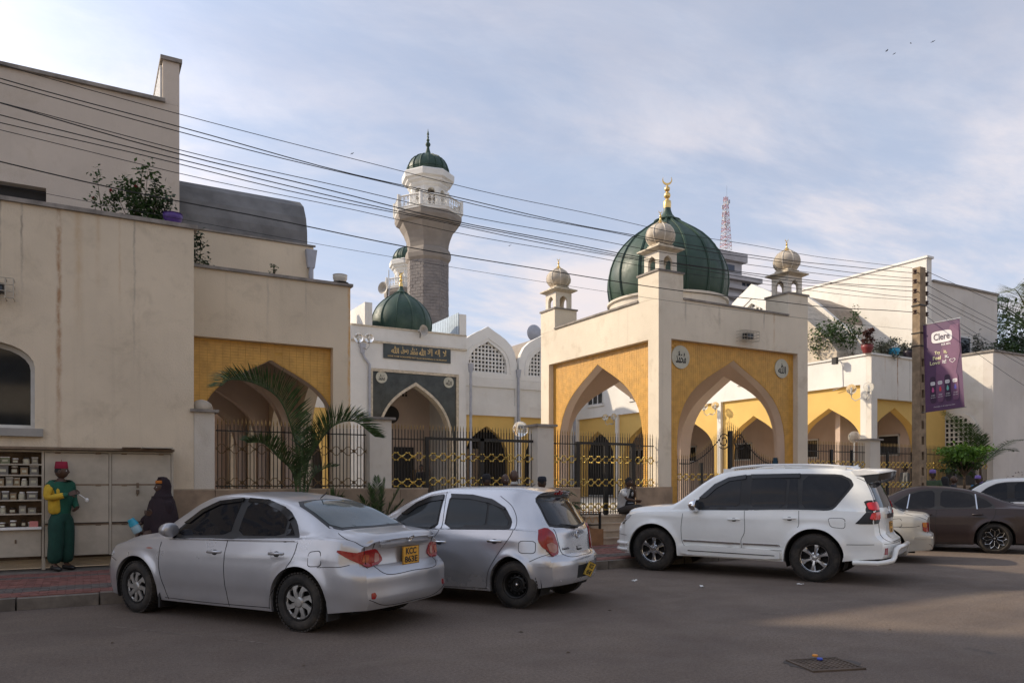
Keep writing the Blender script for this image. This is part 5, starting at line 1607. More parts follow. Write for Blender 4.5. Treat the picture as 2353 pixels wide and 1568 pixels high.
def catmull(P, n):
    """points along a centripetal-ish Catmull-Rom through P, n per span"""
    out = []
    Q = [2 * P[0] - P[1]] + P + [2 * P[-1] - P[-2]]
    for i in range(len(P) - 1):
        p0, p1, p2, p3 = Q[i], Q[i + 1], Q[i + 2], Q[i + 3]
        t0 = 0; t1 = t0 + max(1e-4, np.linalg.norm(p1 - p0) ** .5); t2 = t1 + max(1e-4, np.linalg.norm(p2 - p1) ** .5); t3 = t2 + max(1e-4, np.linalg.norm(p3 - p2) ** .5)
        for k in range(n):
            t = t1 + (t2 - t1) * k / n
            A1 = (t1 - t) / (t1 - t0) * p0 + (t - t0) / (t1 - t0) * p1
            A2 = (t2 - t) / (t2 - t1) * p1 + (t - t1) / (t2 - t1) * p2
            A3 = (t3 - t) / (t3 - t2) * p2 + (t - t2) / (t3 - t2) * p3
            B1 = (t2 - t) / (t2 - t0) * A1 + (t - t0) / (t2 - t0) * A2
            B2 = (t3 - t) / (t3 - t1) * A2 + (t - t1) / (t3 - t1) * A3
            out.append((t2 - t) / (t2 - t1) * B1 + (t - t1) / (t2 - t1) * B2)
    out.append(P[-1])
    return out
def smooth01(u):
    u = min(1, max(0, u)); return u * u * (3 - 2 * u)

class Car:
    def __init__(s, sp):
        s.sp = sp
        zt, w, sh, wr = interp(sp['zt']), interp(sp['w']), interp(sp['sh']), interp(sp['wr'])
        sill = interp(sp['sill']); wb = sp['wb'] / 2; ar = sp['arch']; wz = sp['wheel_r']
        xr, xf = sp['zt'][0][0], sp['zt'][-1][0]
        Rz, Fz = interp(sp['Rz']), interp(sp['Fz'])
        rr, fr = sp.get('rrange', .5), sp.get('frange', .4)
        pr, pf = sp.get('rplan', .12), sp.get('fplan', .22)
        tuck = sp.get('tuck', .04); zm = sp.get('zm', .62); inset = sp.get('inset', .055)
        xs = list(np.linspace(xr, xf, 96))
        for c in (-wb, wb):
            xs = [x for x in xs if abs(abs(x - c) - ar) > .012]
            for k in range(33):
                xs.append(c + ar * math.cos(math.pi * k / 32))
            xs += [c - ar - .006, c + ar + .006]
        for e in (xr, xf):
            for d in (.004, .012, .025, .045): xs.append(e + (d if e < 0 else -d))
        xs = sorted(set(round(x, 5) for x in xs))
        nS = 15
        def section(x):
            W, T, S, RW = w(x), zt(x), sh(x), wr(x)
            S = min(S, T - .012)
            zb = sill(x)
            archd = 9
            for c in (-wb, wb):
                d = abs(x - c)
                if d <= ar: zb = max(zb, wz + math.sqrt(max(0, ar * ar - d * d)))
                archd = min(archd, abs(math.hypot(x - c, max(zb - wz, 0)) - ar))
            zb = min(zb, S - .05)
            def ys(z):
                if z < zm: y = W * (1 - sp.get('tumble', .055) * ((zm - z) / (zm - .18)) ** 2.2)
                else: y = W - tuck * ((z - zm) / max(.05, S - zm)) ** 2
                for c in (-wb, wb):
                    r_ = math.hypot(x - c, z - wz) - ar
                    if r_ > -.02: y += sp.get('flare', .018) * math.exp(-(max(r_, 0) / .06) ** 2)
                # crease lines in the flanks
                for (zc, a_, wd_) in sp.get('crease', ()): y += a_ * math.exp(-((z - zc) / wd_) ** 2)
                return y
            P = [(ys(zb) - .42 if W > .6 else W * .3, zb + .0), (ys(zb) - .02, zb), ]
            side = [(ys(zb + (S - zb) * (k / (nS - 1))), zb + (S - zb) * (k / (nS - 1))) for k in range(nS)]
            h = T - S
            y0 = side[-1][0]
            step = min(inset, y0 * .3) * min(1, h / .12)
            cr = min(sp.get('crown', .055), h * .55)
            zr_ = T - cr
            RW = min(RW, y0 - step - .005)
            ctl = [np.array([y0, S]), np.array([y0 - step * .85, S + min(.022, h * .25)]),
                   np.array([(y0 - step) * .5 + RW * .5 + sp.get('bulge', .018) * min(1, h / .3), (S + zr_) / 2 + .01 * min(1, h)]),
                   np.array([RW, zr_]), np.array([RW - .07 * min(1, RW), zr_ + cr * .52]), np.array([RW * .5, T - cr * .10]), np.array([0, T])]
            up = catmull(ctl, 5)[1:]
            return [P[0]] + [(side[0][0] - .015, zb - .001)] + side + [(float(a), float(b)) for a, b in up]
        secs = [section(x) for x in xs]
        m = len(secs[0])
        verts, faces = [], []
        def warp(x, y, z, W):
            br = smooth01((xr + rr - x) / rr); bf = smooth01((x - (xf - fr)) / fr)
            u = min(1, abs(y) / max(W, .01))
            return x + br * (Rz(z) + pr * u ** 2.6) - bf * (Fz(z) + pf * u ** 2.4)
        ring = 2 * m - 1
        for x, sec in zip(xs, secs):
            W = max(.3, w(0))
            L_ = [(y, z) for y, z in sec]; full = L_ + [(-y, z) for y, z in reversed(L_[:-1])]
            for y, z in full: verts.append((warp(x, y, z, W), y, z))
        for i in range(len(xs) - 1):
            for k in range(ring - 1):
                a = i * ring + k; faces.append((a, a + 1, a + 1 + ring, a + ring))
        # end caps
        for base, x, sec in ((0, xs[0], secs[0]), ((len(xs) - 1) * ring, xs[-1], secs[-1])):
            K = 12; prev = None
            W = max(.3, w(0))
            for k in range(m):
                y, z = sec[k]
                row = [base + k]
                if k < m - 1:
                    for q in range(1, K):
                        yy = y * (1 - 2 * q / K)
                        verts.append((warp(x, yy, z, W), yy, z)); row.append(len(verts) - 1)
                    row.append(base + ring - 1 - k)
                else: row = [base + k] * (K + 1)
                if prev:
                    for q in range(K):
                        f_ = [prev[q], prev[q + 1], row[q + 1], row[q]]
                        g_ = []
                        for v_ in f_:
                            if v_ not in g_: g_.append(v_)
                        if len(g_) > 2: faces.append(tuple(g_))
                prev = row
        s.verts, s.faces = verts, faces
        s.bvh = BVHTree.FromPolygons([Vector(v) for v in verts], faces)
    def ray(s, kind, u, v):
        if kind == 'L': o, d = Vector((u, 3, v)), Vector((0, -1, 0))
        elif kind == 'R': o, d = Vector((u, -3, v)), Vector((0, 1, 0))
        elif kind == 'B': o, d = Vector((-6, u, v)), Vector((1, 0, 0))
        elif kind == 'F': o, d = Vector((6, u, v)), Vector((-1, 0, 0))
        elif kind == 'T': o, d = Vector((u, v, 4)), Vector((0, 0, -1))
        elif kind == 'C':   # rear left corner, seen at 45 degrees; u runs left of the axis -> right
            n = Vector((-math.sin(R(50)), math.cos(R(50)), 0)); t = Vector((math.cos(R(50)), math.sin(R(50)), 0))
            o, d = n * 5 - t * u + Vector((0, 0, v)), -n
        elif kind == 'D':
            n = Vector((-math.sin(R(50)), -math.cos(R(50)), 0)); t = Vector((math.cos(R(50)), -math.sin(R(50)), 0))
            o, d = n * 5 - t * u + Vector((0, 0, v)), -n
        h = s.bvh.ray_cast(o, d)
        if h[0] is None: return None, None
        nn = h[1]
        if nn.dot(d) > 0: nn = -nn
        return h[0], nn
    def patch(s, kind, poly, off=.004, step=.05, sm=1, depth=.02):
        """a skin laid on the body inside polygon poly, off metres proud, its rim running back into the body"""
        P = list(poly)
        if sm:
            for _ in range(sm):
                q = []
                for i in range(len(P)):
                    a, b = P[i], P[(i + 1) % len(P)]
                    q += [(a[0] * .85 + b[0] * .15, a[1] * .85 + b[1] * .15), (a[0] * .15 + b[0] * .85, a[1] * .15 + b[1] * .85)]
                P = q
        ring = []
        for i in range(len(P)):
            a, b = P[i], P[(i + 1) % len(P)]
            n = max(1, int(math.hypot(b[0] - a[0], b[1] - a[1]) / step))
            ring += [(a[0] + (b[0] - a[0]) * k / n, a[1] + (b[1] - a[1]) * k / n) for k in range(n)]
        def inside(x, y):
            c = False; j = len(ring) - 1
            for i in range(len(ring)):
                if (ring[i][1] > y) != (ring[j][1] > y) and x < (ring[j][0] - ring[i][0]) * (y - ring[i][1]) / (ring[j][1] - ring[i][1]) + ring[i][0]: c = not c
                j = i
            return c
        us = [p[0] for p in ring]; vs_ = [p[1] for p in ring]
        pts = [Vector(p) for p in ring]; nr = len(ring)
        u = min(us) + step / 2
        while u < max(us):
            v = min(vs_) + step / 2
            while v < max(vs_):
                if inside(u, v) and min((p[0] - u) ** 2 + (p[1] - v) ** 2 for p in ring) > (step * .45) ** 2: pts.append(Vector((u, v)))
                v += step
            u += step
        r = geometry.delaunay_2d_cdt(pts, [(i, (i + 1) % nr) for i in range(nr)], [], 0, 1e-6)
        V, E_, Fc = r[0], r[1], r[2]
        vs3, ok = [], []
        for p in V:
            h, nn = s.ray(kind, p.x, p.y)
            if h is None: vs3.append(Vector((0, 0, -9))); ok.append(False)
            else: vs3.append(h + nn * off); ok.append(True)
        fs = []
        for f in Fc:
            if not all(ok[i] for i in f): continue
            c = sum((V[i] for i in f), Vector((0, 0))) / len(f)
            if inside(c.x, c.y): fs.append(tuple(f))
        # orient
        mb = MB(); mb.v = list(vs3); mb.f = fs
        cnt = {}
        for f in fs:
            for i in range(len(f)):
                e = (f[i], f[(i + 1) % len(f)]); k = tuple(sorted(e)); cnt.setdefault(k, []).append(e)
        be = [v[0] for v in cnt.values() if len(v) == 1]
        low = {}
        for a, b in be:
            for i in (a, b):
                if i not in low:
                    h, nn = s.ray(kind, V[i].x, V[i].y)
                    low[i] = len(mb.v); mb.v.append(h - nn * depth)
        for a, b in be: mb.f.append((b, a, low[a], low[b]))
        used = sorted(set(i for f in mb.f for i in f)); mp_ = {o: n for n, o in enumerate(used)}
        mb.v = [mb.v[i] for i in used]; mb.f = [tuple(mp_[i] for i in f) for f in mb.f]
        return mb
    def line(s, kind, pts, r=.004, off=.001, n=10):
        P = [np.array(p, float) for p in pts]
        c = catmull(P, n) if len(P) > 2 else [P[0] + (P[1] - P[0]) * k / n for k in range(n + 1)]
        out = []
        for p in c:
            h, nn = s.ray(kind, p[0], p[1])
            if h is not None: out.append(h + nn * off)
        return MB().tube(out, r, 5)

def wheel(car, x, y, sp, style, side, name='wheel', steer=0.0):
    """wheel as a part with its tyre and spokes; outer face towards side (+1 left)"""
    r = sp['wheel_r']; wd = sp.get('tyre_w', .20); rr = sp.get('rim_r', r * .62)
    key = style
    if key not in car['_wm']:
        t = MB(); h = wd / 2
        prof = [(rr - .005, h - .035), (rr + .008, h - .004), (rr + .02, h), (r * .80, h + .008), (r - .035, h), (r - .012, h - .022), (r - .002, h - .05), (r, 0), (r - .002, -h + .05), (r - .012, -h + .022), (r * .8, -h), (rr, -h)]
        t.lathe([(a, b) for a, b in prof], (0, 0, 0), 56, axis='y', cap=False)
        bk_ = .004 if style == 'cap' else .0005
        blocks = MB(); nb2 = 44
        for k in range(nb2):
            a = 2 * math.pi * k / nb2
            for (y0, y1, da) in ((h - .058, h - .006, 0), (.005, h - .068, .06), (-h + .068, -.005, 0), (-h + .006, -h + .058, .05)):
                A0, A1_ = a + da, a + da + 2 * math.pi / nb2 * .68
                q = [(r - .012, A0), (r + bk_, A0), (r + bk_, A1_), (r - .012, A1_)]
                v_ = [(R_ * math.cos(A_), yy, R_ * math.sin(A_)) for yy in (y0, y1) for R_, A_ in q]
                blocks.add(v_, [(0, 1, 2, 3), (7, 6, 5, 4), (0, 4, 5, 1), (1, 5, 6, 2), (2, 6, 7, 3), (3, 7, 4, 0)])
        t.add(blocks.v, blocks.f)
        tm = mesh_of(t, 'tyre', smooth=35); tm.materials.append(M['tyre'])
        b = MB()
        f = h - .03
        lip = [(rr, -h + .02), (rr, f + .012), (rr - .008, f + .022), (rr - .02, f + .016), (rr - .028, f - .02), (rr - .04, f - .07 if style != 'steel' else f - .05)]
        if style == 'steel':
            lip += [(rr * .80, f - .075), (rr * .72, f - .085), (rr * .60, f - .03), (rr * .5, f - .022), (rr * .40, f - .05), (rr * .22, f - .05), (rr * .2, f - .02), (0, f - .018)]
        else:
            lip += [(rr * .5, f - .085), (.0, f - .085)]
        b.lathe(lip, (0, 0, 0), 48, axis='y')
        rimmat = {'cap': M['under'], 'steel': M['steelblk'], 'alloy': M['under'], 'star': M['under']}[style]
        rm = mesh_of(b, 'wheel_rim', smooth=35)
        spk = MB()
        if style == 'cap':
            # swirl fan trim of eight bent blades
            spk.lathe([(rr - .035, f), (rr - .012, f + .014), (rr - .004, f + .006)], (0, 0, 0), 48, axis='y', cap=False)
            for k in range(8):
                a = 2 * math.pi * k / 8
                P_ = [(.20 * rr, a - .34), (.45 * rr, a - .28), (.70 * rr, a - .10), (.98 * rr - .01, a - .02), (.98 * rr - .01, a + .50), (.72 * rr, a + .26), (.60 * rr, a + .22), (.42 * rr, a + .36), (.2 * rr, a + .44)]
                out = [(q * math.cos(w_), q * math.sin(w_)) for q, w_ in P_]
                spk.extrude([out], lambda u, v, w_: (u, f + .018 - .35 * (math.hypot(u, v) - .1) ** 2 * 1.2 - w_, v), .018)
            spk.lathe([(.0, f + .030), (.045, f + .028), (.062, f + .016), (.062, f - .01)], (0, 0, 0), 24, axis='y')
            smat = M['rim']
        elif style == 'alloy':
            for k in range(6):
                a = 2 * math.pi * k / 6 + .3
                c_, s_ = math.cos(a), math.sin(a)
                def W(rad, tt, yy): return (rad * c_ - tt * s_, yy, rad * s_ + tt * c_)
                v_ = []
                for rad, hw_, yy in ((.10 * rr, .030, f - .005), (.35 * rr, .026, f + .0), (.7 * rr, .036, f + .006), (.97 * rr, .056, f + .002)):
                    v_ += [W(rad, -hw_, yy - .02), W(rad, -hw_ * .55, yy), W(rad, hw_ * .55, yy), W(rad, hw_, yy - .02), W(rad, hw_, yy - .045), W(rad, -hw_, yy - .045)]
                fs_ = []
                for i in range(3):
                    for j in range(6): fs_.append((i * 6 + j, i * 6 + (j + 1) % 6, i * 6 + 6 + (j + 1) % 6, i * 6 + 6 + j))
                fs_ += [(0, 1, 2, 3, 4, 5), (23, 22, 21, 20, 19, 18)]
                spk.add(v_, fs_)
                a2 = a + math.pi / 6
                spk.lathe([(0, f - .012), (.012, f - .013), (.013, f - .04)], (.045 * 1.35 * math.cos(a2), 0, .045 * 1.35 * math.sin(a2)), 6, axis='y')
            spk.lathe([(0, f + .012), (.036, f + .010), (.042, f - .002), (.06, f - .02), (.085, f - .03), (.085, f - .06)], (0, 0, 0), 24, axis='y')
            spk.lathe([(rr - .032, f - .02), (rr - .026, f + .010), (rr - .006, f + .022), (rr - .001, f + .012)], (0, 0, 0), 48, axis='y', cap=False)
            smat = M['alloy']
        elif style == 'star':
            n_ = 10
            for k in range(n_):
                a, b2, c2 = 2 * math.pi * k / n_, 2 * math.pi * (k + .5) / n_, 2 * math.pi * (k + 1) / n_
                P0 = (rr * .95 * math.cos(a), f + .01, rr * .95 * math.sin(a)); P1 = (rr * .66 * math.cos(b2), f + .005, rr * .66 * math.sin(b2)); P2 = (rr * .95 * math.cos(c2), f + .01, rr * .95 * math.sin(c2))
                spk.tube([P0, P1, P2], .010, 4)
                spk.tube([P1, (.05 * math.cos(b2), f - .02, .05 * math.sin(b2))], .006, 4)
            smat = M['alloy']
        else:
            for k in range(12):
                a = 2 * math.pi * k / 12
                spk.lathe([(0, f - .022), (.014, f - .023), (.014, f - .03)], (rr * .66 * math.cos(a), 0, rr * .66 * math.sin(a)), 8, axis='y')
            for k in range(4):
                a = 2 * math.pi * k / 4 + .4
                spk.lathe([(0, f - .03), (.013, f - .032), (.013, f - .05)], (.052 * math.cos(a), 0, .052 * math.sin(a)), 6, axis='y')
            smat = M['steelblk']
        rm.materials.append(rimmat)
        sm_ = mesh_of(spk, 'wheel_trim', smooth=30); sm_.materials.append(smat)
        hub = mesh_of(MB().lathe([(0, f + .004), (.018, f - .002), (.020, f - .02)], (0, 0, 0), 16, axis='y'), 'hub_cap', smooth=40); hub.materials.append(M['chrome'] if style == 'steel' else M['rim'])
        WM[(id(sp), key)] = (rm, tm, sm_, hub)
        car['_wm'] = car['_wm'] + ',' + key
    rm, tm, sm_, hub = WM[(id(sp), key)]
    o = inst(name, rm, car, (x, y, r), (0, RND.uniform(0, 3), 0))
    o.rotation_euler = (0, o.rotation_euler[1], 0) if side > 0 else (0, o.rotation_euler[1], math.pi)
    o.rotation_mode = 'XYZ'
    if side > 0: o.rotation_euler = (0, RND.uniform(0, 3), steer)
    else: o.rotation_euler = (0, RND.uniform(0, 3), math.pi + steer)
    for nm, me in (('tyre', tm), ('wheel_trim', sm_), ('hub_cap', hub)):
        c = bpy.data.objects.new(nm, me); COL.objects.link(c); c.parent = o
    return o
WM = {}

def build_car(sp, label, cat, contact_rear, heading, color, glass, wheels=('cap', 'cap'), name='parked_car', flip=False):
    """contact_rear: ground point under the outer face of the rear left wheel; heading: unit vector to the nose"""
    C_ = Car(sp)
    hx, hy = heading
    left = (-hy, hx)
    trk = sp['track'] / 2 + sp.get('tyre_w', .2) / 2
    ox = contact_rear[0] + hx * sp['wb'] / 2 - left[0] * trk
    oy = contact_rear[1] + hy * sp['wb'] / 2 - left[1] * trk
    car = thing(name, label, cat, (ox, oy, sp.get('lift', 0)), math.atan2(hy, hx))
    car['_wm'] = ''
    mb = MB(); mb.v, mb.f = C_.verts, C_.faces
    body = obj('body', mb, color, car, smooth=38)
    wr_ = sp['wheel_r']; wb = sp['wb'] / 2; tk = sp['track'] / 2
    for x, st, steer in ((-wb, wheels[0], 0), (wb, wheels[1], sp.get('steer', 0))):
        wheel(car, x, tk, sp, st, 1, steer=steer); wheel(car, x, -tk, sp, st, -1, steer=steer)
    del car['_wm']
    # inner wheel housings and floor
    ub = MB().box(sp['zt'][0][0] + .35, -tk + .12, sp.get('floor', .20), sp['zt'][-1][0] - .35, tk - .12, sp.get('floor', .20) + .12)
    for c in (-wb, wb):
        a = sp['arch'] - .010
        for s_ in (-1, 1):
            pts = [(c + a * math.cos(q), wr_ + a * math.sin(q)) for q in [math.pi * (k / 20 * 1.24 - .12) for k in range(21)]]
            y0, y1 = s_ * (tk - .22), s_ * (sp['w_out'] - .035)
            n = len(pts)
            ub.add([(x_, y0, z_) for x_, z_ in pts] + [(x_, y1, z_) for x_, z_ in pts], [(i, i + 1, i + 1 + n, i + n) for i in range(n - 1)])
            ub.add([(x_, y0, z_) for x_, z_ in pts], [tuple(range(n))])
    ubo = obj('underbody', ub, M['under'], car)
    def add(nm, kind, poly, m, off=.004, sm=1, step=.05, parent=None, smooth=50, depth=.015):
        return obj(nm, C_.patch(kind, poly, off, step, sm, depth), m, parent or car, smooth=smooth)
    def mirror(poly): return [(-u, v) for u, v in poly]
    for it in sp['parts']:
        nm, kind, poly, mk, off = it[:5]
        if kind == 'C': poly = [(sp['cm'][0] - sp['cm'][1] * a, b) for a, b in poly]
        kw = dict(it[5]) if len(it) > 5 else {}
        one = kw.pop('one', False)
        m = {'glass': glass, 'body': color}.get(mk) or M[mk]
        o = add(nm, kind, poly, m, off, **kw)
        if kind == 'L' and not one: add(nm, 'R', poly, m, off, **kw)
        if kind == 'C': add(nm, 'D', poly, m, off, **kw)
    for kind, pts in sp['lines']:
        o = obj('panel_gap', C_.line(kind, pts), M['seam'], body)
        if kind == 'L': obj('panel_gap', C_.line('R', pts), M['seam'], body)
    for s_ in (1, -1):
        for (hx_, hz_) in sp['handles']:
            h, nn = C_.ray('L' if s_ > 0 else 'R', hx_, hz_)
            hb = MB()
            cup = MB().lathe([(0, 0), (.035, .002), (.045, .004), (.0, .005)], (0, 0, 0), 16, axis='y')
            o = obj('door_handle_cup', C_.patch('L' if s_ > 0 else 'R', [(hx_ + .045 * math.cos(q), hz_ - .004 + .032 * math.sin(q)) for q in [k * .5236 for k in range(12)]], .0015, .03, 0, .005), M['seam'] if sp.get('darkcup') else M['trim'], body)
            y = h.y + s_ * .028
            hb.tube([(hx_ + .10, h.y, hz_ - .003), (hx_ + .085, y, hz_), (hx_ - .06, y, hz_ + .005), (hx_ - .10, h.y, hz_ + .002)], [.012, .014, .014, .012], 8)
            hb.v = [(a, b, hz_ + (c - hz_) * 1.15) for a, b, c in hb.v]
            obj('door_handle', hb, M['chrome'] if sp.get('chromeh') else color, car, smooth=60)
        # mirrors
        mx, mz, mw, mh = sp['mirror']
        h, nn = C_.ray('L' if s_ > 0 else 'R', mx, mz - .05)
        ms_ = MB()
        prof = [(0, -.075), (.5, -.07), (.82, -.045), (.98, 0), (1.0, .03), (.96, .055), (.9, .06)]
        b_ = MB().lathe([(r_ * 1.0, z_) for r_, z_ in prof], (0, 0, 0), 20, axis='x')
        b_.v = [(mx - x_ * 1.1, h.y + s_ * (.13 + abs(0)) + y_ * mw, mz + z_ * mh) for x_, y_, z_ in b_.v]
        mo = obj('wing_mirror', b_, M[sp.get('mirmat', '')] if sp.get('mirmat') else color, car, smooth=60)
        g_ = MB().lathe([(0, 0), (.88, 0)], (0, 0, 0), 20, axis='x'); g_.v = [(mx - .062, h.y + s_ * .13 + y_ * mw, mz + z_ * mh) for x_, y_, z_ in g_.v]
        obj('mirror_glass', g_, M['cglass'], mo)
        obj('mirror_arm', MB().tube([(mx + .03, h.y - s_ * .02, mz - mh * .9), (mx + .01, h.y + s_ * .08, mz - mh * .75)], [.03, .02], 8), M['trim'], mo, smooth=60)
    return car, C_, body

def plate_at(car, C_, y, z, w_, h_, lines, label, tilt=0.0, m='plate', roll=0.0, out=.012):
    h, nn = C_.ray('B', y, z)
    e = bpy.data.objects.new('number_plate', mesh_of(MB().box(-w_ / 2, -h_ / 2, -.004, w_ / 2, h_ / 2, .004), 'number_plate'))
    e.data.materials.append(M[m]); COL.objects.link(e); e.parent = car
    # local x of the plate runs to the car's right when seen from behind = -y
    rot = Matrix(((0, 0, -1), (-1, 0, 0), (0, 1, 0))).to_4x4()
    yaw = math.atan2(nn.y, -nn.x)
    e.matrix_local = Matrix.Translation((h.x - out, y, z)) @ rot @ Matrix.Rotation(-tilt, 4, 'X') @ Matrix.Rotation(roll, 4, 'Z')
    e['label'] = label
    bd = MB(); t_ = .005
    bd.box(-w_ / 2, -h_ / 2, .002, w_ / 2, -h_ / 2 + t_, .0055).box(-w_ / 2, h_ / 2 - t_, .002, w_ / 2, h_ / 2, .0055).box(-w_ / 2, -h_ / 2 + t_, .002, -w_ / 2 + t_, h_ / 2 - t_, .0055).box(w_ / 2 - t_, -h_ / 2 + t_, .002, w_ / 2, h_ / 2 - t_, .0055)
    o = obj('plate_border', bd, M['ink'], car); o.parent = e
    for txt, cy_, hh, ww in lines:
        me = text_mesh(txt, width=ww, height=hh, depth=.0015, bold=.03); me.materials.append(M['ink'])
        t = inst('lettering', me, None); t.parent = e; t.location = (0, cy_, .0045)
    return e
def badge_text(car, C_, s_, y, z, w_, h_, m='chrome'):
    h, nn = C_.ray('B', y, z)
    me = text_mesh(s_, width=w_, height=h_, depth=.0025, bold=.03); me.materials.append(M[m])
    t = inst('badge_lettering', me, car)
    rot = Matrix(((0, 0, -1), (-1, 0, 0), (0, 1, 0))).to_4x4()
    # lean with the surface
    zax = nn.normalized(); yax = (Vector((0, 0, 1)) - zax * zax.z).normalized(); xax = yax.cross(zax)
    t.matrix_local = Matrix.Translation(h + nn * .005) @ Matrix((xax, yax, zax)).transposed().to_4x4()
    return t
def ring_badge(car, C_, y, z, rad, kind):
    h, nn = C_.ray('B', y, z)
    b = MB()
    def el(cx, cy, rx, ry, r_): b.tube([(cx + rx * math.cos(q), cy + ry * math.sin(q), 0) for q in [2 * math.pi * k / 24 for k in range(25)]], r_, 5, cap=False)
    if kind == 'ovals':
        el(0, 0, rad * 1.35, rad, rad * .13); el(0, rad * .1, rad * .42, rad * .85, rad * .11); el(0, rad * .45, rad * .85, rad * .38, rad * .11)
    else:
        el(0, 0, rad, rad, rad * .14); b.box(-rad * 1.25, -rad * .2, -.003, rad * 1.25, rad * .2, .006)
    zax = nn.normalized(); yax = (Vector((0, 0, 1)) - zax * zax.z).normalized(); xax = yax.cross(zax)
    o = obj('badge', b, M['chrome'], car, smooth=50)
    o.matrix_local = Matrix.Translation(h + nn * .008) @ Matrix((xax, yax, zax)).transposed().to_4x4()

HEAD = Vector((-.555, .832)).normalized()

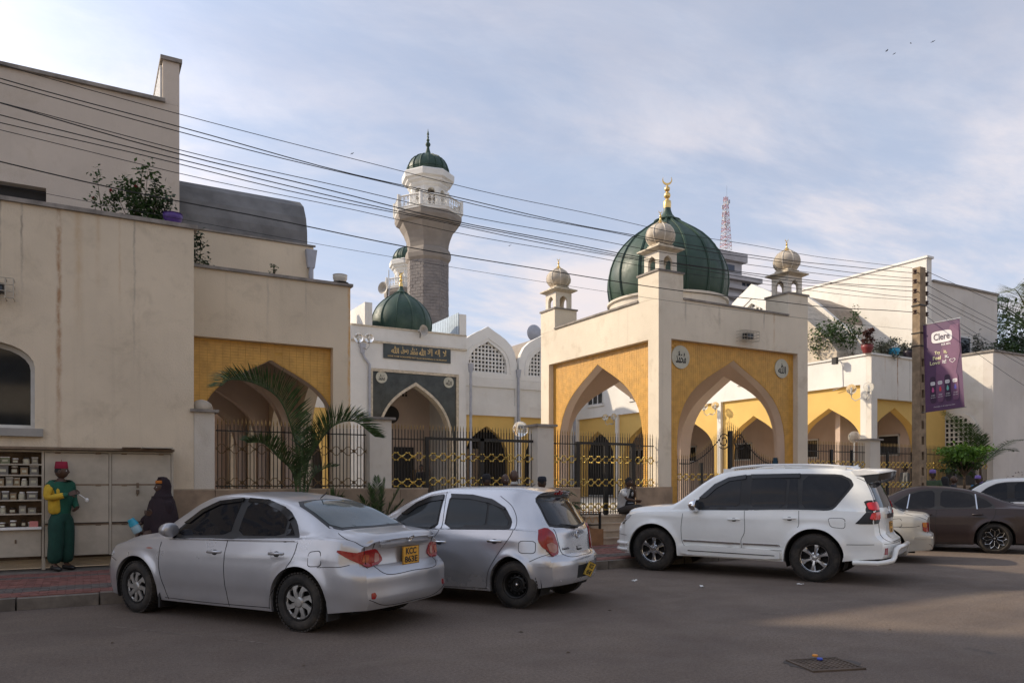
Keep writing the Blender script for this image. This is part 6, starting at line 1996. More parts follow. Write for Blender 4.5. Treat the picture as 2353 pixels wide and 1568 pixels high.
# ---------------------------------------------------------------- silver saloon
SAL = dict(cm=(1.05, .70), wb=2.60, track=1.53, wheel_r=.315, rim_r=.20, tyre_w=.20, arch=.385, w_out=.88, steer=R(-4),
    zt=[(-2.30, .985), (-2.22, 1.035), (-2.0, 1.06), (-1.72, 1.085), (-1.55, 1.14), (-1.2, 1.285), (-.9, 1.385), (-.55, 1.445), (-.1, 1.475), (.2, 1.45), (.45, 1.375), (.75, 1.21), (1.02, 1.045), (1.15, .99), (1.5, .94), (1.85, .85), (2.1, .73), (2.24, .60)],
    w=[(-2.30, .74), (-2.2, .80), (-1.9, .855), (-1.3, .88), (0, .88), (1.3, .875), (1.8, .84), (2.1, .76), (2.24, .66)],
    sh=[(-2.3, .90), (-2.1, .95), (-1.6, .985), (-.5, .955), (.6, .925), (1.2, .89), (1.6, .83), (2.0, .70), (2.24, .52)],
    wr=[(-2.3, .60), (-1.9, .66), (-1.6, .66), (-1.2, .62), (-.8, .585), (0, .60), (.5, .62), (.9, .69), (1.15, .74), (1.6, .70), (2.24, .5)],
    sill=[(-2.3, .265), (-1.75, .225), (-1.6, .205), (-.9, .185), (.9, .185), (1.65, .20), (2.24, .22)],
    Rz=[(.15, .10), (.28, .03), (.36, -.01), (.50, 0), (.60, .0), (.66, .03), (.72, .105), (.86, .115), (.93, .10), (1.0, .045), (1.05, .03), (1.5, .2)],
    Fz=[(.15, .08), (.35, 0), (.55, .0), (.7, .08), (1.5, .3)], rrange=.5, frange=.5, rplan=.13, fplan=.30, zm=.60,
    crease=((.80, .006, .035), (.34, -.008, .05)), floor=.19,
    handles=((-.06, .80), (-1.0, .82)), chromeh=False, mirror=(.68, 1.03, .11, .085),
    parts=[
        ('window_surround', 'L', [(.80, .93), (.60, 1.10), (.36, 1.26), (.12, 1.365), (-.12, 1.405), (-.42, 1.405), (-.75, 1.355), (-.98, 1.275), (-1.14, 1.15), (-1.28, .975), (-1.26, .945), (0, .925)], 'trim', .002, dict(sm=1)),
        ('front_window', 'L', [(.70, .96), (.50, 1.14), (.30, 1.265), (.08, 1.345), (-.22, 1.37), (-.24, 1.33), (-.20, .982)], 'glass', .006),
        ('rear_window', 'L', [(-.32, .988), (-.355, 1.36), (-.62, 1.345), (-.86, 1.27), (-1.0, 1.17), (-1.02, 1.008)], 'glass', .006),
        ('quarter_window', 'L', [(-1.055, 1.012), (-1.045, 1.15), (-1.13, 1.07), (-1.18, 1.018)], 'glass', .006, dict(sm=0)),
        ('rain_visor', 'L', [(.60, 1.10), (.36, 1.265), (.10, 1.368), (-.26, 1.402), (-.26, 1.365), (.08, 1.325), (.32, 1.225), (.50, 1.10)], 'visor', .022, dict(sm=0, depth=.02)),
        ('rain_visor', 'L', [(-.34, 1.402), (-.62, 1.385), (-.90, 1.305), (-1.06, 1.20), (-1.02, 1.165), (-.84, 1.265), (-.58, 1.345), (-.34, 1.36)], 'visor', .022, dict(sm=0, depth=.02)),
        ('fuel_flap_gap', 'L', [(-1.46, .70), (-1.46, .86), (-1.64, .88), (-1.66, .71)], 'seam', .0012, dict(sm=2, depth=.002, one=True)),
        ('fuel_flap', 'L', [(-1.468, .708), (-1.468, .852), (-1.632, .872), (-1.652, .718)], 'body', .0028, dict(sm=2, depth=.004, one=True)),
        ('front_screen', 'T', [(1.00, -.62), (1.04, 0), (1.00, .62), (.36, .50), (.30, 0), (.36, -.50)], 'cglass2', .005),
        ('rear_screen_surround', 'T', [(-1.68, -.66), (-1.74, 0), (-1.68, .66), (-.93, .53), (-.88, 0), (-.93, -.53)], 'trim', .003),
        ('rear_screen', 'T', [(-1.63, -.61), (-1.69, 0), (-1.63, .61), (-.97, .49), (-.93, 0), (-.97, -.49)], 'rglass', .007),
        ('tail_lamp', 'C', [(.36, .74), (.26, .70), (.08, .715), (-.02, .77), (.10, .895), (.30, .88), (.42, .855), (.68, .89), (.70, .865), (.55, .80)], 'redlamp', .014, dict(sm=1, step=.03)),
        ('indicator_lens', 'C', [(.36, .76), (.26, .75), (.22, .83), (.32, .845)], 'amberred', .019, dict(sm=2, step=.03)),
        ('reversing_lens', 'C', [(.15, .745), (.06, .76), (.06, .83), (.13, .855)], 'pinklamp', .020, dict(sm=2, step=.03)),
        ('plate_garnish', 'B', [(.46, .895), (.46, .935), (-.46, .935), (-.46, .895)], 'body', .022, dict(sm=1, depth=.03)),
        ('rear_reflector', 'C', [(.22, .385), (.16, .38), (.13, .415), (.16, .45), (.22, .445)], 'redlamp', .006, dict(sm=2, step=.02)),
        ('side_repeater', 'L', [(.98, .80), (1.05, .79), (1.12, .80), (1.05, .815)], 'pinklamp', .006, dict(sm=1, step=.02)),
        ('headlamp', 'L', [(1.78, .74), (1.95, .70), (2.05, .66), (2.04, .60), (1.86, .64), (1.74, .70)], 'clearlamp', .006, dict(step=.03)),
    ],
    lines=[('L', [(.86, .88), (.87, .6), (.80, .35), (.74, .205)]), ('L', [(-.24, .94), (-.215, .7), (-.23, .4), (-.26, .20)]), ('L', [(-1.28, .95), (-1.24, .80), (-1.08, .58), (-.93, .40), (-.88, .22)]), ('L', [(.80, .22), (0, .212), (-.9, .225)]),
           ('L', [(-1.60, .70), (-1.75, .71), (-1.9, .715), (-2.0, .735)]), ('L', [(1.68, .62), (1.78, .66)]),
           ('B', [(.55, .95), (.56, .72), (.5, .635), (0, .62), (-.5, .635), (-.56, .72), (-.55, .95)]), ('B', [(.72, .38), (.5, .30), (0, .285), (-.5, .30), (-.72, .38)]),
           ('T', [(-1.70, .64), (-1.95, .72), (-2.15, .66)])])
def _sx(x): return -1.3 + (x + 1.3) * .90 if x < -1.3 else x
for k_ in ('zt', 'w', 'sh', 'wr', 'sill'): SAL[k_] = [(_sx(a), b) for a, b in SAL[k_]]
SAL['parts'] = [(p[0], p[1], [(_sx(u), v) if p[1] in 'LT' else (u, v) for u, v in p[2]]) + tuple(p[3:]) for p in SAL['parts']]
SAL['lines'] = [(k_, [(_sx(u), v) if k_ in 'LT' else (u, v) for u, v in l_]) for k_, l_ in SAL['lines']]
SAL['cm'] = (.995, .68)
cr_ = at(684, 1451, Z=0)
hd1 = Vector((.584 - cr_.x, 10.26 - cr_.y)).normalized()
car1, C1, b1 = build_car(SAL, 'dusty silver four-door saloon with black tinted windows, nearest car on the left', 'car', (cr_.x, cr_.y), hd1, M['silver'], M['cglass'])
plate_at(car1, C1, -.02, .785, .31, .20, [('KCC', .045, .072, .20), ('863E', -.045, .072, .25)], 'orange plate reading KCC 863E', tilt=R(0), out=.046)
badge_text(car1, C1, 'TOYOTA', .42, .965, .17, .024); badge_text(car1, C1, 'COROLLA', -.47, .965, .15, .020)
ring_badge(car1, C1, 0.0, .978, .040, 'ovals')
mf = MB().box(-1.69, .66, .14, -1.665, .84, .34); obj('mud_flap', mf, M['trim'], car1)
mf = MB().box(.87, .62, .10, .90, .86, .34); obj('mud_flap', mf, M['trim'], car1)
for s_ in 'LR': obj('sill_trim', C1.line(s_, [(.72, .912), (.2, .928), (-.5, .944), (-1.24, .962)], .006, .002), M['chrome'], car1, smooth=60)
obj('parcel_shelf_aerial', MB().tube([(-.85, .0, 1.40), (-.95, .0, 1.47)], .006), M['trim'], car1)

# ---------------------------------------------------------------- silver hatchback
HAT = dict(cm=(.80, 1.0), wb=2.45, track=1.46, wheel_r=.30, rim_r=.175, tyre_w=.18, arch=.36, w_out=.832,
    zt=[(-1.845, 1.475), (-1.6, 1.50), (-1.2, 1.525), (-.7, 1.535), (-.2, 1.53), (.15, 1.49), (.5, 1.37), (.8, 1.20), (1.02, 1.07), (1.15, 1.02), (1.4, .96), (1.65, .86), (1.83, .74), (1.935, .60)],
    w=[(-1.845, .77), (-1.75, .80), (-1.5, .825), (-1.2, .832), (0, .832), (1.2, .828), (1.6, .79), (1.84, .70), (1.935, .60)],
    sh=[(-1.845, .96), (-1.2, .985), (0, .96), (.8, .93), (1.2, .89), (1.6, .76), (1.935, .50)],
    wr=[(-1.845, .52), (-1.2, .545), (-.4, .57), (.2, .58), (.6, .60), (1.0, .68), (1.3, .66), (1.935, .42)],
    sill=[(-1.845, .30), (-1.6, .25), (-1.2, .20), (1.2, .20), (1.935, .21)],
    Rz=[(.15, .10), (.26, .05), (.36, .0), (.55, 0), (.62, .02), (.68, .085), (.80, .10), (.95, .125), (1.05, .19), (1.25, .33), (1.38, .42), (1.42, .40), (1.47, .36), (1.6, .42)],
    Fz=[(.15, .08), (.35, 0), (.55, .0), (.7, .08), (1.5, .3)], rrange=1.0, frange=.45, rplan=.16, fplan=.28, zm=.60, tumble=.05,
    crease=((.33, -.008, .05), (.86, .005, .05)), floor=.2, crown=.06,
    handles=((-.10, .80), (-.93, .84)), chromeh=True, mirror=(.66, 1.03, .10, .08),
    parts=[
        ('window_surround', 'L', [(.80, .955), (.62, 1.15), (.38, 1.31), (.16, 1.395), (-.06, 1.42), (-.02, .955)], 'trim', .002),
        ('front_window', 'L', [(.72, .972), (.56, 1.14), (.34, 1.285), (.14, 1.365), (-.03, 1.39), (-.0, .972)], 'cglass2', .006),
        ('window_surround', 'L', [(-.12, .965), (-.145, 1.435), (-.5, 1.425), (-.8, 1.37), (-1.01, 1.26), (-1.13, 1.10), (-1.12, 1.0), (-1.05, .985)], 'trim', .002),
        ('rear_window', 'L', [(-.15, .985), (-.17, 1.39), (-.45, 1.385), (-.74, 1.33), (-.745, 1.0)], 'cglass2', .006),
        ('quarter_window', 'L', [(-.775, 1.0), (-.77, 1.32), (-.96, 1.225), (-1.08, 1.09), (-1.07, 1.015)], 'cglass2', .006),
        ('rain_visor', 'L', [(.60, 1.15), (.38, 1.305), (.16, 1.39), (-.05, 1.42), (-.05, 1.35), (.14, 1.325), (.34, 1.25), (.50, 1.14)], 'visor', .022, dict(sm=0, depth=.02)),
        ('rain_visor', 'L', [(-.16, 1.43), (-.5, 1.42), (-.8, 1.365), (-1.0, 1.265), (-1.0, 1.235), (-.76, 1.315), (-.46, 1.365), (-.18, 1.37)], 'visor', .022, dict(sm=0, depth=.02)),
        ('fuel_flap_gap', 'L', [(-1.27, .70), (-1.27, .86), (-1.50, .86), (-1.50, .70)], 'seam', .0012, dict(sm=2, depth=.002, one=True)),
        ('fuel_flap', 'L', [(-1.278, .708), (-1.278, .852), (-1.492, .852), (-1.492, .708)], 'body', .0028, dict(sm=2, depth=.004, one=True)),
        ('front_screen', 'T', [(1.02, -.60), (1.06, 0), (1.02, .60), (.30, .50), (.24, 0), (.30, -.50)], 'cglass2', .005),
        ('rear_screen_surround', 'B', [(-.60, 1.02), (0, .985), (.60, 1.02), (.605, 1.10), (.53, 1.40), (.48, 1.42), (-.48, 1.42), (-.53, 1.40), (-.605, 1.10)], 'trim', .003),
        ('rear_screen', 'B', [(-.57, 1.045), (0, 1.01), (.57, 1.045), (.58, 1.11), (.50, 1.375), (.46, 1.40), (-.46, 1.40), (-.50, 1.375), (-.58, 1.11)], 'cglass', .007),
        ('brake_light', 'B', [(-.12, 1.43), (-.12, 1.475), (.12, 1.475), (.12, 1.43)], 'redlamp', .012, dict(sm=0)),
        ('tail_lamp', 'C', [(.30, .72), (.24, .66), (.14, .69), (.14, .80), (.20, .95), (.30, 1.02), (.40, .98), (.42, .86), (.38, .78)], 'redlamp', .016, dict(sm=1, step=.03)),
        ('reversing_lens', 'C', [(.30, .735), (.22, .70), (.165, .73), (.17, .80), (.26, .84), (.34, .82)], 'pinklamp', .020, dict(sm=1, step=.03)),
        ('bumper_strip', 'C', [(.44, .54), (.06, .545), (.06, .60), (.42, .59)], 'body', .014, dict(sm=1)),
        ('boot_button', 'B', [(-.10, .70), (-.10, .755), (.06, .755), (.06, .70)], 'seam', .004, dict(sm=0)),
        ('boot_release', 'B', [(-.09, .72), (-.09, .752), (.05, .752), (.05, .72)], 'body', .010, dict(sm=0)),
        ('headlamp', 'L', [(1.50, .82), (1.68, .78), (1.76, .70), (1.6, .68), (1.48, .74)], 'clearlamp', .006, dict(step=.03)),
        ('plate_recess', 'B', [(-.26, .36), (-.22, .52), (.22, .52), (.26, .36)], 'seam', .0015, dict(sm=0)),
    ],
    lines=[('L', [(.84, .90), (.86, .6), (.82, .35), (.78, .22)]), ('L', [(-.08, 1.46), (-.085, .97), (-.02, .84), (-.02, .5), (-.05, .215)]), ('L', [(-.9, 1.41), (-1.10, 1.27), (-1.19, 1.10), (-1.17, .95), (-1.0, .70), (-.85, .45), (-.80, .22)]), ('L', [(.80, .225), (0, .218), (-.82, .23)]),
           ('L', [(-1.42, .60), (-1.55, .66), (-1.66, .70)]), ('B', [(.56, 1.0), (.50, .72), (.42, .655), (0, .635), (-.42, .655), (-.50, .72), (-.56, 1.0)])])
cr_ = at(1183, 1397.6, Z=0)
car2, C2, b2 = build_car(HAT, 'small silver five-door hatchback on a black steel rear wheel, behind the saloon', 'car', (cr_.x, cr_.y), HEAD, M['silver2'], M['cglass'], wheels=('steel', 'steel'))
plate_at(car2, C2, -.10, .44, .33, .19, [('KCS', .043, .065, .18), ('454F', -.043, .065, .23)], 'bent yellow plate reading KCS 454F', tilt=R(-22), m='plate2', roll=R(-14), out=.03)
badge_text(car2, C2, 'MARCH', .38, .745, .15, .030)
ring_badge(car2, C2, 0.0, .90, .045, 'bar')
wp = MB().tube([tuple(C2.ray('B', -.02, 1.0)[0] + Vector((-.03, 0, 0))), tuple(C2.ray('B', .18, 1.03)[0] + Vector((-.045, 0, 0))), tuple(C2.ray('B', .40, 1.055)[0] + Vector((-.03, 0, 0)))], [.022, .012, .006], 6)
obj('rear_wiper', wp, M['trim'], car2)
lipb = MB()
obj('roof_aerial', MB().tube([(-1.05, 0, 1.52), (-1.12, 0, 1.56)], .006), M['trim'], car2)

# ---------------------------------------------------------------- white off-roader
SUV = dict(cm=(1.217, .79), wb=2.76, track=1.60, wheel_r=.385, rim_r=.235, tyre_w=.25, arch=.465, w_out=.95, steer=R(3),
    zt=[(-2.40, 1.765), (-2.2, 1.80), (-1.6, 1.835), (-.6, 1.84), (.0, 1.81), (.25, 1.755), (.5, 1.62), (.78, 1.41), (1.0, 1.25), (1.12, 1.20), (1.6, 1.165), (1.95, 1.10), (2.15, 1.0), (2.28, .84)],
    w=[(-2.40, .87), (-2.3, .90), (-2.0, .925), (-1.3, .935), (0, .925), (1.3, .935), (1.9, .91), (2.15, .85), (2.28, .76)],
    sh=[(-2.4, 1.13), (-1.2, 1.14), (.2, 1.10), (1.0, 1.07), (1.5, 1.05), (2.0, .95), (2.28, .74)],
    wr=[(-2.4, .62), (-1.5, .66), (-.5, .68), (.2, .67), (.6, .71), (1.0, .79), (1.4, .80), (2.28, .6)],
    sill=[(-2.4, .42), (-1.9, .36), (-1.4, .30), (1.4, .30), (1.9, .30), (2.28, .30)],
    Rz=[(.2, .14), (.36, .02), (.46, -.06), (.66, -.05), (.76, .05), (.95, .07), (1.14, .08), (1.3, .13), (1.5, .21), (1.68, .30), (1.75, .30), (1.9, .34)],
    Fz=[(.2, .08), (.45, 0), (.7, .0), (.9, .05), (1.8, .3)], rrange=.9, frange=.4, rplan=.11, fplan=.26, zm=.72, tumble=.03, flare=.030,
    crease=((1.0, .010, .05), (.52, -.012, .06)), floor=.34, crown=.06, inset=.06, bulge=.025,
    handles=((-.09, .96), (-1.0, 1.0)), mirror=(.60, 1.18, .14, .11), mirmat='chrome',
    parts=[
        ('window_surround', 'L', [(.74, 1.10), (.52, 1.34), (.30, 1.54), (.08, 1.66), (-.15, 1.705), (-.6, 1.72), (-1.15, 1.725), (-1.72, 1.715), (-1.88, 1.64), (-1.93, 1.54), (-1.85, 1.42), (-1.66, 1.165), (-1.55, 1.135), (-.5, 1.12)], 'trim', .002),
        ('front_window', 'L', [(.66, 1.14), (.46, 1.36), (.24, 1.555), (.02, 1.645), (-.17, 1.665), (-.155, 1.135)], 'glass', .006),
        ('rear_window', 'L', [(-.33, 1.145), (-.34, 1.68), (-.92, 1.685), (-.90, 1.145)], 'glass', .006),
        ('quarter_window', 'L', [(-.945, 1.15), (-.96, 1.685), (-1.08, 1.685), (-1.12, 1.15)], 'glass', .006, dict(sm=0)),
        ('side_window', 'L', [(-1.175, 1.155), (-1.165, 1.69), (-1.70, 1.685), (-1.84, 1.62), (-1.88, 1.53), (-1.80, 1.40), (-1.62, 1.18)], 'glass', .008),
        ('rain_visor', 'L', [(.56, 1.31), (.30, 1.55), (.06, 1.665), (-.24, 1.71), (-.24, 1.64), (.04, 1.60), (.26, 1.48), (.44, 1.31)], 'visor', .022, dict(sm=0, depth=.02)),
        ('rain_visor', 'L', [(-.32, 1.715), (-1.12, 1.725), (-1.12, 1.655), (-.34, 1.645)], 'visor', .022, dict(sm=0, depth=.02)),
        ('front_screen', 'T', [(.96, -.72), (1.0, 0), (.96, .72), (.32, .60), (.26, 0), (.32, -.60)], 'cglass2', .005),
        ('rear_screen', 'B', [(-.60, 1.19), (.60, 1.19), (.64, 1.24), (.58, 1.66), (.52, 1.69), (-.52, 1.69), (-.58, 1.66), (-.64, 1.24)], 'glass', .006),
        ('tail_lamp_surround', 'C', [(.82, .94), (.78, .985), (.58, 1.19), (.60, 1.30), (.30, 1.32), (.30, .95)], 'trim', .008, dict(sm=1, step=.04)),
        ('tail_lamp', 'C', [(.56, 1.15), (.57, 1.27), (.34, 1.285), (.32, 1.16)], 'brightred', .018, dict(sm=1, step=.03)),
        ('tail_lamp', 'C', [(.62, 1.01), (.56, 1.12), (.31, 1.13), (.30, 1.01)], 'brightred', .018, dict(sm=1, step=.03)),
        ('side_moulding', 'L', [(.80, .555), (.80, .585), (-.20, .575), (-.20, .545)], 'chrome', .014, dict(sm=0)),
        ('side_moulding', 'L', [(-.24, .545), (-.24, .575), (-.84, .575), (-.86, .545)], 'chrome', .014, dict(sm=0)),
        ('running_board', 'L', [(.86, .33), (.86, .50), (-.88, .48), (-.88, .33)], 'body', .055, dict(sm=1, depth=.02)),
        ('board_groove', 'L', [(.70, .40), (.70, .412), (-.78, .40), (-.78, .388)], 'trim', .060, dict(sm=0)),
        ('fuel_flap_gap', 'L', [(-1.62, .88), (-1.58, 1.03), (-1.84, 1.03), (-1.84, .86)], 'seam', .0012, dict(sm=2, depth=.002, one=True)),
        ('fuel_flap', 'L', [(-1.628, .888), (-1.588, 1.022), (-1.832, 1.022), (-1.832, .868)], 'body', .0030, dict(sm=2, depth=.004, one=True)),
        ('rear_reflector', 'C', [(.40, .48), (.36, .58), (.26, .58), (.28, .48)], 'redlamp', .010, dict(sm=0, step=.03)),
        ('plate_garnish', 'B', [(.36, 1.02), (.36, 1.09), (-.36, 1.09), (-.36, 1.02)], 'chrome', .03, dict(sm=0)),
        ('plate_recess', 'B', [(.36, .70), (.36, 1.0), (-.36, 1.0), (-.36, .70)], 'body', .006, dict(sm=1)),
        ('headlamp', 'L', [(1.80, 1.00), (1.98, .985), (2.10, .93), (2.10, .84), (1.98, .86), (1.86, .92)], 'clearlamp', .008, dict(step=.03)),
        ('headlamp_surround', 'L', [(1.84, .955), (2.02, .93), (2.10, .89), (2.10, .80), (1.98, .82)], 'trim', .006, dict(step=.03)),
    ],
    lines=[('L', [(.82, 1.04), (.84, .75), (.80, .50), (.74, .47), (.5, .465)]), ('L', [(-.26, 1.11), (-.27, .75), (-.215, .62), (-.22, .47)]), ('L', [(-1.14, 1.13), (-1.145, .9), (-1.13, .86)]), ('L', [(.78, .475), (0, .47), (-.88, .475)]),
           ('B', [(.66, 1.66), (.70, 1.2), (.66, .72), (.62, .68), (0, .66), (-.62, .68), (-.66, .72), (-.70, 1.2)]),
           ('L', [(-1.86, .62), (-2.05, .625), (-2.25, .635)]), ('L', [(1.9, .62), (2.05, .625), (2.12, .63)]), ('B', [(.80, .64), (0, .63), (-.80, .64)])])
cr_ = at(1869.8, 1336.5, Z=0)
fr_ = at(1514.6, 1311, Z=0)
hd3 = Vector((fr_.x - cr_.x, fr_.y - cr_.y)).normalized()
car3, C3, b3 = build_car(SUV, 'large pearl white off-roader with roof rails, chrome mirrors and body kit', 'car', (cr_.x, cr_.y), hd3, M['pearl'], M['cglass'], wheels=('alloy', 'alloy'))
plate_at(car3, C3, -.05, .86, .26, .20, [('KCP', .045, .06, .16), ('70', -.045, .06, .10)], 'small orange plate with dark characters', out=.012)
ring_badge(car3, C3, 0.0, 1.145, .055, 'ovals')
for s_ in (1, -1):
    pts = []
    for k in range(13):
        x = .20 - k / 12 * 2.05
        h, nn = C3.ray('T', x, s_ * .60)
        pts.append((x, s_ * .60, h.z + .055 * math.sin(math.pi * k / 12) ** .25 - (.01 if k in (0, 12) else 0)))
    rl_ = MB().tube(pts, [.012] + [.022] * 11 + [.012], 8)
    o = obj('roof_rail', rl_, M['whitec'], car3, smooth=60)
    for x in (-.75, .1, -1.7):
        h, nn = C3.ray('T', x, s_ * .60); obj('rail_foot', MB().box(x - .09, s_ * .60 - .022, h.z - .03, x + .09, s_ * .60 + .022, h.z + .045), M['whitec'], o)
    # rear step bar and front tube
h, nn = C3.ray('B', 0, .58)
zb_ = .36
sb_ = MB().tube([(-1.95, .93, .345), (-2.3, .93, .355), (-2.40, .86, .37), (-2.47, .70, .385), (-2.49, .64, .43), (-2.51, .58, .55), (-2.53, .50, .58), (-2.55, 0, .58), (-2.53, -.50, .58), (-2.51, -.58, .55), (-2.49, -.64, .43), (-2.47, -.70, .385), (-2.40, -.86, .37), (-2.3, -.93, .355), (-1.95, -.93, .345)], .038, 10)
obj('rear_guard_bar', sb_, M['pearl'], car3, smooth=60)
obj('lower_guard_plate', MB().box(-2.52, -.55, .46, -2.40, .55, .52), M['steel'], car3)
for zz0 in (.36, .47):
    obj('front_guard_tube', MB().tube([(1.86, .93, zz0), (2.0, .89, zz0), (2.13, .78, zz0), (2.26, .5, zz0), (2.31, 0, zz0), (2.26, -.5, zz0), (2.13, -.78, zz0), (2.0, -.89, zz0)], .03, 8), M['whitec'], car3, smooth=60)
b_ = MB(); n_ = 9
prf = [(-2.00, 1.815), (-2.32, 1.81), (-2.41, 1.785), (-2.41, 1.765), (-2.20, 1.745), (-2.06, 1.74)]
for k in range(n_):
    y = -.66 + 1.32 * k / (n_ - 1); f_ = .13 * (abs(y) / .66) ** 3; dz = -.045 * (abs(y) / .66) ** 2
    b_.v += [(u + f_, y, v + dz) for u, v in prf]
for k in range(n_ - 1):
    for j in range(6): b_.f.append((k * 6 + j, k * 6 + (j + 1) % 6, k * 6 + 6 + (j + 1) % 6, k * 6 + 6 + j))
b_.f += [tuple(range(6)), tuple(range((n_ - 1) * 6 + 5, (n_ - 1) * 6 - 1, -1))]
obj('roof_spoiler', b_, M['whitec'], car3, smooth=50)
b2_ = MB()
for k in range(n_):
    y = -.645 + 1.29 * k / (n_ - 1); f_ = .13 * (abs(y) / .66) ** 3; dz = -.045 * (abs(y) / .66) ** 2
    b2_.v += [(u + f_, y, v + dz) for u, v in ((-2.10, 1.72), (-2.405, 1.762), (-2.38, 1.655), (-2.16, 1.58))]
for k in range(n_ - 1):
    for j in range(4): b2_.f.append((k * 4 + j, k * 4 + (j + 1) % 4, k * 4 + 4 + (j + 1) % 4, k * 4 + 4 + j))
b2_.f += [(0, 1, 2, 3), tuple(range((n_ - 1) * 4 + 3, (n_ - 1) * 4 - 1, -1))]
obj('spoiler_underside', b2_, M['visor'], car3, smooth=50)
h, nn = C3.ray('T', -1.78, 0)
obj('fin_aerial', MB().add([(-1.72, -.02, h.z - .01), (-1.88, -.025, h.z - .01), (-1.88, .025, h.z - .01), (-1.72, .02, h.z - .01), (-1.86, 0, h.z + .055)], [(0, 1, 2, 3), (0, 4, 1), (1, 4, 2), (2, 4, 3), (3, 4, 0)]), M['pearl'], car3)

# ---------------------------------------------------------------- cars at the right
import copy
def variant(base, **k):
    d = copy.deepcopy(base); d.update(k); return d
CRM = variant(SAL, w=[(a, b * .965) for a, b in SAL['w']], track=1.46, w_out=.85,
              zt=[(a, b * (.955 if b > 1.1 else .93)) for a, b in SAL['zt']], sh=[(a, b * .935) for a, b in SAL['sh']],
              Rz=[(.15, .10), (.28, .02), (.36, 0), (.50, 0), (.56, .01), (.60, .07), (.75, .08), (.9, .08), (1.0, .06), (1.5, .2)])
CRM['parts'] = [p for p in SAL['parts'] if p[0] not in ('tail_lamp', 'indicator_lens', 'reversing_lens', 'plate_garnish', 'rain_visor', 'rear_reflector', 'mud_flap')] + [
    ('tail_lamp', 'C', [(.44, .62), (.44, .80), (.30, .80), (.10, .80), (.10, .62)], 'redlamp', .012, dict(sm=1, step=.03)),
    ('indicator_lens', 'C', [(.44, .72), (.43, .80), (.32, .80), (.33, .70)], 'amber', .016, dict(sm=0, step=.03)),
    ('bumper_strip', 'C', [(.66, .49), (.1, .49), (.1, .53), (.66, .53)], 'body', .012, dict(sm=0))]
for i, p in enumerate(CRM['parts']):
    if p[0] in ('window_surround', 'front_window', 'rear_window', 'quarter_window', 'sill_trim', 'rear_screen', 'rear_screen_surround'):
        CRM['parts'][i] = p[:2] + ([(u, v * .955) if p[1] != 'T' else (u, v) for u, v in p[2]],) + p[3:]
cr_ = at(2030, 1291, Z=0)
c4, C4, b4 = build_car(CRM, 'old cream saloon mostly hidden behind the white off-roader', 'car', (cr_.x, cr_.y), HEAD, M['cream'], M['cglass'])
DRK = variant(SAL, cm=(1.14, .75), wb=2.75, wheel_r=.335, rim_r=.245, arch=.395, lift=.0,
    zt=[(-2.42, 1.00), (-2.32, 1.05), (-2.1, 1.08), (-1.85, 1.10), (-1.6, 1.17), (-1.2, 1.33), (-.8, 1.44), (-.4, 1.49), (.0, 1.50), (.25, 1.47), (.5, 1.39), (.8, 1.22), (1.08, 1.06), (1.2, 1.01), (1.6, .96), (1.95, .87), (2.2, .75), (2.34, .62)],
    w=[(-2.42, .74), (-2.3, .80), (-2.0, .86), (-1.3, .89), (0, .89), (1.3, .885), (1.9, .85), (2.2, .76), (2.34, .66)],
    sh=[(-2.42, .90), (-2.1, .97), (-1.6, 1.0), (-.5, .97), (.6, .935), (1.2, .90), (1.6, .84), (2.1, .70), (2.34, .52)])
DRK['parts'] = [
    ('window_surround', 'L', [(.86, .945), (.62, 1.14), (.36, 1.30), (.12, 1.395), (-.15, 1.43), (-.5, 1.425), (-.9, 1.36), (-1.2, 1.24), (-1.40, 1.06), (-1.36, .985), (0, .94)], 'trim', .002),
    ('front_window', 'L', [(.76, .965), (.55, 1.14), (.32, 1.28), (.10, 1.365), (-.22, 1.39), (-.20, .965)], 'glass', .006),
    ('rear_window', 'L', [(-.32, 1.0), (-.34, 1.385), (-.62, 1.375), (-.98, 1.30), (-1.02, 1.03)], 'glass', .006),
    ('quarter_window', 'L', [(-1.06, .995), (-1.05, 1.26), (-1.22, 1.18), (-1.34, 1.07), (-1.30, 1.035)], 'glass', .006),
    ('window_bar', 'L', [(-1.03, .98), (-1.01, 1.31), (-1.035, 1.31), (-1.055, .98)], 'chrome', .010, dict(sm=0)),
    ('window_bar', 'L', [(.36, .97), (.30, 1.30), (.28, 1.30), (.335, .97)], 'chrome', .010, dict(sm=0)),
    ('rear_screen', 'T', [(-1.76, -.60), (-1.82, 0), (-1.76, .60), (-.95, .50), (-.9, 0), (-.95, -.50)], 'cglass', .007),
    ('front_screen', 'T', [(1.04, -.62), (1.08, 0), (1.04, .62), (.40, .50), (.34, 0), (.40, -.50)], 'cglass2', .005),
    ('tail_lamp', 'C', [(.36, .74), (.10, .72), (.08, .88), (.55, .90), (.5, .84)], 'redlamp', .014, dict(step=.03)),
    ('headlamp', 'L', [(1.88, .76), (2.05, .72), (2.15, .66), (1.96, .66), (1.84, .72)], 'clearlamp', .006, dict(step=.03))]
DRK['lines'] = [('L', [(.92, .88), (.92, .6), (.85, .35), (.80, .215)]), ('L', [(-.25, .96), (-.22, .7), (-.24, .4), (-.26, .21)]), ('L', [(-1.40, 1.0), (-1.36, .82), (-1.18, .60), (-1.0, .42), (-.95, .23)]), ('L', [(.85, .225), (0, .215), (-.9, .225)])]
DRK['handles'] = ((-.06, .84), (-1.05, .86))
cr_ = at(2285, 1271, Z=0)
c5, C5, b5 = build_car(DRK, 'dark plum saloon with star-pattern black wheels at the right edge', 'car', (cr_.x, cr_.y), HEAD, M['maroon'], M['cglass'], wheels=('star', 'star'))
CRO = variant(SUV, lift=0.0, zt=[(a, b * .93) for a, b in SUV['zt']], sh=[(a, b * .93) for a, b in SUV['sh']])
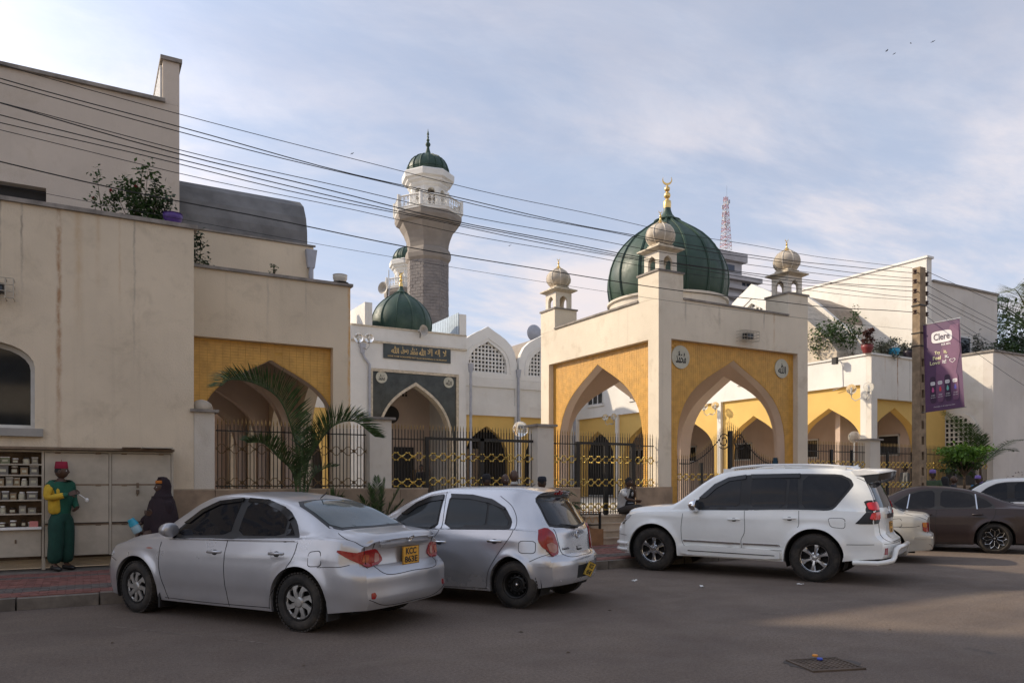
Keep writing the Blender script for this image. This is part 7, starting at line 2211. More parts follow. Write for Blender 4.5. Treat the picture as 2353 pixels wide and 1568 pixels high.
CRO['parts'] = [(p[0], p[1], [(u, v * .93) for u, v in p[2]] if p[1] != 'T' else p[2]) + p[3:] for p in SUV['parts'] if p[0] in ('window_surround', 'front_window', 'rear_window', 'quarter_window', 'side_window', 'front_screen', 'rear_screen', 'headlamp', 'tail_lamp')]
p_ = at(2285, 1271, Z=0) + Vector((5.1, 1.0, 0))
c6, C6, b6 = build_car(CRO, 'white high-roofed car behind the dark plum saloon at the right edge', 'car', (p_.x, p_.y), HEAD, M['whitec'], M['cglass'], wheels=('alloy', 'alloy'))
# ================================================================== PLANTS
def leaf_cloud(n, c, rad, size, flat=.6, rnd=None, shape=None, droop=.2):
    """n small folded leaves in clumps within an ellipsoid"""
    rnd = rnd or RND
    mb = MB()
    clumps = []
    for _ in range(max(4, n // 45)):
        while True:
            u = Vector((rnd.uniform(-1, 1), rnd.uniform(-1, 1), rnd.uniform(-1, 1)))
            if u.length < 1: break
        u = u * (.55 + .45 * u.length)
        clumps.append(u)
    for _ in range(n):
        q = rnd.choice(clumps)
        p = Vector((c[0] + (q.x + rnd.gauss(0, .16)) * rad[0], c[1] + (q.y + rnd.gauss(0, .16)) * rad[1], c[2] + (q.z + rnd.gauss(0, .16)) * rad[2]))
        d = Vector((rnd.gauss(0, 1), rnd.gauss(0, 1), rnd.gauss(0, flat) - droop)).normalized()
        s_ = d.cross(Vector((rnd.gauss(0, .5), rnd.gauss(0, .5), 1))).normalized()
        L = size * rnd.uniform(.6, 1.3); w_ = L * .30
        up = s_.cross(d) * L * .08
        mb.add([p, p + d * L * .5 + s_ * w_ + up, p + d * L, p + d * L * .5 - s_ * w_ + up], [(0, 1, 2), (0, 2, 3)])
    return mb, clumps
def plant(name, label, cat, base, h, rad, n, size, m, stems=6, group=None, flowers=0, fm='petal', seed=1):
    rnd = random.Random(seed)
    t = thing(name, label, cat, base, 0, group=group)
    c = (0, 0, h * .58)
    mb, cl = leaf_cloud(int(n * 1.7), c, (rad, rad * .8, h * .45), size, rnd=rnd)
    o = obj('foliage', mb, M[m], t, recalc=False)
    st = MB()
    for q in cl[:stems * 3]:
        e = Vector((q.x * rad, q.y * rad * .8, c[2] + q.z * h * .45))
        k = Vector((e.x * .35, e.y * .35, e.z * .45))
        st.tube([(rnd.gauss(0, .02), rnd.gauss(0, .02), 0), k, e], [.012, .008, .003], 4)
    obj('stem', st, M['bark'], t)
    if flowers:
        for _ in range(flowers):
            q = rnd.choice(cl)
            e = (q.x * rad * 1.05, q.y * rad, c[2] + abs(q.z) * h * .5 + .05)
            f = MB()
            for k in range(9):
                a = k * 2.4; r_ = .012 + .004 * k
                f.add([(e[0], e[1], e[2]), (e[0] + r_ * math.cos(a), e[1] + r_ * math.sin(a), e[2] + .03), (e[0] + r_ * 1.6 * math.cos(a + .5), e[1] + r_ * 1.6 * math.sin(a + .5), e[2] + .045), (e[0] + r_ * math.cos(a + 1), e[1] + r_ * math.sin(a + 1), e[2] + .03)], [(0, 1, 2, 3)])
            obj('flower', f, M[fm], t, recalc=False)
    return t
def frond(parent, p0, pts, nleaf, ll, m='palm', rr=.018, droop=.35, seed=1, vee=.55, fill=.16):
    """pinnate palm frond along a curved midrib; pts relative to the palm"""
    rnd = random.Random(seed); nleaf = int(nleaf * 1.6); ll *= 1.15; droop *= .6
    P = [np.array(p, float) for p in [p0] + pts]
    c = catmull(P, 12); c = [Vector(q) for q in c]
    mb = MB(); n = len(c)
    mb.tube(c, [rr * (1 - .85 * i / (n - 1)) + .002 for i in range(n)], 5)
    lens = [0]
    for i in range(1, n): lens.append(lens[-1] + (c[i] - c[i - 1]).length)
    T = lens[-1]
    for k in range(nleaf):
        f = fill + (1 - fill) * (k + .5) / nleaf
        s_ = f * T; i = max(j for j in range(n) if lens[j] <= s_); i = min(i, n - 2)
        p = c[i].lerp(c[i + 1], (s_ - lens[i]) / max(1e-6, lens[i + 1] - lens[i]))
        t = (c[i + 1] - c[i]).normalized()
        side = t.cross(Vector((0, 0, 1)))
        if side.length < .1: side = Vector((1, 0, 0))
        side.normalize(); up = side.cross(t)
        prof = math.sin(math.pi * min(1, (f - fill) / (1 - fill) * .90 + .04)) ** .6
        L = ll * prof * rnd.uniform(.88, 1.08)
        for sg in (1, -1):
            lean = .55 + .5 * (f - fill) + rnd.gauss(0, .06)
            d = (side * sg * math.cos(lean) + t * math.sin(lean) + up * (vee + rnd.gauss(0, .08))).normalized()
            w_ = .0105
            nrm = d.cross(t).normalized().cross(d).normalized()
            q1 = p + d * L * .55 - Vector((0, 0, droop * L * .10)); q2 = p + d * L - Vector((0, 0, droop * L * .38))
            mb.add([p - nrm * w_ * .5, p + nrm * w_ * .5, q1 + nrm * w_, q1 - nrm * w_, q2], [(0, 1, 2, 3), (3, 2, 4)])
    return obj('frond', mb, M[m], parent, recalc=False)
def rel(base, *pp):
    """world points through pixels on given planes -> offsets from base"""
    return [tuple(at(px, py, Y=Y) - Vector(base)) for px, py, Y in pp]
pb_ = at(690, 1118, Y=14.5); base = (pb_.x, 14.5, .45)
palm_ = thing('young_palm', 'young palm with long arching fronds in front of the left fence', 'palm', base)
frond(palm_, (0, 0, 0), rel(base, (686, 1060, 14.5), (672, 990, 14.45), (640, 915, 14.35), (585, 880, 14.2), (528, 872, 14.1), (508, 886, 14.0)), 84, .60, droop=.5, seed=3, fill=.30)
frond(palm_, (.05, 0, 0), rel(base, (705, 1070, 14.5), (730, 1020, 14.4), (770, 975, 14.2), (815, 968, 14.0), (862, 1003, 13.9)), 74, .55, droop=.5, seed=4, fill=.40)
frond(palm_, (-.05, 0, 0), rel(base, (672, 1085, 14.5), (640, 1050, 14.4), (605, 1018, 14.25), (568, 1016, 14.15)), 56, .42, droop=.5, seed=5, fill=.42)
frond(palm_, (0, -.05, .0), rel(base, (690, 1075, 14.4), (695, 1030, 14.35), (703, 985, 14.4), (712, 950, 14.45)), 22, .30, droop=.2, seed=6, fill=.55)
frond(palm_, (.02, .05, 0), rel(base, (715, 1100, 14.6), (745, 1075, 14.7), (775, 1070, 14.7)), 26, .25, droop=.6, seed=7)
obj('stem', MB().tube([(0, 0, 0), (.0, 0, .35), (0, 0, .6)], [.09, .06, .03], 8), M['bark'], palm_)
def fromto(px, py, Y, z=.45): q = at(px, py, Y=Y); return (q.x, Y, z)
def tuft(label, base, n, L, m='leaf', w_=.02, seed=1, spread=1.0, name='strap_plant', cat='plant'):
    rnd = random.Random(seed); t = thing(name, label, cat, base); mb = MB()
    for k in range(n):
        a = rnd.uniform(0, 6.28); l_ = L * rnd.uniform(.7, 1.1); sp = rnd.uniform(.2, .9) * spread
        d = Vector((math.cos(a), math.sin(a), 0)); s_ = Vector((-d.y, d.x, 0)); pr = []
        for j in range(6):
            f = j / 5; pr.append(d * (l_ * sp * f) + Vector((0, 0, l_ * (f * (1.15 - sp * .5) - f * f * sp * .55))))
        vs_ = []
        for j, q in enumerate(pr):
            ww = w_ * (1 - (j / 5) ** 2) + .001; vs_ += [q - s_ * ww, q + s_ * ww]
        mb.add(vs_, [(2 * j, 2 * j + 1, 2 * j + 3, 2 * j + 2) for j in range(5)])
    obj('foliage', mb, M[m], t, recalc=False)
    return t
tuft('bright green sword-leaved plant right of the young palm on the plinth', fromto(765, 1130, 14.45, 1.0), 26, .55, 'leaf', .03, 11, .5)
def broadleaf(label, base, n, size, m, seed, spread, hgt):
    rnd = random.Random(seed); t = thing('leafy_plant', label, 'plant', base); mb = MB(); st = MB()
    for k in range(n):
        a = rnd.uniform(0, 6.28); rr_ = spread * rnd.uniform(.15, 1); z = hgt * rnd.uniform(.45, 1) * (1 - .35 * rr_ / spread)
        p = Vector((math.cos(a) * rr_, math.sin(a) * rr_ * .6, z)); d = Vector((math.cos(a), math.sin(a), -.35 + rnd.gauss(0, .2))).normalized(); s_ = Vector((-d.y, d.x, 0)).normalized()
        L = size * rnd.uniform(.6, 1.15)
        st.tube([(0, 0, 0), (p.x * .4, p.y * .4, z * .7), tuple(p)], .006, 4)
        # lobed leaf: finger lobes
        for q_ in (-1.1, -.6, -.2, .2, .6, 1.1):
            dd = (d * math.cos(q_) + s_ * math.sin(q_)).normalized(); ss = dd.cross(Vector((0, 0, 1))).normalized(); l2 = L * (1 - .25 * abs(q_))
            mb.add([p, p + dd * l2 * .5 + ss * L * .12, p + dd * l2 - Vector((0, 0, .12 * L)), p + dd * l2 * .5 - ss * L * .12], [(0, 1, 2), (0, 2, 3)])
    obj('foliage', mb, M[m], t, recalc=False); obj('stem', st, M['leaf'], t)
    return t
broadleaf('broad split-leaved plant spilling over the plinth above the saloon rear screen', fromto(780, 1140, 14.3, .45), 46, .24, 'leaf', 21, .55, .95)
b_ = fromto(868, 1170, 14.35, .45)
t = thing('small_palm', 'small feathery palm between the saloon and the hatchback', 'palm', b_)
for k, (tx_, ty_, Y_) in enumerate(((845, 1112, 14.3), (885, 1100, 14.25), (918, 1120, 14.2), (826, 1140, 14.2), (925, 1150, 14.2), (865, 1095, 14.5))):
    e = Vector(rel(b_, (tx_, ty_, Y_))[0])
    frond(t, (0, 0, 0), [tuple(e * .5 + Vector((0, 0, .08))), tuple(e)], 24, .20, m='leaf', rr=.008, seed=30 + k, droop=.3, vee=.2)
plant('shrub', 'dark reddish shrub in the planter behind the hatchback windscreen', 'shrub', fromto(915, 1180, 14.4), .62, .42, 420, .09, 'leaf_red', seed=41)
plant('shrub', 'low green shrub in the planter right behind the saloon boot', 'shrub', fromto(880, 1190, 14.2), .45, .5, 420, .08, 'leaf', seed=42)
plant('shrub', 'low dark shrub below the short fence panel by the second pier', 'shrub', fromto(975, 1180, 14.45), .5, .4, 320, .08, 'leaf_dark', seed=43)
plant('shrub', 'low shrub hidden behind the saloon roof in the planter', 'shrub', fromto(590, 1180, 14.45), .5, .5, 260, .08, 'leaf_dark', seed=44)
broadleaf('papaya-like plant with lobed leaves behind the hatchback rear screen', fromto(1290, 1200, 14.4, .45), 44, .20, 'leaf', 51, .48, 1.1)
# terrace plants on the left
TL = 6.29
def onY(px, Y): return at(px, 500, Y=Y).x
plant('rose_bush', 'tall rose bush with crimson blooms on the left parapet', 'rose bush', (onY(322, 15.6), 15.6, 5.75), 1.62, .50, 900, .085, 'leaf', flowers=5, seed=61, stems=9)
plant('rose_bush', 'thin straggly rose stems left of the big rose bush', 'rose bush', (onY(243, 15.6), 15.6, 5.75), 1.45, .28, 150, .07, 'leaf', flowers=1, seed=62, stems=5)
plant('rose_bush', 'dark green rose bush side branches beside the purple pot', 'rose bush', (onY(362, 15.7), 15.7, 5.75), 1.5, .34, 480, .08, 'leaf_dark', flowers=0, seed=63, stems=7)
def pot(label, p, r, h, col, name='flower_pot'):
    t = thing(name, label, 'flower pot', p)
    m = plain('pot_' + label.split()[0], col, .45)
    obj('pot', MB().lathe([(r * .62, 0), (r * .95, h * .55), (r, h * .8), (r * .93, h * .92), (r * 1.02, h), (r * .92, h), (r * .85, h * .85), (0, h * .84)], n=28), m, t, smooth=50)
    return t
pt = pot('purple plastic flower pot at the end of the left parapet', (onY(397, 15.15), 15.15, TL), .17, .20, (.09, .04, .22))
q = at(781, 648, Y=16.6); t = pot('white round flower pot on the arcade parapet corner', (q.x, 16.6, SZ + .06), .16, .20, (.62, .58, .50))
obj('saucer', MB().lathe([(.16, 0), (.19, .03), (0, .03)], n=20), M['black'], t)
plant('rose_bush', 'leafy bush on the lower terrace right against the tall left wall', 'shrub', (onY(458, 16.9) - .05, 16.9, 5.3), 1.55, .26, 320, .09, 'leaf_dark', seed=64)
plant('weed', 'small weed growing on the arcade parapet', 'weed', (onY(632, 16.6), 16.6, SZ), .30, .14, 50, .05, 'leaf', seed=65)
plant('weed', 'tiny weeds at the left end of the arcade parapet', 'weed', (onY(470, 16.6), 16.6, SZ), .16, .3, 40, .05, 'leaf', seed=66)
# right terrace
q = at(1905, 790, X=24.3)
plant('terrace_bush', 'large sprawling bush overhanging the white parapet right of the gatehouse', 'bush', (24.2, q.y, 5.3), 2.3, .95, 1500, .13, 'leaf', seed=71, stems=12)
plant('terrace_bush', 'thin upright sprays of the vine above the sprawling bush', 'bush', (24.4, q.y - .9, 5.6), 2.3, .50, 260, .11, 'leaf', seed=72, stems=8)
for k, (px_, lb_, c_) in enumerate(((1992, 'dark red pot on the right parapet under the window', (.20, .03, .03)), (2053, 'turquoise blue pot on the right parapet among grey flowers', (.03, .32, .52)), (2088, 'dark plastic pot on the right parapet beside the pole', (.03, .02, .03)))):
    q = at(px_, 800, Y=16.6); pot(lb_, (q.x, 16.6, SZ + .06), .20, .28, c_)
plant('terrace_flowers', 'greyish flowering plants along the right parapet', 'flowers', (onY(2030, 16.8), 16.8, 5.75), .85, .65, 700, .09, 'leaf_grey', flowers=0, seed=73)
plant('terrace_flowers', 'second clump of greyish flowers by the pole on the right parapet', 'flowers', (onY(2078, 16.8), 16.8, 5.75), .85, .55, 500, .09, 'leaf_grey', seed=74)
plant('red_shrub', 'red-leaved plant in the dark red pot on the parapet', 'shrub', (onY(1992, 16.6), 16.6, SZ + .2), .65, .25, 160, .12, 'leaf_red', seed=75)
plant('terrace_bush', 'spindly brownish bush right of the banner on the corner block', 'bush', (onY(2268, 16.4), 16.4, 5.6), 1.75, .55, 420, .10, 'leaf_grey', seed=76, stems=10)
plant('terrace_bush', 'green creeper on the parapet at the right edge', 'bush', (onY(2300, 16.3), 16.3, 5.6), 1.5, .9, 700, .13, 'leaf', seed=77)
plant('terrace_bush', 'green creeper cut by the right edge of the frame', 'bush', (onY(2345, 16.3), 16.3, 5.6), 1.9, 1.0, 900, .13, 'leaf_dark', seed=78)
# trees behind the right block
def big_tree(label, base, h, rad, n, size, m, seed, trunk=.2, zc=.7):
    rnd = random.Random(seed)
    t = thing('tree', label, 'tree', base)
    mb, cl = leaf_cloud(n, (0, 0, h * zc), (rad, rad, h * (1 - zc) * 1.0), size, rnd=rnd)
    obj('crown', mb, M[m], t, recalc=False)
    st = MB().tube([(0, 0, 0), (.1, 0, h * .3), (0, .1, h * .6)], [trunk, trunk * .8, trunk * .5], 8)
    for q in cl[:24]: st.tube([(0, 0, h * .4), (q.x * rad * .5, q.y * rad * .5, h * (zc - .08)), (q.x * rad, q.y * rad, h * zc + q.z * h * (1 - zc))], [trunk * .4, trunk * .2, .01], 5)
    obj('trunk', st, M['bark'], t)
    return t
q = at(2335, 760, Y=24.0); big_tree('dense dark tree behind the right corner block', (q.x + 2.6, 24, 0), 12.6, 3.6, 5200, .30, 'leaf_dark', 81, .3, .74)
q = at(1925, 630, Y=36.0); big_tree('feathery treetop peeping over the white slanting wall', (q.x, 36, 0), 13.9, 1.1, 260, .3, 'leaf', 82, .15, .92)
q = at(1862, 655, Y=33.0); big_tree('small treetop between the gatehouse turret and the slanting wall', (q.x, 33, 0), 11.6, .7, 120, .3, 'leaf', 83, .12, .93)
for k, (px_, py_, Y_, L_, seed_, lb_) in enumerate(((2352, 735, 21.0, 3.3, 91, 'tall palm cut by the right edge behind the corner block'), (2244, 700, 24.0, 1.5, 92, 'palm with only its frond tips showing above the right wall'))):
    q = at(px_, py_, Y=Y_); bs = (q.x + (.7 if k == 0 else 0), Y_, 0)
    t = thing('palm_tree', lb_, 'palm', bs)
    zc_ = q.z - (.4 if k == 0 else .9)
    obj('trunk', MB().tube([(0, 0, 0), (.1, 0, zc_ * .5), (0, 0, zc_)], [.22, .17, .13], 10), M['bark'], t)
    rnd = random.Random(seed_)
    for j in range(15 if k == 0 else 11):
        a = j * 2.39996; el = .25 + .95 * ((j * .37) % 1)
        d = Vector((math.cos(a), math.sin(a), 0))
        p1 = d * L_ * .35 + Vector((0, 0, zc_ + L_ * .50 * el)); p2 = d * L_ * .75 + Vector((0, 0, zc_ + L_ * .72 * el)); p3 = d * L_ * 1.05 + Vector((0, 0, zc_ + L_ * (.75 * el - .12)))
        frond(t, (0, 0, zc_), [tuple(p1), tuple(p2), tuple(p3)], 46, L_ * .30, m='palm_yellow' if j % 4 == 0 else 'palm', rr=.04, seed=seed_ * 10 + j, droop=.45, vee=.25)
# pavement plants at right
b_ = fromto(2215, 1100, 14.2, .15)
t = thing('street_tree', 'small bright green umbrella-shaped tree on the right pavement', 'tree', b_)
mb, cl = leaf_cloud(1500, (0, 0, 2.35), (1.0, .7, .34), .13, rnd=random.Random(101), droop=.4)
obj('crown', mb, M['leaf_bright'], t, recalc=False)
mb, cl = leaf_cloud(500, (0, 0, 2.0), (.9, .6, .3), .13, rnd=random.Random(102), droop=.5)
obj('crown', mb, M['leaf'], t, recalc=False)
st = MB().tube([(0, 0, 0), (.02, 0, 1.0), (0, 0, 1.8)], [.05, .045, .035], 7)
for k in range(9): st.tube([(0, 0, 1.6), (math.cos(k * .7) * .45, math.sin(k * .7) * .3, 2.1), (math.cos(k * .7) * .8, math.sin(k * .7) * .5, 2.3)], [.025, .015, .006], 5)
obj('trunk', st, M['bark'], t)
b_ = fromto(2262, 1120, 14.5, .15)
t = thing('palm_tree', 'slim palm with drooping fronds right of the umbrella-shaped tree', 'palm', b_)
obj('trunk', MB().tube([(0, 0, 0), (-.1, 0, 1.0), (-.25, 0, 1.7), (-.3, 0, 2.3)], [.05, .045, .04, .03], 7), M['bark'], t)
for k, (tx_, ty_) in enumerate(((2165, 945), (2230, 975), (2352, 1010), (2330, 1035), (2255, 1000), (2195, 960))):
    e = Vector(rel(b_, (tx_, ty_, 14.3))[0]); s_ = Vector((-.28, 0, 1.9))
    frond(t, tuple(s_), [tuple(s_.lerp(e, .45) + Vector((0, 0, .25))), tuple(s_.lerp(e, .8) + Vector((0, 0, .18))), tuple(e)], 34, .38, rr=.014, seed=110 + k, droop=.6, vee=.1)
plant('shrub', 'yellowish small palm shrub at the foot of the slim palm', 'shrub', fromto(2272, 1150, 14.3, .15), .9, .3, 120, .22, 'palm_yellow', seed=121)
plant('shrub', 'reddish brown shrub against the white wall at the far right', 'shrub', fromto(2330, 1130, 14.2, .15), 1.75, .55, 700, .07, 'leaf_red', seed=122)
plant('shrub', 'low green hedge plant behind the plum saloon', 'shrub', fromto(2250, 1160, 14.0, .15), .8, .5, 300, .08, 'leaf', seed=123)

# ================================================================== PEOPLE
M['skin'] = plain('dark_brown_skin', (.075, .038, .022), .5, var=.1)
M['hair'] = plain('black_hair', (.012, .010, .009), .8)
def cloth(name, col, rough=.85): 
    t = NT(name); o = t.coord(); t.set(t.mix(t.rng(t.noise(o, 7, 5, .6), .3, .7), tuple(c * .75 for c in col), col), rough)
    t.bump(t.noise(t.coord((1, 1, .35)), 14, 4), .02, .6); return t.m
def skinmesh(verts, edges, root=0, sub=2):
    """verts: (x,y,z,rx,ry)"""
    me = bpy.data.meshes.new('skin_tmp'); me.from_pydata([v[:3] for v in verts], edges, [])
    o = bpy.data.objects.new('skin_tmp', me); COL.objects.link(o)
    md = o.modifiers.new('s', 'SKIN'); md.use_smooth_shade = True
    if not me.skin_vertices: me.skin_vertices.new()
    for i, v in enumerate(verts):
        sv = me.skin_vertices[0].data[i]; sv.radius = (v[3], v[4] if len(v) > 4 else v[3]); sv.use_root = (i == root)
    m2 = o.modifiers.new('u', 'SUBSURF'); m2.levels = sub; m2.render_levels = sub
    dg = bpy.context.evaluated_depsgraph_get(); dg.update()
    r = bpy.data.meshes.new_from_object(o.evaluated_get(dg))
    bpy.data.objects.remove(o)
    for p in r.polygons: p.use_smooth = True
    return r
def head_mesh(scale=1.0):
    """head with brow, nose, mouth and ears; looks along -Y, centre of the skull at the origin"""
    b = MB(); n, m_ = 28, 22
    for j in range(m_ + 1):
        ph_ = math.pi * j / m_
        for i in range(n):
            th = 2 * math.pi * i / n
            x, y, z = math.sin(ph_) * math.sin(th), -math.sin(ph_) * math.cos(th), math.cos(ph_)
            X, Y_, Z = x * .076, y * .095, z * .118
            f = max(0, -y)
            if z < 0: X *= 1 - .28 * (-z) ** 1.4; Y_ *= 1 - .12 * (-z) ** 2
            if z < -.1: Y_ -= .014 * f * min(1, (-z - .1) * 2)          # jaw forward
            g = lambda cx, cz, sx, sz: math.exp(-((x - cx) / sx) ** 2 - ((z - cz) / sz) ** 2) * (1 if y < 0 else 0)
            Y_ -= .024 * g(0, -.16, .13, .16) + .008 * g(0, .02, .1, .2)   # nose
            Y_ += .012 * (g(.38, .05, .2, .10) + g(-.38, .05, .2, .10))    # eye sockets
            Y_ -= .006 * g(0, .22, .7, .09)                                # brow
            Y_ -= .010 * g(0, -.48, .26, .06) + .010 * g(0, -.60, .24, .06) - .008 * g(0, -.54, .25, .025)
            b.v.append((X * scale, Y_ * scale, Z * scale))
    for j in range(m_):
        for i in range(n):
            a = j * n + i; c = j * n + (i + 1) % n; b.f.append((a, c, c + n, a + n))
    for s_ in (1, -1):
        e = MB().lathe([(0, -.008), (.02, -.006), (.026, .004), (.018, .006), (0, .0)], (0, 0, 0), 12, axis='x')
        b.add([((s_ * (.074 + x)) * scale, (y * .8 + .005) * scale, (z * 1.2 - .012) * scale) for x, y, z in e.v], e.f)
    return b
def hand_into(mb, p, d, palm_n, s=1.0, curl=.5):
    """hand at wrist p pointing along d, palm facing palm_n"""
    d = Vector(d).normalized(); nrm = Vector(palm_n); nrm = (nrm - d * nrm.dot(d)).normalized(); sd_ = d.cross(nrm)
    p = Vector(p)
    q = []
    for (a, w_, t_) in ((0, .026, .020), (.03, .036, .022), (.08, .042, .020), (.10, .040, .014)):
        c = p + d * a * s
        q += [c + sd_ * w_ * s + nrm * t_ * s * .5, c - sd_ * w_ * s + nrm * t_ * s * .5, c - sd_ * w_ * s - nrm * t_ * s * .5, c + sd_ * w_ * s - nrm * t_ * s * .5]
    mb.add(q, [(4 * i + k, 4 * i + (k + 1) % 4, 4 * i + 4 + (k + 1) % 4, 4 * i + 4 + k) for i in range(3) for k in range(4)] + [(0, 3, 2, 1), (12, 13, 14, 15)])
    for k, (o_, L_) in enumerate(((-.032, .070), (-.011, .080), (.011, .074), (.031, .058))):
        c0 = p + d * .095 * s + sd_ * o_ * s
        a1, a2, a3 = curl * .7, curl * 1.5, curl * 2.2
        pts = [c0]; 
        for a_, f_ in ((a1, .45), (a2, .30), (a3, .25)): pts.append(pts[-1] + (d * math.cos(a_) + nrm * math.sin(a_)) * L_ * f_ * s)
        mb.tube(pts, [.0095 * s, .009 * s, .008 * s, .006 * s], 6)
    c0 = p + d * .03 * s - sd_ * .034 * s
    mb.tube([c0, c0 + (d * .6 - sd_ * .75 + nrm * .3) * .034 * s, c0 + (d * 1.5 - sd_ * .9 + nrm * .9) * .034 * s], [.012 * s, .010 * s, .007 * s], 6)
def person(label, loc, face, J, parts, hat=None, group=None, bald=False, headturn=0.0, scale=1.0, headtilt=0.0):
    """J: joints in a frame where the person faces -Y. parts: list of clothes (name, material, builder)"""
    t = thing('person', label, 'person', loc, face, group=group)
    t.scale = (scale,) * 3
    g = lambda k: J[k]
    order = ['pelvis', 'waist', 'chest', 'neck', 'headbase', 'shl', 'ell', 'wrl', 'shr', 'elr', 'wrr', 'hpl', 'knl', 'anl', 'tol', 'hpr', 'knr', 'anr', 'tor']
    rad = dict(pelvis=(.10, .075), waist=(.085, .062), chest=(.115, .075), neck=(.066, .062), headbase=(.062, .062), shl=(.045, .042), ell=(.036, .036), wrl=(.028, .025), shr=(.045, .042), elr=(.036, .036), wrr=(.028, .025),
               hpl=(.065, .065), knl=(.045, .045), anl=(.038, .04), tol=(.035, .03), hpr=(.065, .065), knr=(.045, .045), anr=(.038, .04), tor=(.035, .03))
    E_ = [(0, 1), (1, 2), (2, 3), (3, 4), (2, 5), (5, 6), (6, 7), (2, 8), (8, 9), (9, 10), (0, 11), (11, 12), (12, 13), (13, 14), (0, 15), (15, 16), (16, 17), (17, 18)]
    me = skinmesh([tuple(J[k]) + rad[k] for k in order], E_, 0, 1)
    bm = bmesh.new(); bm.from_mesh(me)
    hb = head_mesh(1.05); hd = J['head']
    rot = Matrix.Rotation(headturn, 4, 'Z') @ Matrix.Rotation(headtilt, 4, 'X')
    hb.v = [tuple(rot @ Vector(v) + Vector(hd)) for v in hb.v]
    for s_, arm in (('l', 1), ('r', -1)):
        w_, e_ = Vector(J['wr' + s_]), Vector(J['el' + s_])
        d = (w_ - e_)
        if J.get('hd' + s_): d = Vector(J['hd' + s_])
        hand_into(hb, w_, d, Vector((-arm * .8, -.3, .2)), 1.0, .6)
    m2 = mesh_of(hb, 'tmp', True); bm.from_mesh(m2)
    bm.to_mesh(me); bm.free()
    for p in me.polygons: p.use_smooth = True
    me.name = 'body'; me.materials.clear(); me.materials.append(M['skin'])
    o = bpy.data.objects.new('body', me); COL.objects.link(o); o.parent = t
    # eyes
    for s_ in (1, -1):
        ey = MB().lathe([(0, -.0115), (.008, -.008), (.0115, 0), (.008, .008), (0, .0115)], (0, 0, 0), 10)
        ey.v = [tuple(rot @ (Vector(v) + Vector((s_ * .028, -.078, .006))) + Vector(hd)) for v in ey.v]
        obj('eye', ey, M['white'], t, smooth=60)
    if not bald:
        hr = MB(); n = 20
        for j in range(9):
            ph_ = math.pi * .5 * j / 8
            for i in range(n):
                th = 2 * math.pi * i / n
                y = -math.sin(ph_) * math.cos(th); z = math.cos(ph_)
                zz0 = z * .126 + (.02 if y < -.2 and j == 8 else -.02 * (j == 8))
                hr.v.append(tuple(rot @ Vector((math.sin(ph_) * math.sin(th) * .082, y * .100, zz0 + (.03 if j >= 7 and y < 0 else 0))) + Vector(hd)))
        for j in range(8):
            for i in range(n):
                a = j * n + i; c = j * n + (i + 1) % n; hr.f.append((a, c, c + n, a + n))
        obj('hair', hr, M['hair'], t, smooth=60)
    for nm, mt_, fn in parts:
        r = fn(J)
        if isinstance(r, MB): obj(nm, r, mt_, t, smooth=60)
        else:
            r.materials.clear(); r.materials.append(mt_); oo = bpy.data.objects.new(nm, r); COL.objects.link(oo); oo.parent = t; r.name = nm
    if hat:
        kind, mt_ = hat
        prof = {'fez': [(.0, .155), (.074, .155), (.080, .150), (.093, .045), (.090, .04), (0, .05)], 'kufi': [(0, .150), (.06, .145), (.088, .125), (.098, .045), (.094, .04), (0, .06)], 'cap': [(0, .145), (.05, .14), (.085, .11), (.099, .03), (.095, .02), (0, .05)]}[kind]
        hb2 = MB().lathe(prof, (0, 0, 0), 24)
        hb2.v = [tuple(rot @ Vector((x * .92, y * 1.08, z)) + Vector(hd)) for x, y, z in hb2.v]
        if kind == 'fez': hb2.tube([tuple(rot @ Vector((0, 0, .155)) + Vector(hd)), tuple(rot @ Vector((0, 0, .185)) + Vector(hd))], .004, 5)
        if kind == 'cap':
            pk = [(-.07, -.085, .045), (.07, -.085, .045), (.05, -.17, .025), (-.05, -.17, .025)]
            hb2.add([tuple(rot @ Vector(q_) + Vector(hd)) for q_ in pk], [(0, 1, 2, 3)])
        obj('hat', hb2, mt_, t, smooth=50)
    return t
def J_stand(arml=None, armr=None, lean=0.0, legs=.09, hd_=(0, 0, 0)):
    J = dict(pelvis=(0, 0, .95), waist=(0, -lean * .2, 1.10), chest=(0, -lean * .5, 1.32), neck=(0, -lean * .8, 1.47), headbase=(0, -lean, 1.52), head=(0 + hd_[0], -lean - .012 + hd_[1], 1.62 + hd_[2]),
             shl=(.185, -lean * .6, 1.415), ell=(.235, .02 - lean * .6, 1.13), wrl=(.23, -.06 - lean, .88), shr=(-.185, -lean * .6, 1.415), elr=(-.235, .02 - lean * .6, 1.13), wrr=(-.23, -.06 - lean, .88),
             hpl=(legs, 0, .90), knl=(legs + .01, -.02, .50), anl=(legs + .02, .02, .09), tol=(legs + .03, -.12, .035), hpr=(-legs, 0, .90), knr=(-legs - .01, -.02, .50), anr=(-legs - .02, .02, .09), tor=(-legs - .03, -.12, .035))
    if arml: J.update(arml)
    if armr: J.update(armr)
    return J
def lerp3(a, b, t): return tuple(a[i] + (b[i] - a[i]) * t for i in range(3))
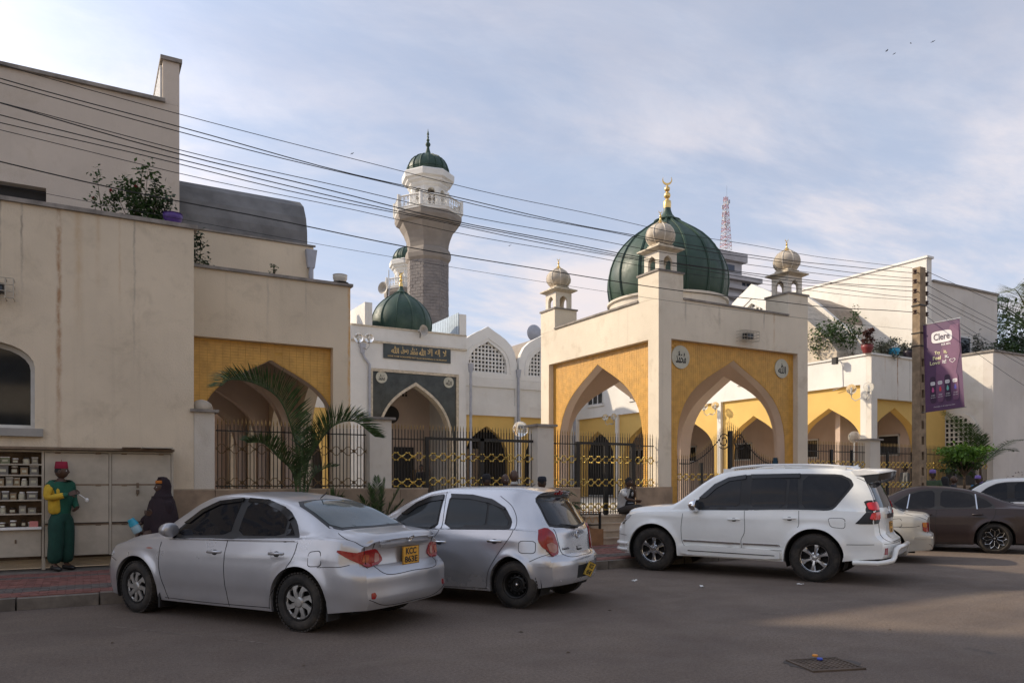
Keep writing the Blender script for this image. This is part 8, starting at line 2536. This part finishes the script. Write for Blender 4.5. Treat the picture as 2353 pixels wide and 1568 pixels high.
def shirt(J, sleeve=1.0, fat=1.12, hem=None, open_=False):
    hem = hem if hem is not None else lerp3(J['pelvis'], J['waist'], -.15)
    v = [tuple(hem) + (.158 * fat, .118 * fat), tuple(J['waist']) + (.140 * fat, .108 * fat), tuple(J['chest']) + (.165 * fat, .118 * fat), lerp3(J['chest'], J['neck'], .72) + (.085, .075)]
    e = [(0, 1), (1, 2), (2, 3)]
    for s_ in 'lr':
        v.append(lerp3(J['chest'], J['sh' + s_], .98) + (.080, .075)); i = len(v) - 1; e.append((2, i))
        if sleeve <= .5: v.append(lerp3(J['sh' + s_], J['el' + s_], sleeve * 2) + (.068, .068)); e.append((i, i + 1))
        else:
            v.append(tuple(J['el' + s_]) + (.060, .060)); e.append((i, i + 1))
            v.append(lerp3(J['el' + s_], J['wr' + s_], (sleeve - .5) * 2) + (.046, .046)); e.append((i + 1, i + 2))
    return skinmesh(v, e, 1, 1)
def trousers(J, wide=1.0, low=.92):
    v = [tuple(lerp3(J['pelvis'], J['waist'], .35)) + (.135, .105), tuple(J['pelvis']) + (.150, .115)]; e = [(0, 1)]
    for s_ in 'lr':
        i = len(v)
        v += [tuple(J['hp' + s_]) + (.105 * wide, .105 * wide), tuple(J['kn' + s_]) + (.082 * wide, .082 * wide), lerp3(J['kn' + s_], J['an' + s_], low) + (.082 * wide, .086 * wide)]
        e += [(1, i), (i, i + 1), (i + 1, i + 2)]
    return skinmesh(v, e, 1, 1)
def shoes(J):
    b = MB()
    for s_ in 'lr':
        a, c = Vector(J['an' + s_]), Vector(J['to' + s_])
        h_ = a + Vector((0, .05, -.05)); d = (c - a); d.z = 0; d.normalize()
        fl = min(a.z, c.z) - .035
        b.tube([(h_.x, h_.y, fl + .045), (a.x, a.y, fl + .05), tuple((a + c) / 2 + Vector((0, 0, -((a.z + c.z) / 2) + fl + .042))), (c.x, c.y, fl + .035), (c.x + d.x * .05, c.y + d.y * .05, fl + .03)], [.036, .044, .044, .042, .02], 8)
    return b
blackc = cloth('black_cloth', (.014, .013, .015)); navy = cloth('navy_suit', (.018, .020, .032)); greenc = cloth('green_uniform', (.012, .105, .062)); greend = cloth('dark_green_trousers', (.008, .055, .038))
yellowc = cloth('yellow_jacket_panel', (.62, .40, .03)); whitec = cloth('white_shirt', (.58, .57, .55)); bluec = cloth('blue_tunic', (.03, .13, .24)); purplec = cloth('purple_cap', (.22, .15, .45)); redc = cloth('red_fez', (.30, .012, .04))
greyc = cloth('grey_shirt', (.22, .23, .24)); greent = cloth('olive_tunic', (.05, .08, .04)); darkred = cloth('maroon_veil', (.020, .008, .012)); orangec = cloth('orange_headband', (.55, .17, .02)); bluehang = cloth('hanging_blue_cloth', (.015, .06, .10))
shoe_m = plain('black_leather', (.015, .013, .012), .4)
mp_ = at(140, 1308, Z=.15)
Jm = J_stand(arml=dict(ell=(.25, .03, 1.13), wrl=(.13, -.20, 1.02), hdl=(-.5, -.5, -.3)), armr=dict(elr=(-.27, -.02, 1.17), wrr=(-.05, -.26, 1.24), hdr=(.6, -.5, .3)), legs=.085)
pm_ = person('man in a red fez and a green and yellow uniform standing by the kiosk', (mp_.x, mp_.y - .05, .15), R(38), Jm, [
    ('jacket', greenc, lambda J: shirt(J, 1.0, 1.18, hem=(0, 0, .86))),
    ('yellow_sleeve', yellowc, lambda J: skinmesh([J['shr'] + (.086, .082), J['elr'] + (.066, .066), lerp3(J['elr'], J['wrr'], .9) + (.05, .05)], [(0, 1), (1, 2)], 0, 1)),
    ('yellow_side_panel', yellowc, lambda J: skinmesh([(-.115, -.0, 1.38, .085, .112), (-.115, -.0, 1.12, .075, .125), (-.105, .0, .90, .085, .125)], [(0, 1), (1, 2)], 0, 1)),
    ('trousers', greend, lambda J: trousers(J, 1.42, 1.0)), ('shoe', shoe_m, shoes)], hat=('fez', redc), headturn=R(35), scale=1.0)
brush = thing('brush', 'small white brush held by the man in the red fez', 'brush', (mp_.x, mp_.y, .15), R(38))
obj('handle', MB().tube([(-.0, -.36, 1.27), (.13, -.40, 1.17)], .008), M['white'], brush); obj('bristles', MB().lathe([(0, 0), (.02, .01), (.03, .04), (.02, .06), (0, .07)], (.15, -.41, 1.11), 10), M['white'], brush)

wp_ = at(372, 1215, Y=14.15)
Jw = {k: (v[0], v[1], v[2] - .27) for k, v in J_stand(arml=dict(ell=(.22, -.02, 1.15), wrl=(.10, -.20, 1.18)), armr=dict(elr=(-.25, -.05, 1.15), wrr=(-.30, -.25, .98))).items()}
for s_, e_ in (('l', 1), ('r', -1)): Jw.update({'hp' + s_: (e_ * .09, 0, .60), 'kn' + s_: (e_ * .12, -.36, .60), 'an' + s_: (e_ * .12, -.34, .09), 'to' + s_: (e_ * .12, -.46, .035)})
def veil(J):
    b = MB(); n = 28; rings = []
    prof = [(1.80, .02, .02, 0), (1.79, .07, .07, 0), (1.74, .105, .12, 0), (1.64, .115, .135, .015), (1.54, .105, .125, .02), (1.48, .15, .14, .01), (1.38, .245, .19, 0), (1.15, .30, .24, 0), (.92, .35, .27, 0), (.70, .38, .30, 0), (.60, .39, .31, 0)]
    dz = J['head'][2] - 1.62
    for (z, rx, ry, oy) in prof:
        for i in range(n):
            a = 2 * math.pi * i / n; f = 1 + (.05 * math.sin(a * 7 + z * 5) if z < 1.3 else 0)
            x, y = rx * math.sin(a) * f, -ry * math.cos(a) * f + oy
            if 1.55 < z < 1.76 and math.cos(a) > .55: y = -.045
            b.v.append((x, y, max(.05, z + dz)))
    for j in range(len(prof) - 1):
        for i in range(n):
            a = j * n + i; c = j * n + (i + 1) % n; b.f.append((a, c, c + n, a + n))
    return b
def gown(J, z0=.05, r0=.27):
    b = MB(); n = 24; prof = [(1.2, .2, .15), (.9, .24, .19), (.5, .26, .22), (z0, r0, r0 * .9)]
    for z, rx, ry in prof:
        for i in range(n):
            a = 2 * math.pi * i / n; f = 1 + .05 * math.sin(a * 6 + z * 3); b.v.append((rx * math.cos(a) * f, ry * math.sin(a) * f, z))
    for j in range(3):
        for i in range(n): b.f.append((j * n + i, j * n + (i + 1) % n, j * n + n + (i + 1) % n, j * n + n + i))
    return b
person('woman in a long dark maroon veil with an orange headband sitting behind the saloon bonnet', (wp_.x, 14.1, .15), R(-68), Jw, [
    ('veil', darkred, veil), ('gown', darkred, gown),
    ('veil_sleeve', darkred, lambda J: skinmesh([J['shr'] + (.10, .10), J['elr'] + (.09, .09), lerp3(J['elr'], J['wrr'], .85) + (.07, .07)], [(0, 1), (1, 2)], 0, 1)),
    ('veil_sleeve', darkred, lambda J: skinmesh([J['shl'] + (.10, .10), J['ell'] + (.09, .09), lerp3(J['ell'], J['wrl'], .8) + (.07, .07)], [(0, 1), (1, 2)], 0, 1)),
    ('headband', orangec, lambda J: MB().lathe([(.086, .05), (.090, .07), (.084, .095), (.075, .10)], (0, -.022, 1.365), 20))], headturn=R(-15), scale=1.0)
st_ = thing('stool', 'small wooden stool hidden under the seated woman', 'stool', (wp_.x, 14.1, .15)); obj('seat', MB().box(-.17, -.15, .44, .17, .15, .48), M['bark'], st_); obj('leg', MB().box(-.14, -.12, 0, -.11, -.09, .44).box(.11, .09, 0, .14, .12, .44), M['bark'], st_)
fq = at(318, 1212, Y=13.9)
fl_ = thing('vacuum_flask', 'light blue plastic flask jug held up beside the woman in maroon', 'flask', (fq.x, 13.9, fq.z - .07), 0)
cy_ = plain('cyan_plastic', (.05, .42, .58), .35)
jug = MB().lathe([(0, 0), (.065, 0), (.075, .02), (.072, .10), (.06, .14)], n=20); obj('jug_body', jug, plain('pale_blue_plastic', (.35, .52, .58), .4), fl_, smooth=50)
lid = MB().lathe([(.068, .13), (.075, .135), (.070, .17), (.072, .175), (.056, .21), (.058, .215), (.052, .25), (0, .252)], n=20); obj('jug_lid', lid, cy_, fl_, smooth=50)
fl_.rotation_euler = (0, R(-28), 0)

def onpave(px, Y): return at(px, 1150, Y=Y).x
Js = J_stand()
# four men behind the hatchback
person('man in a dark cap seen from behind, leftmost of the men behind the hatchback', (onpave(1118, 12.0), 12.0, .15), R(165), J_stand(), [('shirt', greyc, lambda J: shirt(J, .4)), ('trousers', navy, trousers), ('shoe', shoe_m, shoes)], hat=('cap', blackc), scale=.90)
person('bearded man facing the street between the two men seen from behind', (onpave(1160, 12.6), 12.6, .15), R(-10), J_stand(), [('shirt', greyc, lambda J: shirt(J, 1.0)), ('trousers', navy, trousers), ('shoe', shoe_m, shoes),
    ('beard', M['hair'], lambda J: MB().lathe([(0, -.125), (.05, -.118), (.072, -.075), (.070, -.055), (.0, -.05)], (0, -.02, 1.635), 16))], scale=.91, bald=True)
person('bald man in a dark suit and white collar seen from behind', (onpave(1181, 11.9), 11.9, .15), R(168), J_stand(), [('suit_jacket', navy, lambda J: shirt(J, 1.0, 1.28)), ('trousers', navy, trousers), ('shoe', shoe_m, shoes),
    ('collar', whitec, lambda J: MB().lathe([(.070, 1.475), (.066, 1.52), (.060, 1.52)], (0, .0, 0), 18))], scale=.95, bald=True)
person('man in a dark beanie, rightmost of the men behind the hatchback', (onpave(1246, 12.1), 12.1, .15), R(200), J_stand(), [('shirt', blackc, lambda J: shirt(J, 1.0)), ('trousers', navy, trousers), ('shoe', shoe_m, shoes)], hat=('kufi', navy), scale=.875)
# sitting man on the steps, phone to his ear
sx = at(1437, 1180, Y=14.85).x
Jsit = dict(pelvis=(0, .05, .14), waist=(0, .03, .30), chest=(0, -.06, .52), neck=(0, -.10, .66), headbase=(0, -.12, .71), head=(.0, -.15, .81),
    shl=(.18, -.07, .60), ell=(.20, -.22, .42), wrl=(.09, -.26, .62), hdl=(-.1, .1, 1), shr=(-.18, -.07, .60), elr=(-.24, -.20, .40), wrr=(-.10, -.38, .36),
    hpl=(.09, .0, .12), knl=(.14, -.42, .22), anl=(.12, -.34, -.26), tol=(.13, -.46, -.30), hpr=(-.09, .0, .12), knr=(-.14, -.42, .22), anr=(-.13, -.34, -.26), tor=(-.14, -.46, -.30))
person('man in a white shirt sitting on the top step with a phone at his ear', (sx - .02, 14.92, .77), R(28), Jsit, [('shirt', whitec, lambda J: shirt(J, .4)), ('trousers', cloth('dark_khaki', (.06, .05, .045)), lambda J: trousers(J, 1.0)), ('shoe', shoe_m, shoes)], scale=1.0)
bq = at(1462, 1150, Y=14.45)
bg_ = thing('backpack', 'black bag with pale print beside the sitting man', 'bag', (bq.x + .10, 14.95, .79), R(10))
obj('bag_body', MB().box(-.17, -.12, 0, .17, .12, .58).add([(-.17, -.12, .58), (.17, -.12, .58), (.17, .12, .58), (-.17, .12, .58), (-.12, 0, .64), (.12, 0, .64)], [(0, 1, 5, 4), (3, 2, 5, 4), (0, 3, 4), (1, 2, 5)]), blackc, bg_)
obj('printed_mark', MB().box(-.10, -.123, .27, .10, -.121, .285).box(-.10, -.123, .14, .10, -.121, .15), M['pipe'], bg_)
obj('phone', MB().box(sx - .02, 0, 0, sx - .01, .01, .01), M['black']) if False else None
# people at the right
person('man in a purple cap and olive tunic by the pole', (at(2142, 1110, Y=13.4).x, 13.4, .15), R(110), J_stand(), [('tunic', greent, lambda J: shirt(J, 1.0, 1.2)), ('gown', greent, lambda J: gown(J, .3, .2))], hat=('kufi', purplec), scale=1.02)
person('person in a black veil seen from behind by the right fence', (at(2170, 1110, Y=13.4).x, 13.4, .15), R(150), J_stand(), [('veil', blackc, veil), ('gown', blackc, gown)], scale=.89)
person('bald bearded man in dark jacket and pale shirt by the right fence', (at(2190, 1110, Y=13.6).x, 13.6, .15), R(20), J_stand(), [('jacket', navy, lambda J: shirt(J, 1.0, 1.2)), ('trousers', navy, trousers), ('shoe', shoe_m, shoes)], bald=True, scale=.93)
person('man in a purple cap and blue tunic at the far right holding a stick', (at(2250, 1110, Y=12.9).x, 12.9, .15), R(140), J_stand(lean=.12), [('tunic', bluec, lambda J: shirt(J, 1.0, 1.22)), ('gown', bluec, lambda J: gown(J, .3, .2))], hat=('kufi', purplec), scale=.925)
person('man in a pale shirt behind the gate left of the pole', (at(2078, 1110, Y=15.8).x, 15.8, .45), R(60), J_stand(), [('shirt', greyc, lambda J: shirt(J, 1.0)), ('trousers', bluec, trousers)], scale=1.0)
person('small child in dark clothes walking in the courtyard behind the left gate', (at(968, 1110, Y=19.5).x, 19.5, CZ), R(-60), J_stand(), [('shirt', blackc, lambda J: shirt(J, 1.0)), ('trousers', greyc, trousers)], scale=.75)
# hanging blue cloth on the gatehouse gate
q = at(1782, 1050, Y=15.2)
hc = MB(); vs_ = []
for j in range(9):
    for i in range(7):
        f = j / 8; wv = .08 + .16 * f
        vs_.append((q.x + (i / 6 - .5) * 2 * wv, 15.22 - .03 * math.sin(i * 2.1) * f, 2.28 - f * .95))
hc.add(vs_, [(j * 7 + i, j * 7 + i + 1, j * 7 + i + 8, j * 7 + i + 7) for j in range(8) for i in range(6)])
o = obj('hanging_cloth', hc, bluehang, smooth=60); tag(o, 'dark blue cloth hung over the gatehouse gate on its right side', 'cloth')

# ================================================================== KIOSK
KY = 14.6
def kx(px, py=1150): return at(px, py, Y=KY).x
k0, k1, k2 = -1.75, kx(99), at(396, 1100, Y=KY).x
ki = thing('steel_kiosk', 'long cream sheet-steel kiosk cabinet against the left wall', 'kiosk', (k0, KY, .15), world=True)
ztop, zmid, zlow, zb_k = 2.10, 1.545, .90, .36
def kz(py): return at(50, py, Y=KY).z
fr = MB()
for x in (k1 - .02, k2 - .02, (k1 + k2) / 2 - .015): fr.box(x, KY - .015, zb_k, x + .035, KY + .4, ztop)
fr.box(k0, KY - .012, ztop - .02, k2, KY + .4, ztop + .012)
obj('frame', fr, M['tin'], ki)
obj('back_panel', MB().box(k0, KY + .34, .3, k2, KY + .385, ztop), M['rusttin'], ki)
obj('roof_sheet', MB().box(k0, KY - .16, ztop + .02, k2 + .02, KY + .38, ztop + .06), M['rusttin'], ki)
a0, a1, a2 = kx(290), kx(350), k2
obj('loose_board', MB().box(kx(280), KY - .28, ztop + .062, kx(322), KY + .1, ztop + .078), M['rusttin'], ki)
obj('loose_board', MB().box(kx(325), KY - .30, ztop + .070, kx(394), KY + .1, ztop + .088), M['tin'], ki)
legs_ = MB()
for x in (k1 - .02, k2 - .04, k0 + .4): legs_.box(x, KY, .15, x + .05, KY + .05, zb_k)
obj('leg', legs_, M['tin'], ki)
cols = [k1 + .018, (k1 + k2) / 2 - .017, (k1 + k2) / 2 + .022, k2 - .022]
for (xa, xb) in ((cols[0], cols[1]), (cols[2], cols[3])):
    for (za, zb2) in ((zmid + .012, ztop - .03), (zlow + .012, zmid - .012), (zb_k + .01, zlow - .03)):
        d = obj('door', MB().box(xa + .006, KY - .012 - RND.uniform(0, .006), za, xb - .006, KY + .01, zb2), M['tin'], ki)
        for xx in (xa + .15, xb - .2): obj('hinge', MB().box(xx, KY - .026, zb2 - .012, xx + .08, KY - .018, zb2 + .012), M['rusttin'], d).location = (0, 0, 0)
    obj('edge_strip', MB().box(xa, KY - .022, zmid - .012, xb, KY - .002, zmid + .012).box(xa, KY - .03, zlow - .03, xb, KY - .004, zlow - .005), M['rusttin'], ki)
lk = kx(316)
obj('latch', MB().box(lk - .02, KY - .04, zmid - .05, lk + .02, KY - .018, zmid + .03).box(lk - .025, KY - .05, zmid - .16, lk + .025, KY - .015, zmid - .09).tube([(lk + .0, KY - .03, zmid - .10), (lk - .01, KY - .03, zmid - .2)], .008), M['rusttin'], ki)
lk = kx(142)
obj('latch', MB().box(lk - .03, KY - .04, zmid - .06, lk + .03, KY - .018, zmid + .02), M['rusttin'], ki)
# open shelves
sh_z = [.855, 1.08, 1.304, 1.53, 1.71, 1.886]
for z in sh_z:
    obj('shelf', MB().box(k0, KY - .01, z - .022, k1 - .02, KY + .34, z), M['tin'], ki)
obj('drawer_front', MB().box(k0, KY - .008, .38, k1 - .03, KY + .02, .82), M['tin'], ki)
obj('counter_lip', MB().box(k0, KY - .09, .822, k1 - .02, KY - .012, .862), M['white'], ki)
obj('drawer_latch', MB().box(kx(34), KY - .03, .60, kx(38), KY - .01, .66), M['rusttin'], ki)
cont = [('clear box', (.30, .28, .24)), ('tan box', (.28, .20, .12)), ('grey box', (.16, .15, .14)), ('cream jar', (.50, .46, .36)), ('brown jar', (.10, .06, .04)), ('green box', (.18, .20, .12))]
cmats = [plain('goods_%s' % c[0].replace(' ', '_'), c[1], .35) for c in cont]
lblm = plain('goods_paper_label', (.55, .52, .38), .6)
for si, z in enumerate(sh_z):
    x = k0 + .30; i = 0
    while x < k1 - .16:
        rnd = RND; w_ = rnd.uniform(.085, .15); h_ = rnd.uniform(.09, .145) if si else rnd.uniform(.07, .12); ci = rnd.randrange(6)
        jar = 'jar' in cont[ci][0]
        if jar:
            mb = MB().lathe([(w_ * .42, 0), (w_ * .44, h_ * .1), (w_ * .44, h_ * .7), (w_ * .3, h_ * .82)], n=14)
            o = obj('jar', mb, cmats[ci], smooth=40)
            obj('lid', MB().lathe([(w_ * .33, h_ * .82), (w_ * .33, h_), (0, h_)], n=14), M['white'] if rnd.random() < .6 else M['black'], o)
            lb_ = MB().box(-w_ * .25, -w_ * .46, h_ * .25, w_ * .25, -w_ * .43, h_ * .6)
        else:
            mb = MB().box(-w_ / 2, -w_ * .4, 0, w_ / 2, w_ * .4, h_ * .9)
            o = obj('container', mb, cmats[ci])
            obj('lid', MB().box(-w_ / 2 - .004, -w_ * .4 - .004, h_ * .9, w_ / 2 + .004, w_ * .4 + .004, h_), cmats[2] if rnd.random() < .5 else M['white'], o)
            lb_ = MB().box(-w_ * .3, -w_ * .41, h_ * .3, w_ * .3, -w_ * .402, h_ * .6)
        obj('paper_label', lb_, lblm, o)
        o.location = (x + w_ / 2, KY + .09 + rnd.uniform(-.02, .03), z)
        tag(o, '%s, %s from the left on the %s open kiosk shelf' % (cont[ci][0].replace('clear', 'pale'), 'first second third fourth fifth sixth seventh eighth ninth tenth'.split()[min(i, 9)], ['lowest', 'second lowest', 'third', 'fourth', 'fifth', 'top'][si]), 'jar' if jar else 'box', 'goods on the kiosk shelves')
        x += w_ + rnd.uniform(.008, .03); i += 1
px_ = kx(78); o = obj('tissue_packet', MB().box(-.06, -.04, 0, .06, .04, .09), plain('pink_packet', (.62, .22, .20), .5)); o.location = (px_, KY - .02, .862); tag(o, 'pink packet at the front of the lowest kiosk shelf', 'packet')

# ================================================================== BIRDS
for i, (px_, py_, lb_) in enumerate(((2092, 100, 'dark bird gliding high at the upper right, uppermost of the flock'), (2037, 117, 'dark bird gliding at the left of the flock'), (2054, 124, 'smallest dark bird just below the left one'), (2143, 96, 'dark bird at the right of the flock'), (809, 353, 'tiny dark bird left of the tall minaret'), (1171, 564, 'tiny bird low in the sky right of the tall minaret'))):
    p = at(px_, py_, Y=90 if i < 4 else 60); s_ = (.55, .55, .35, .4, .16, .16)[i]
    mb = MB().add([(0, -.25, 0), (0, .25, 0), (-.9, .1, .12), (-1.25, .25, .02), (-.85, -.12, .10), (.9, .1, .12), (1.25, .25, .02), (.85, -.12, .10), (0, 0, -.08), (0, .5, 0), (-.12, .62, 0), (.12, .62, 0)],
                  [(0, 4, 2, 1), (4, 3, 2), (0, 1, 5, 7), (7, 5, 6), (0, 8, 1), (1, 10, 11)])
    mb.v = [(x * s_, y * s_, z * s_) for x, y, z in mb.v]
    o = obj('bird', mb, M['black'], recalc=False); o.location = p; o.rotation_euler = (R(20), R(-15 + 8 * i), R(30 + 25 * i)); tag(o, lb_, 'bird')
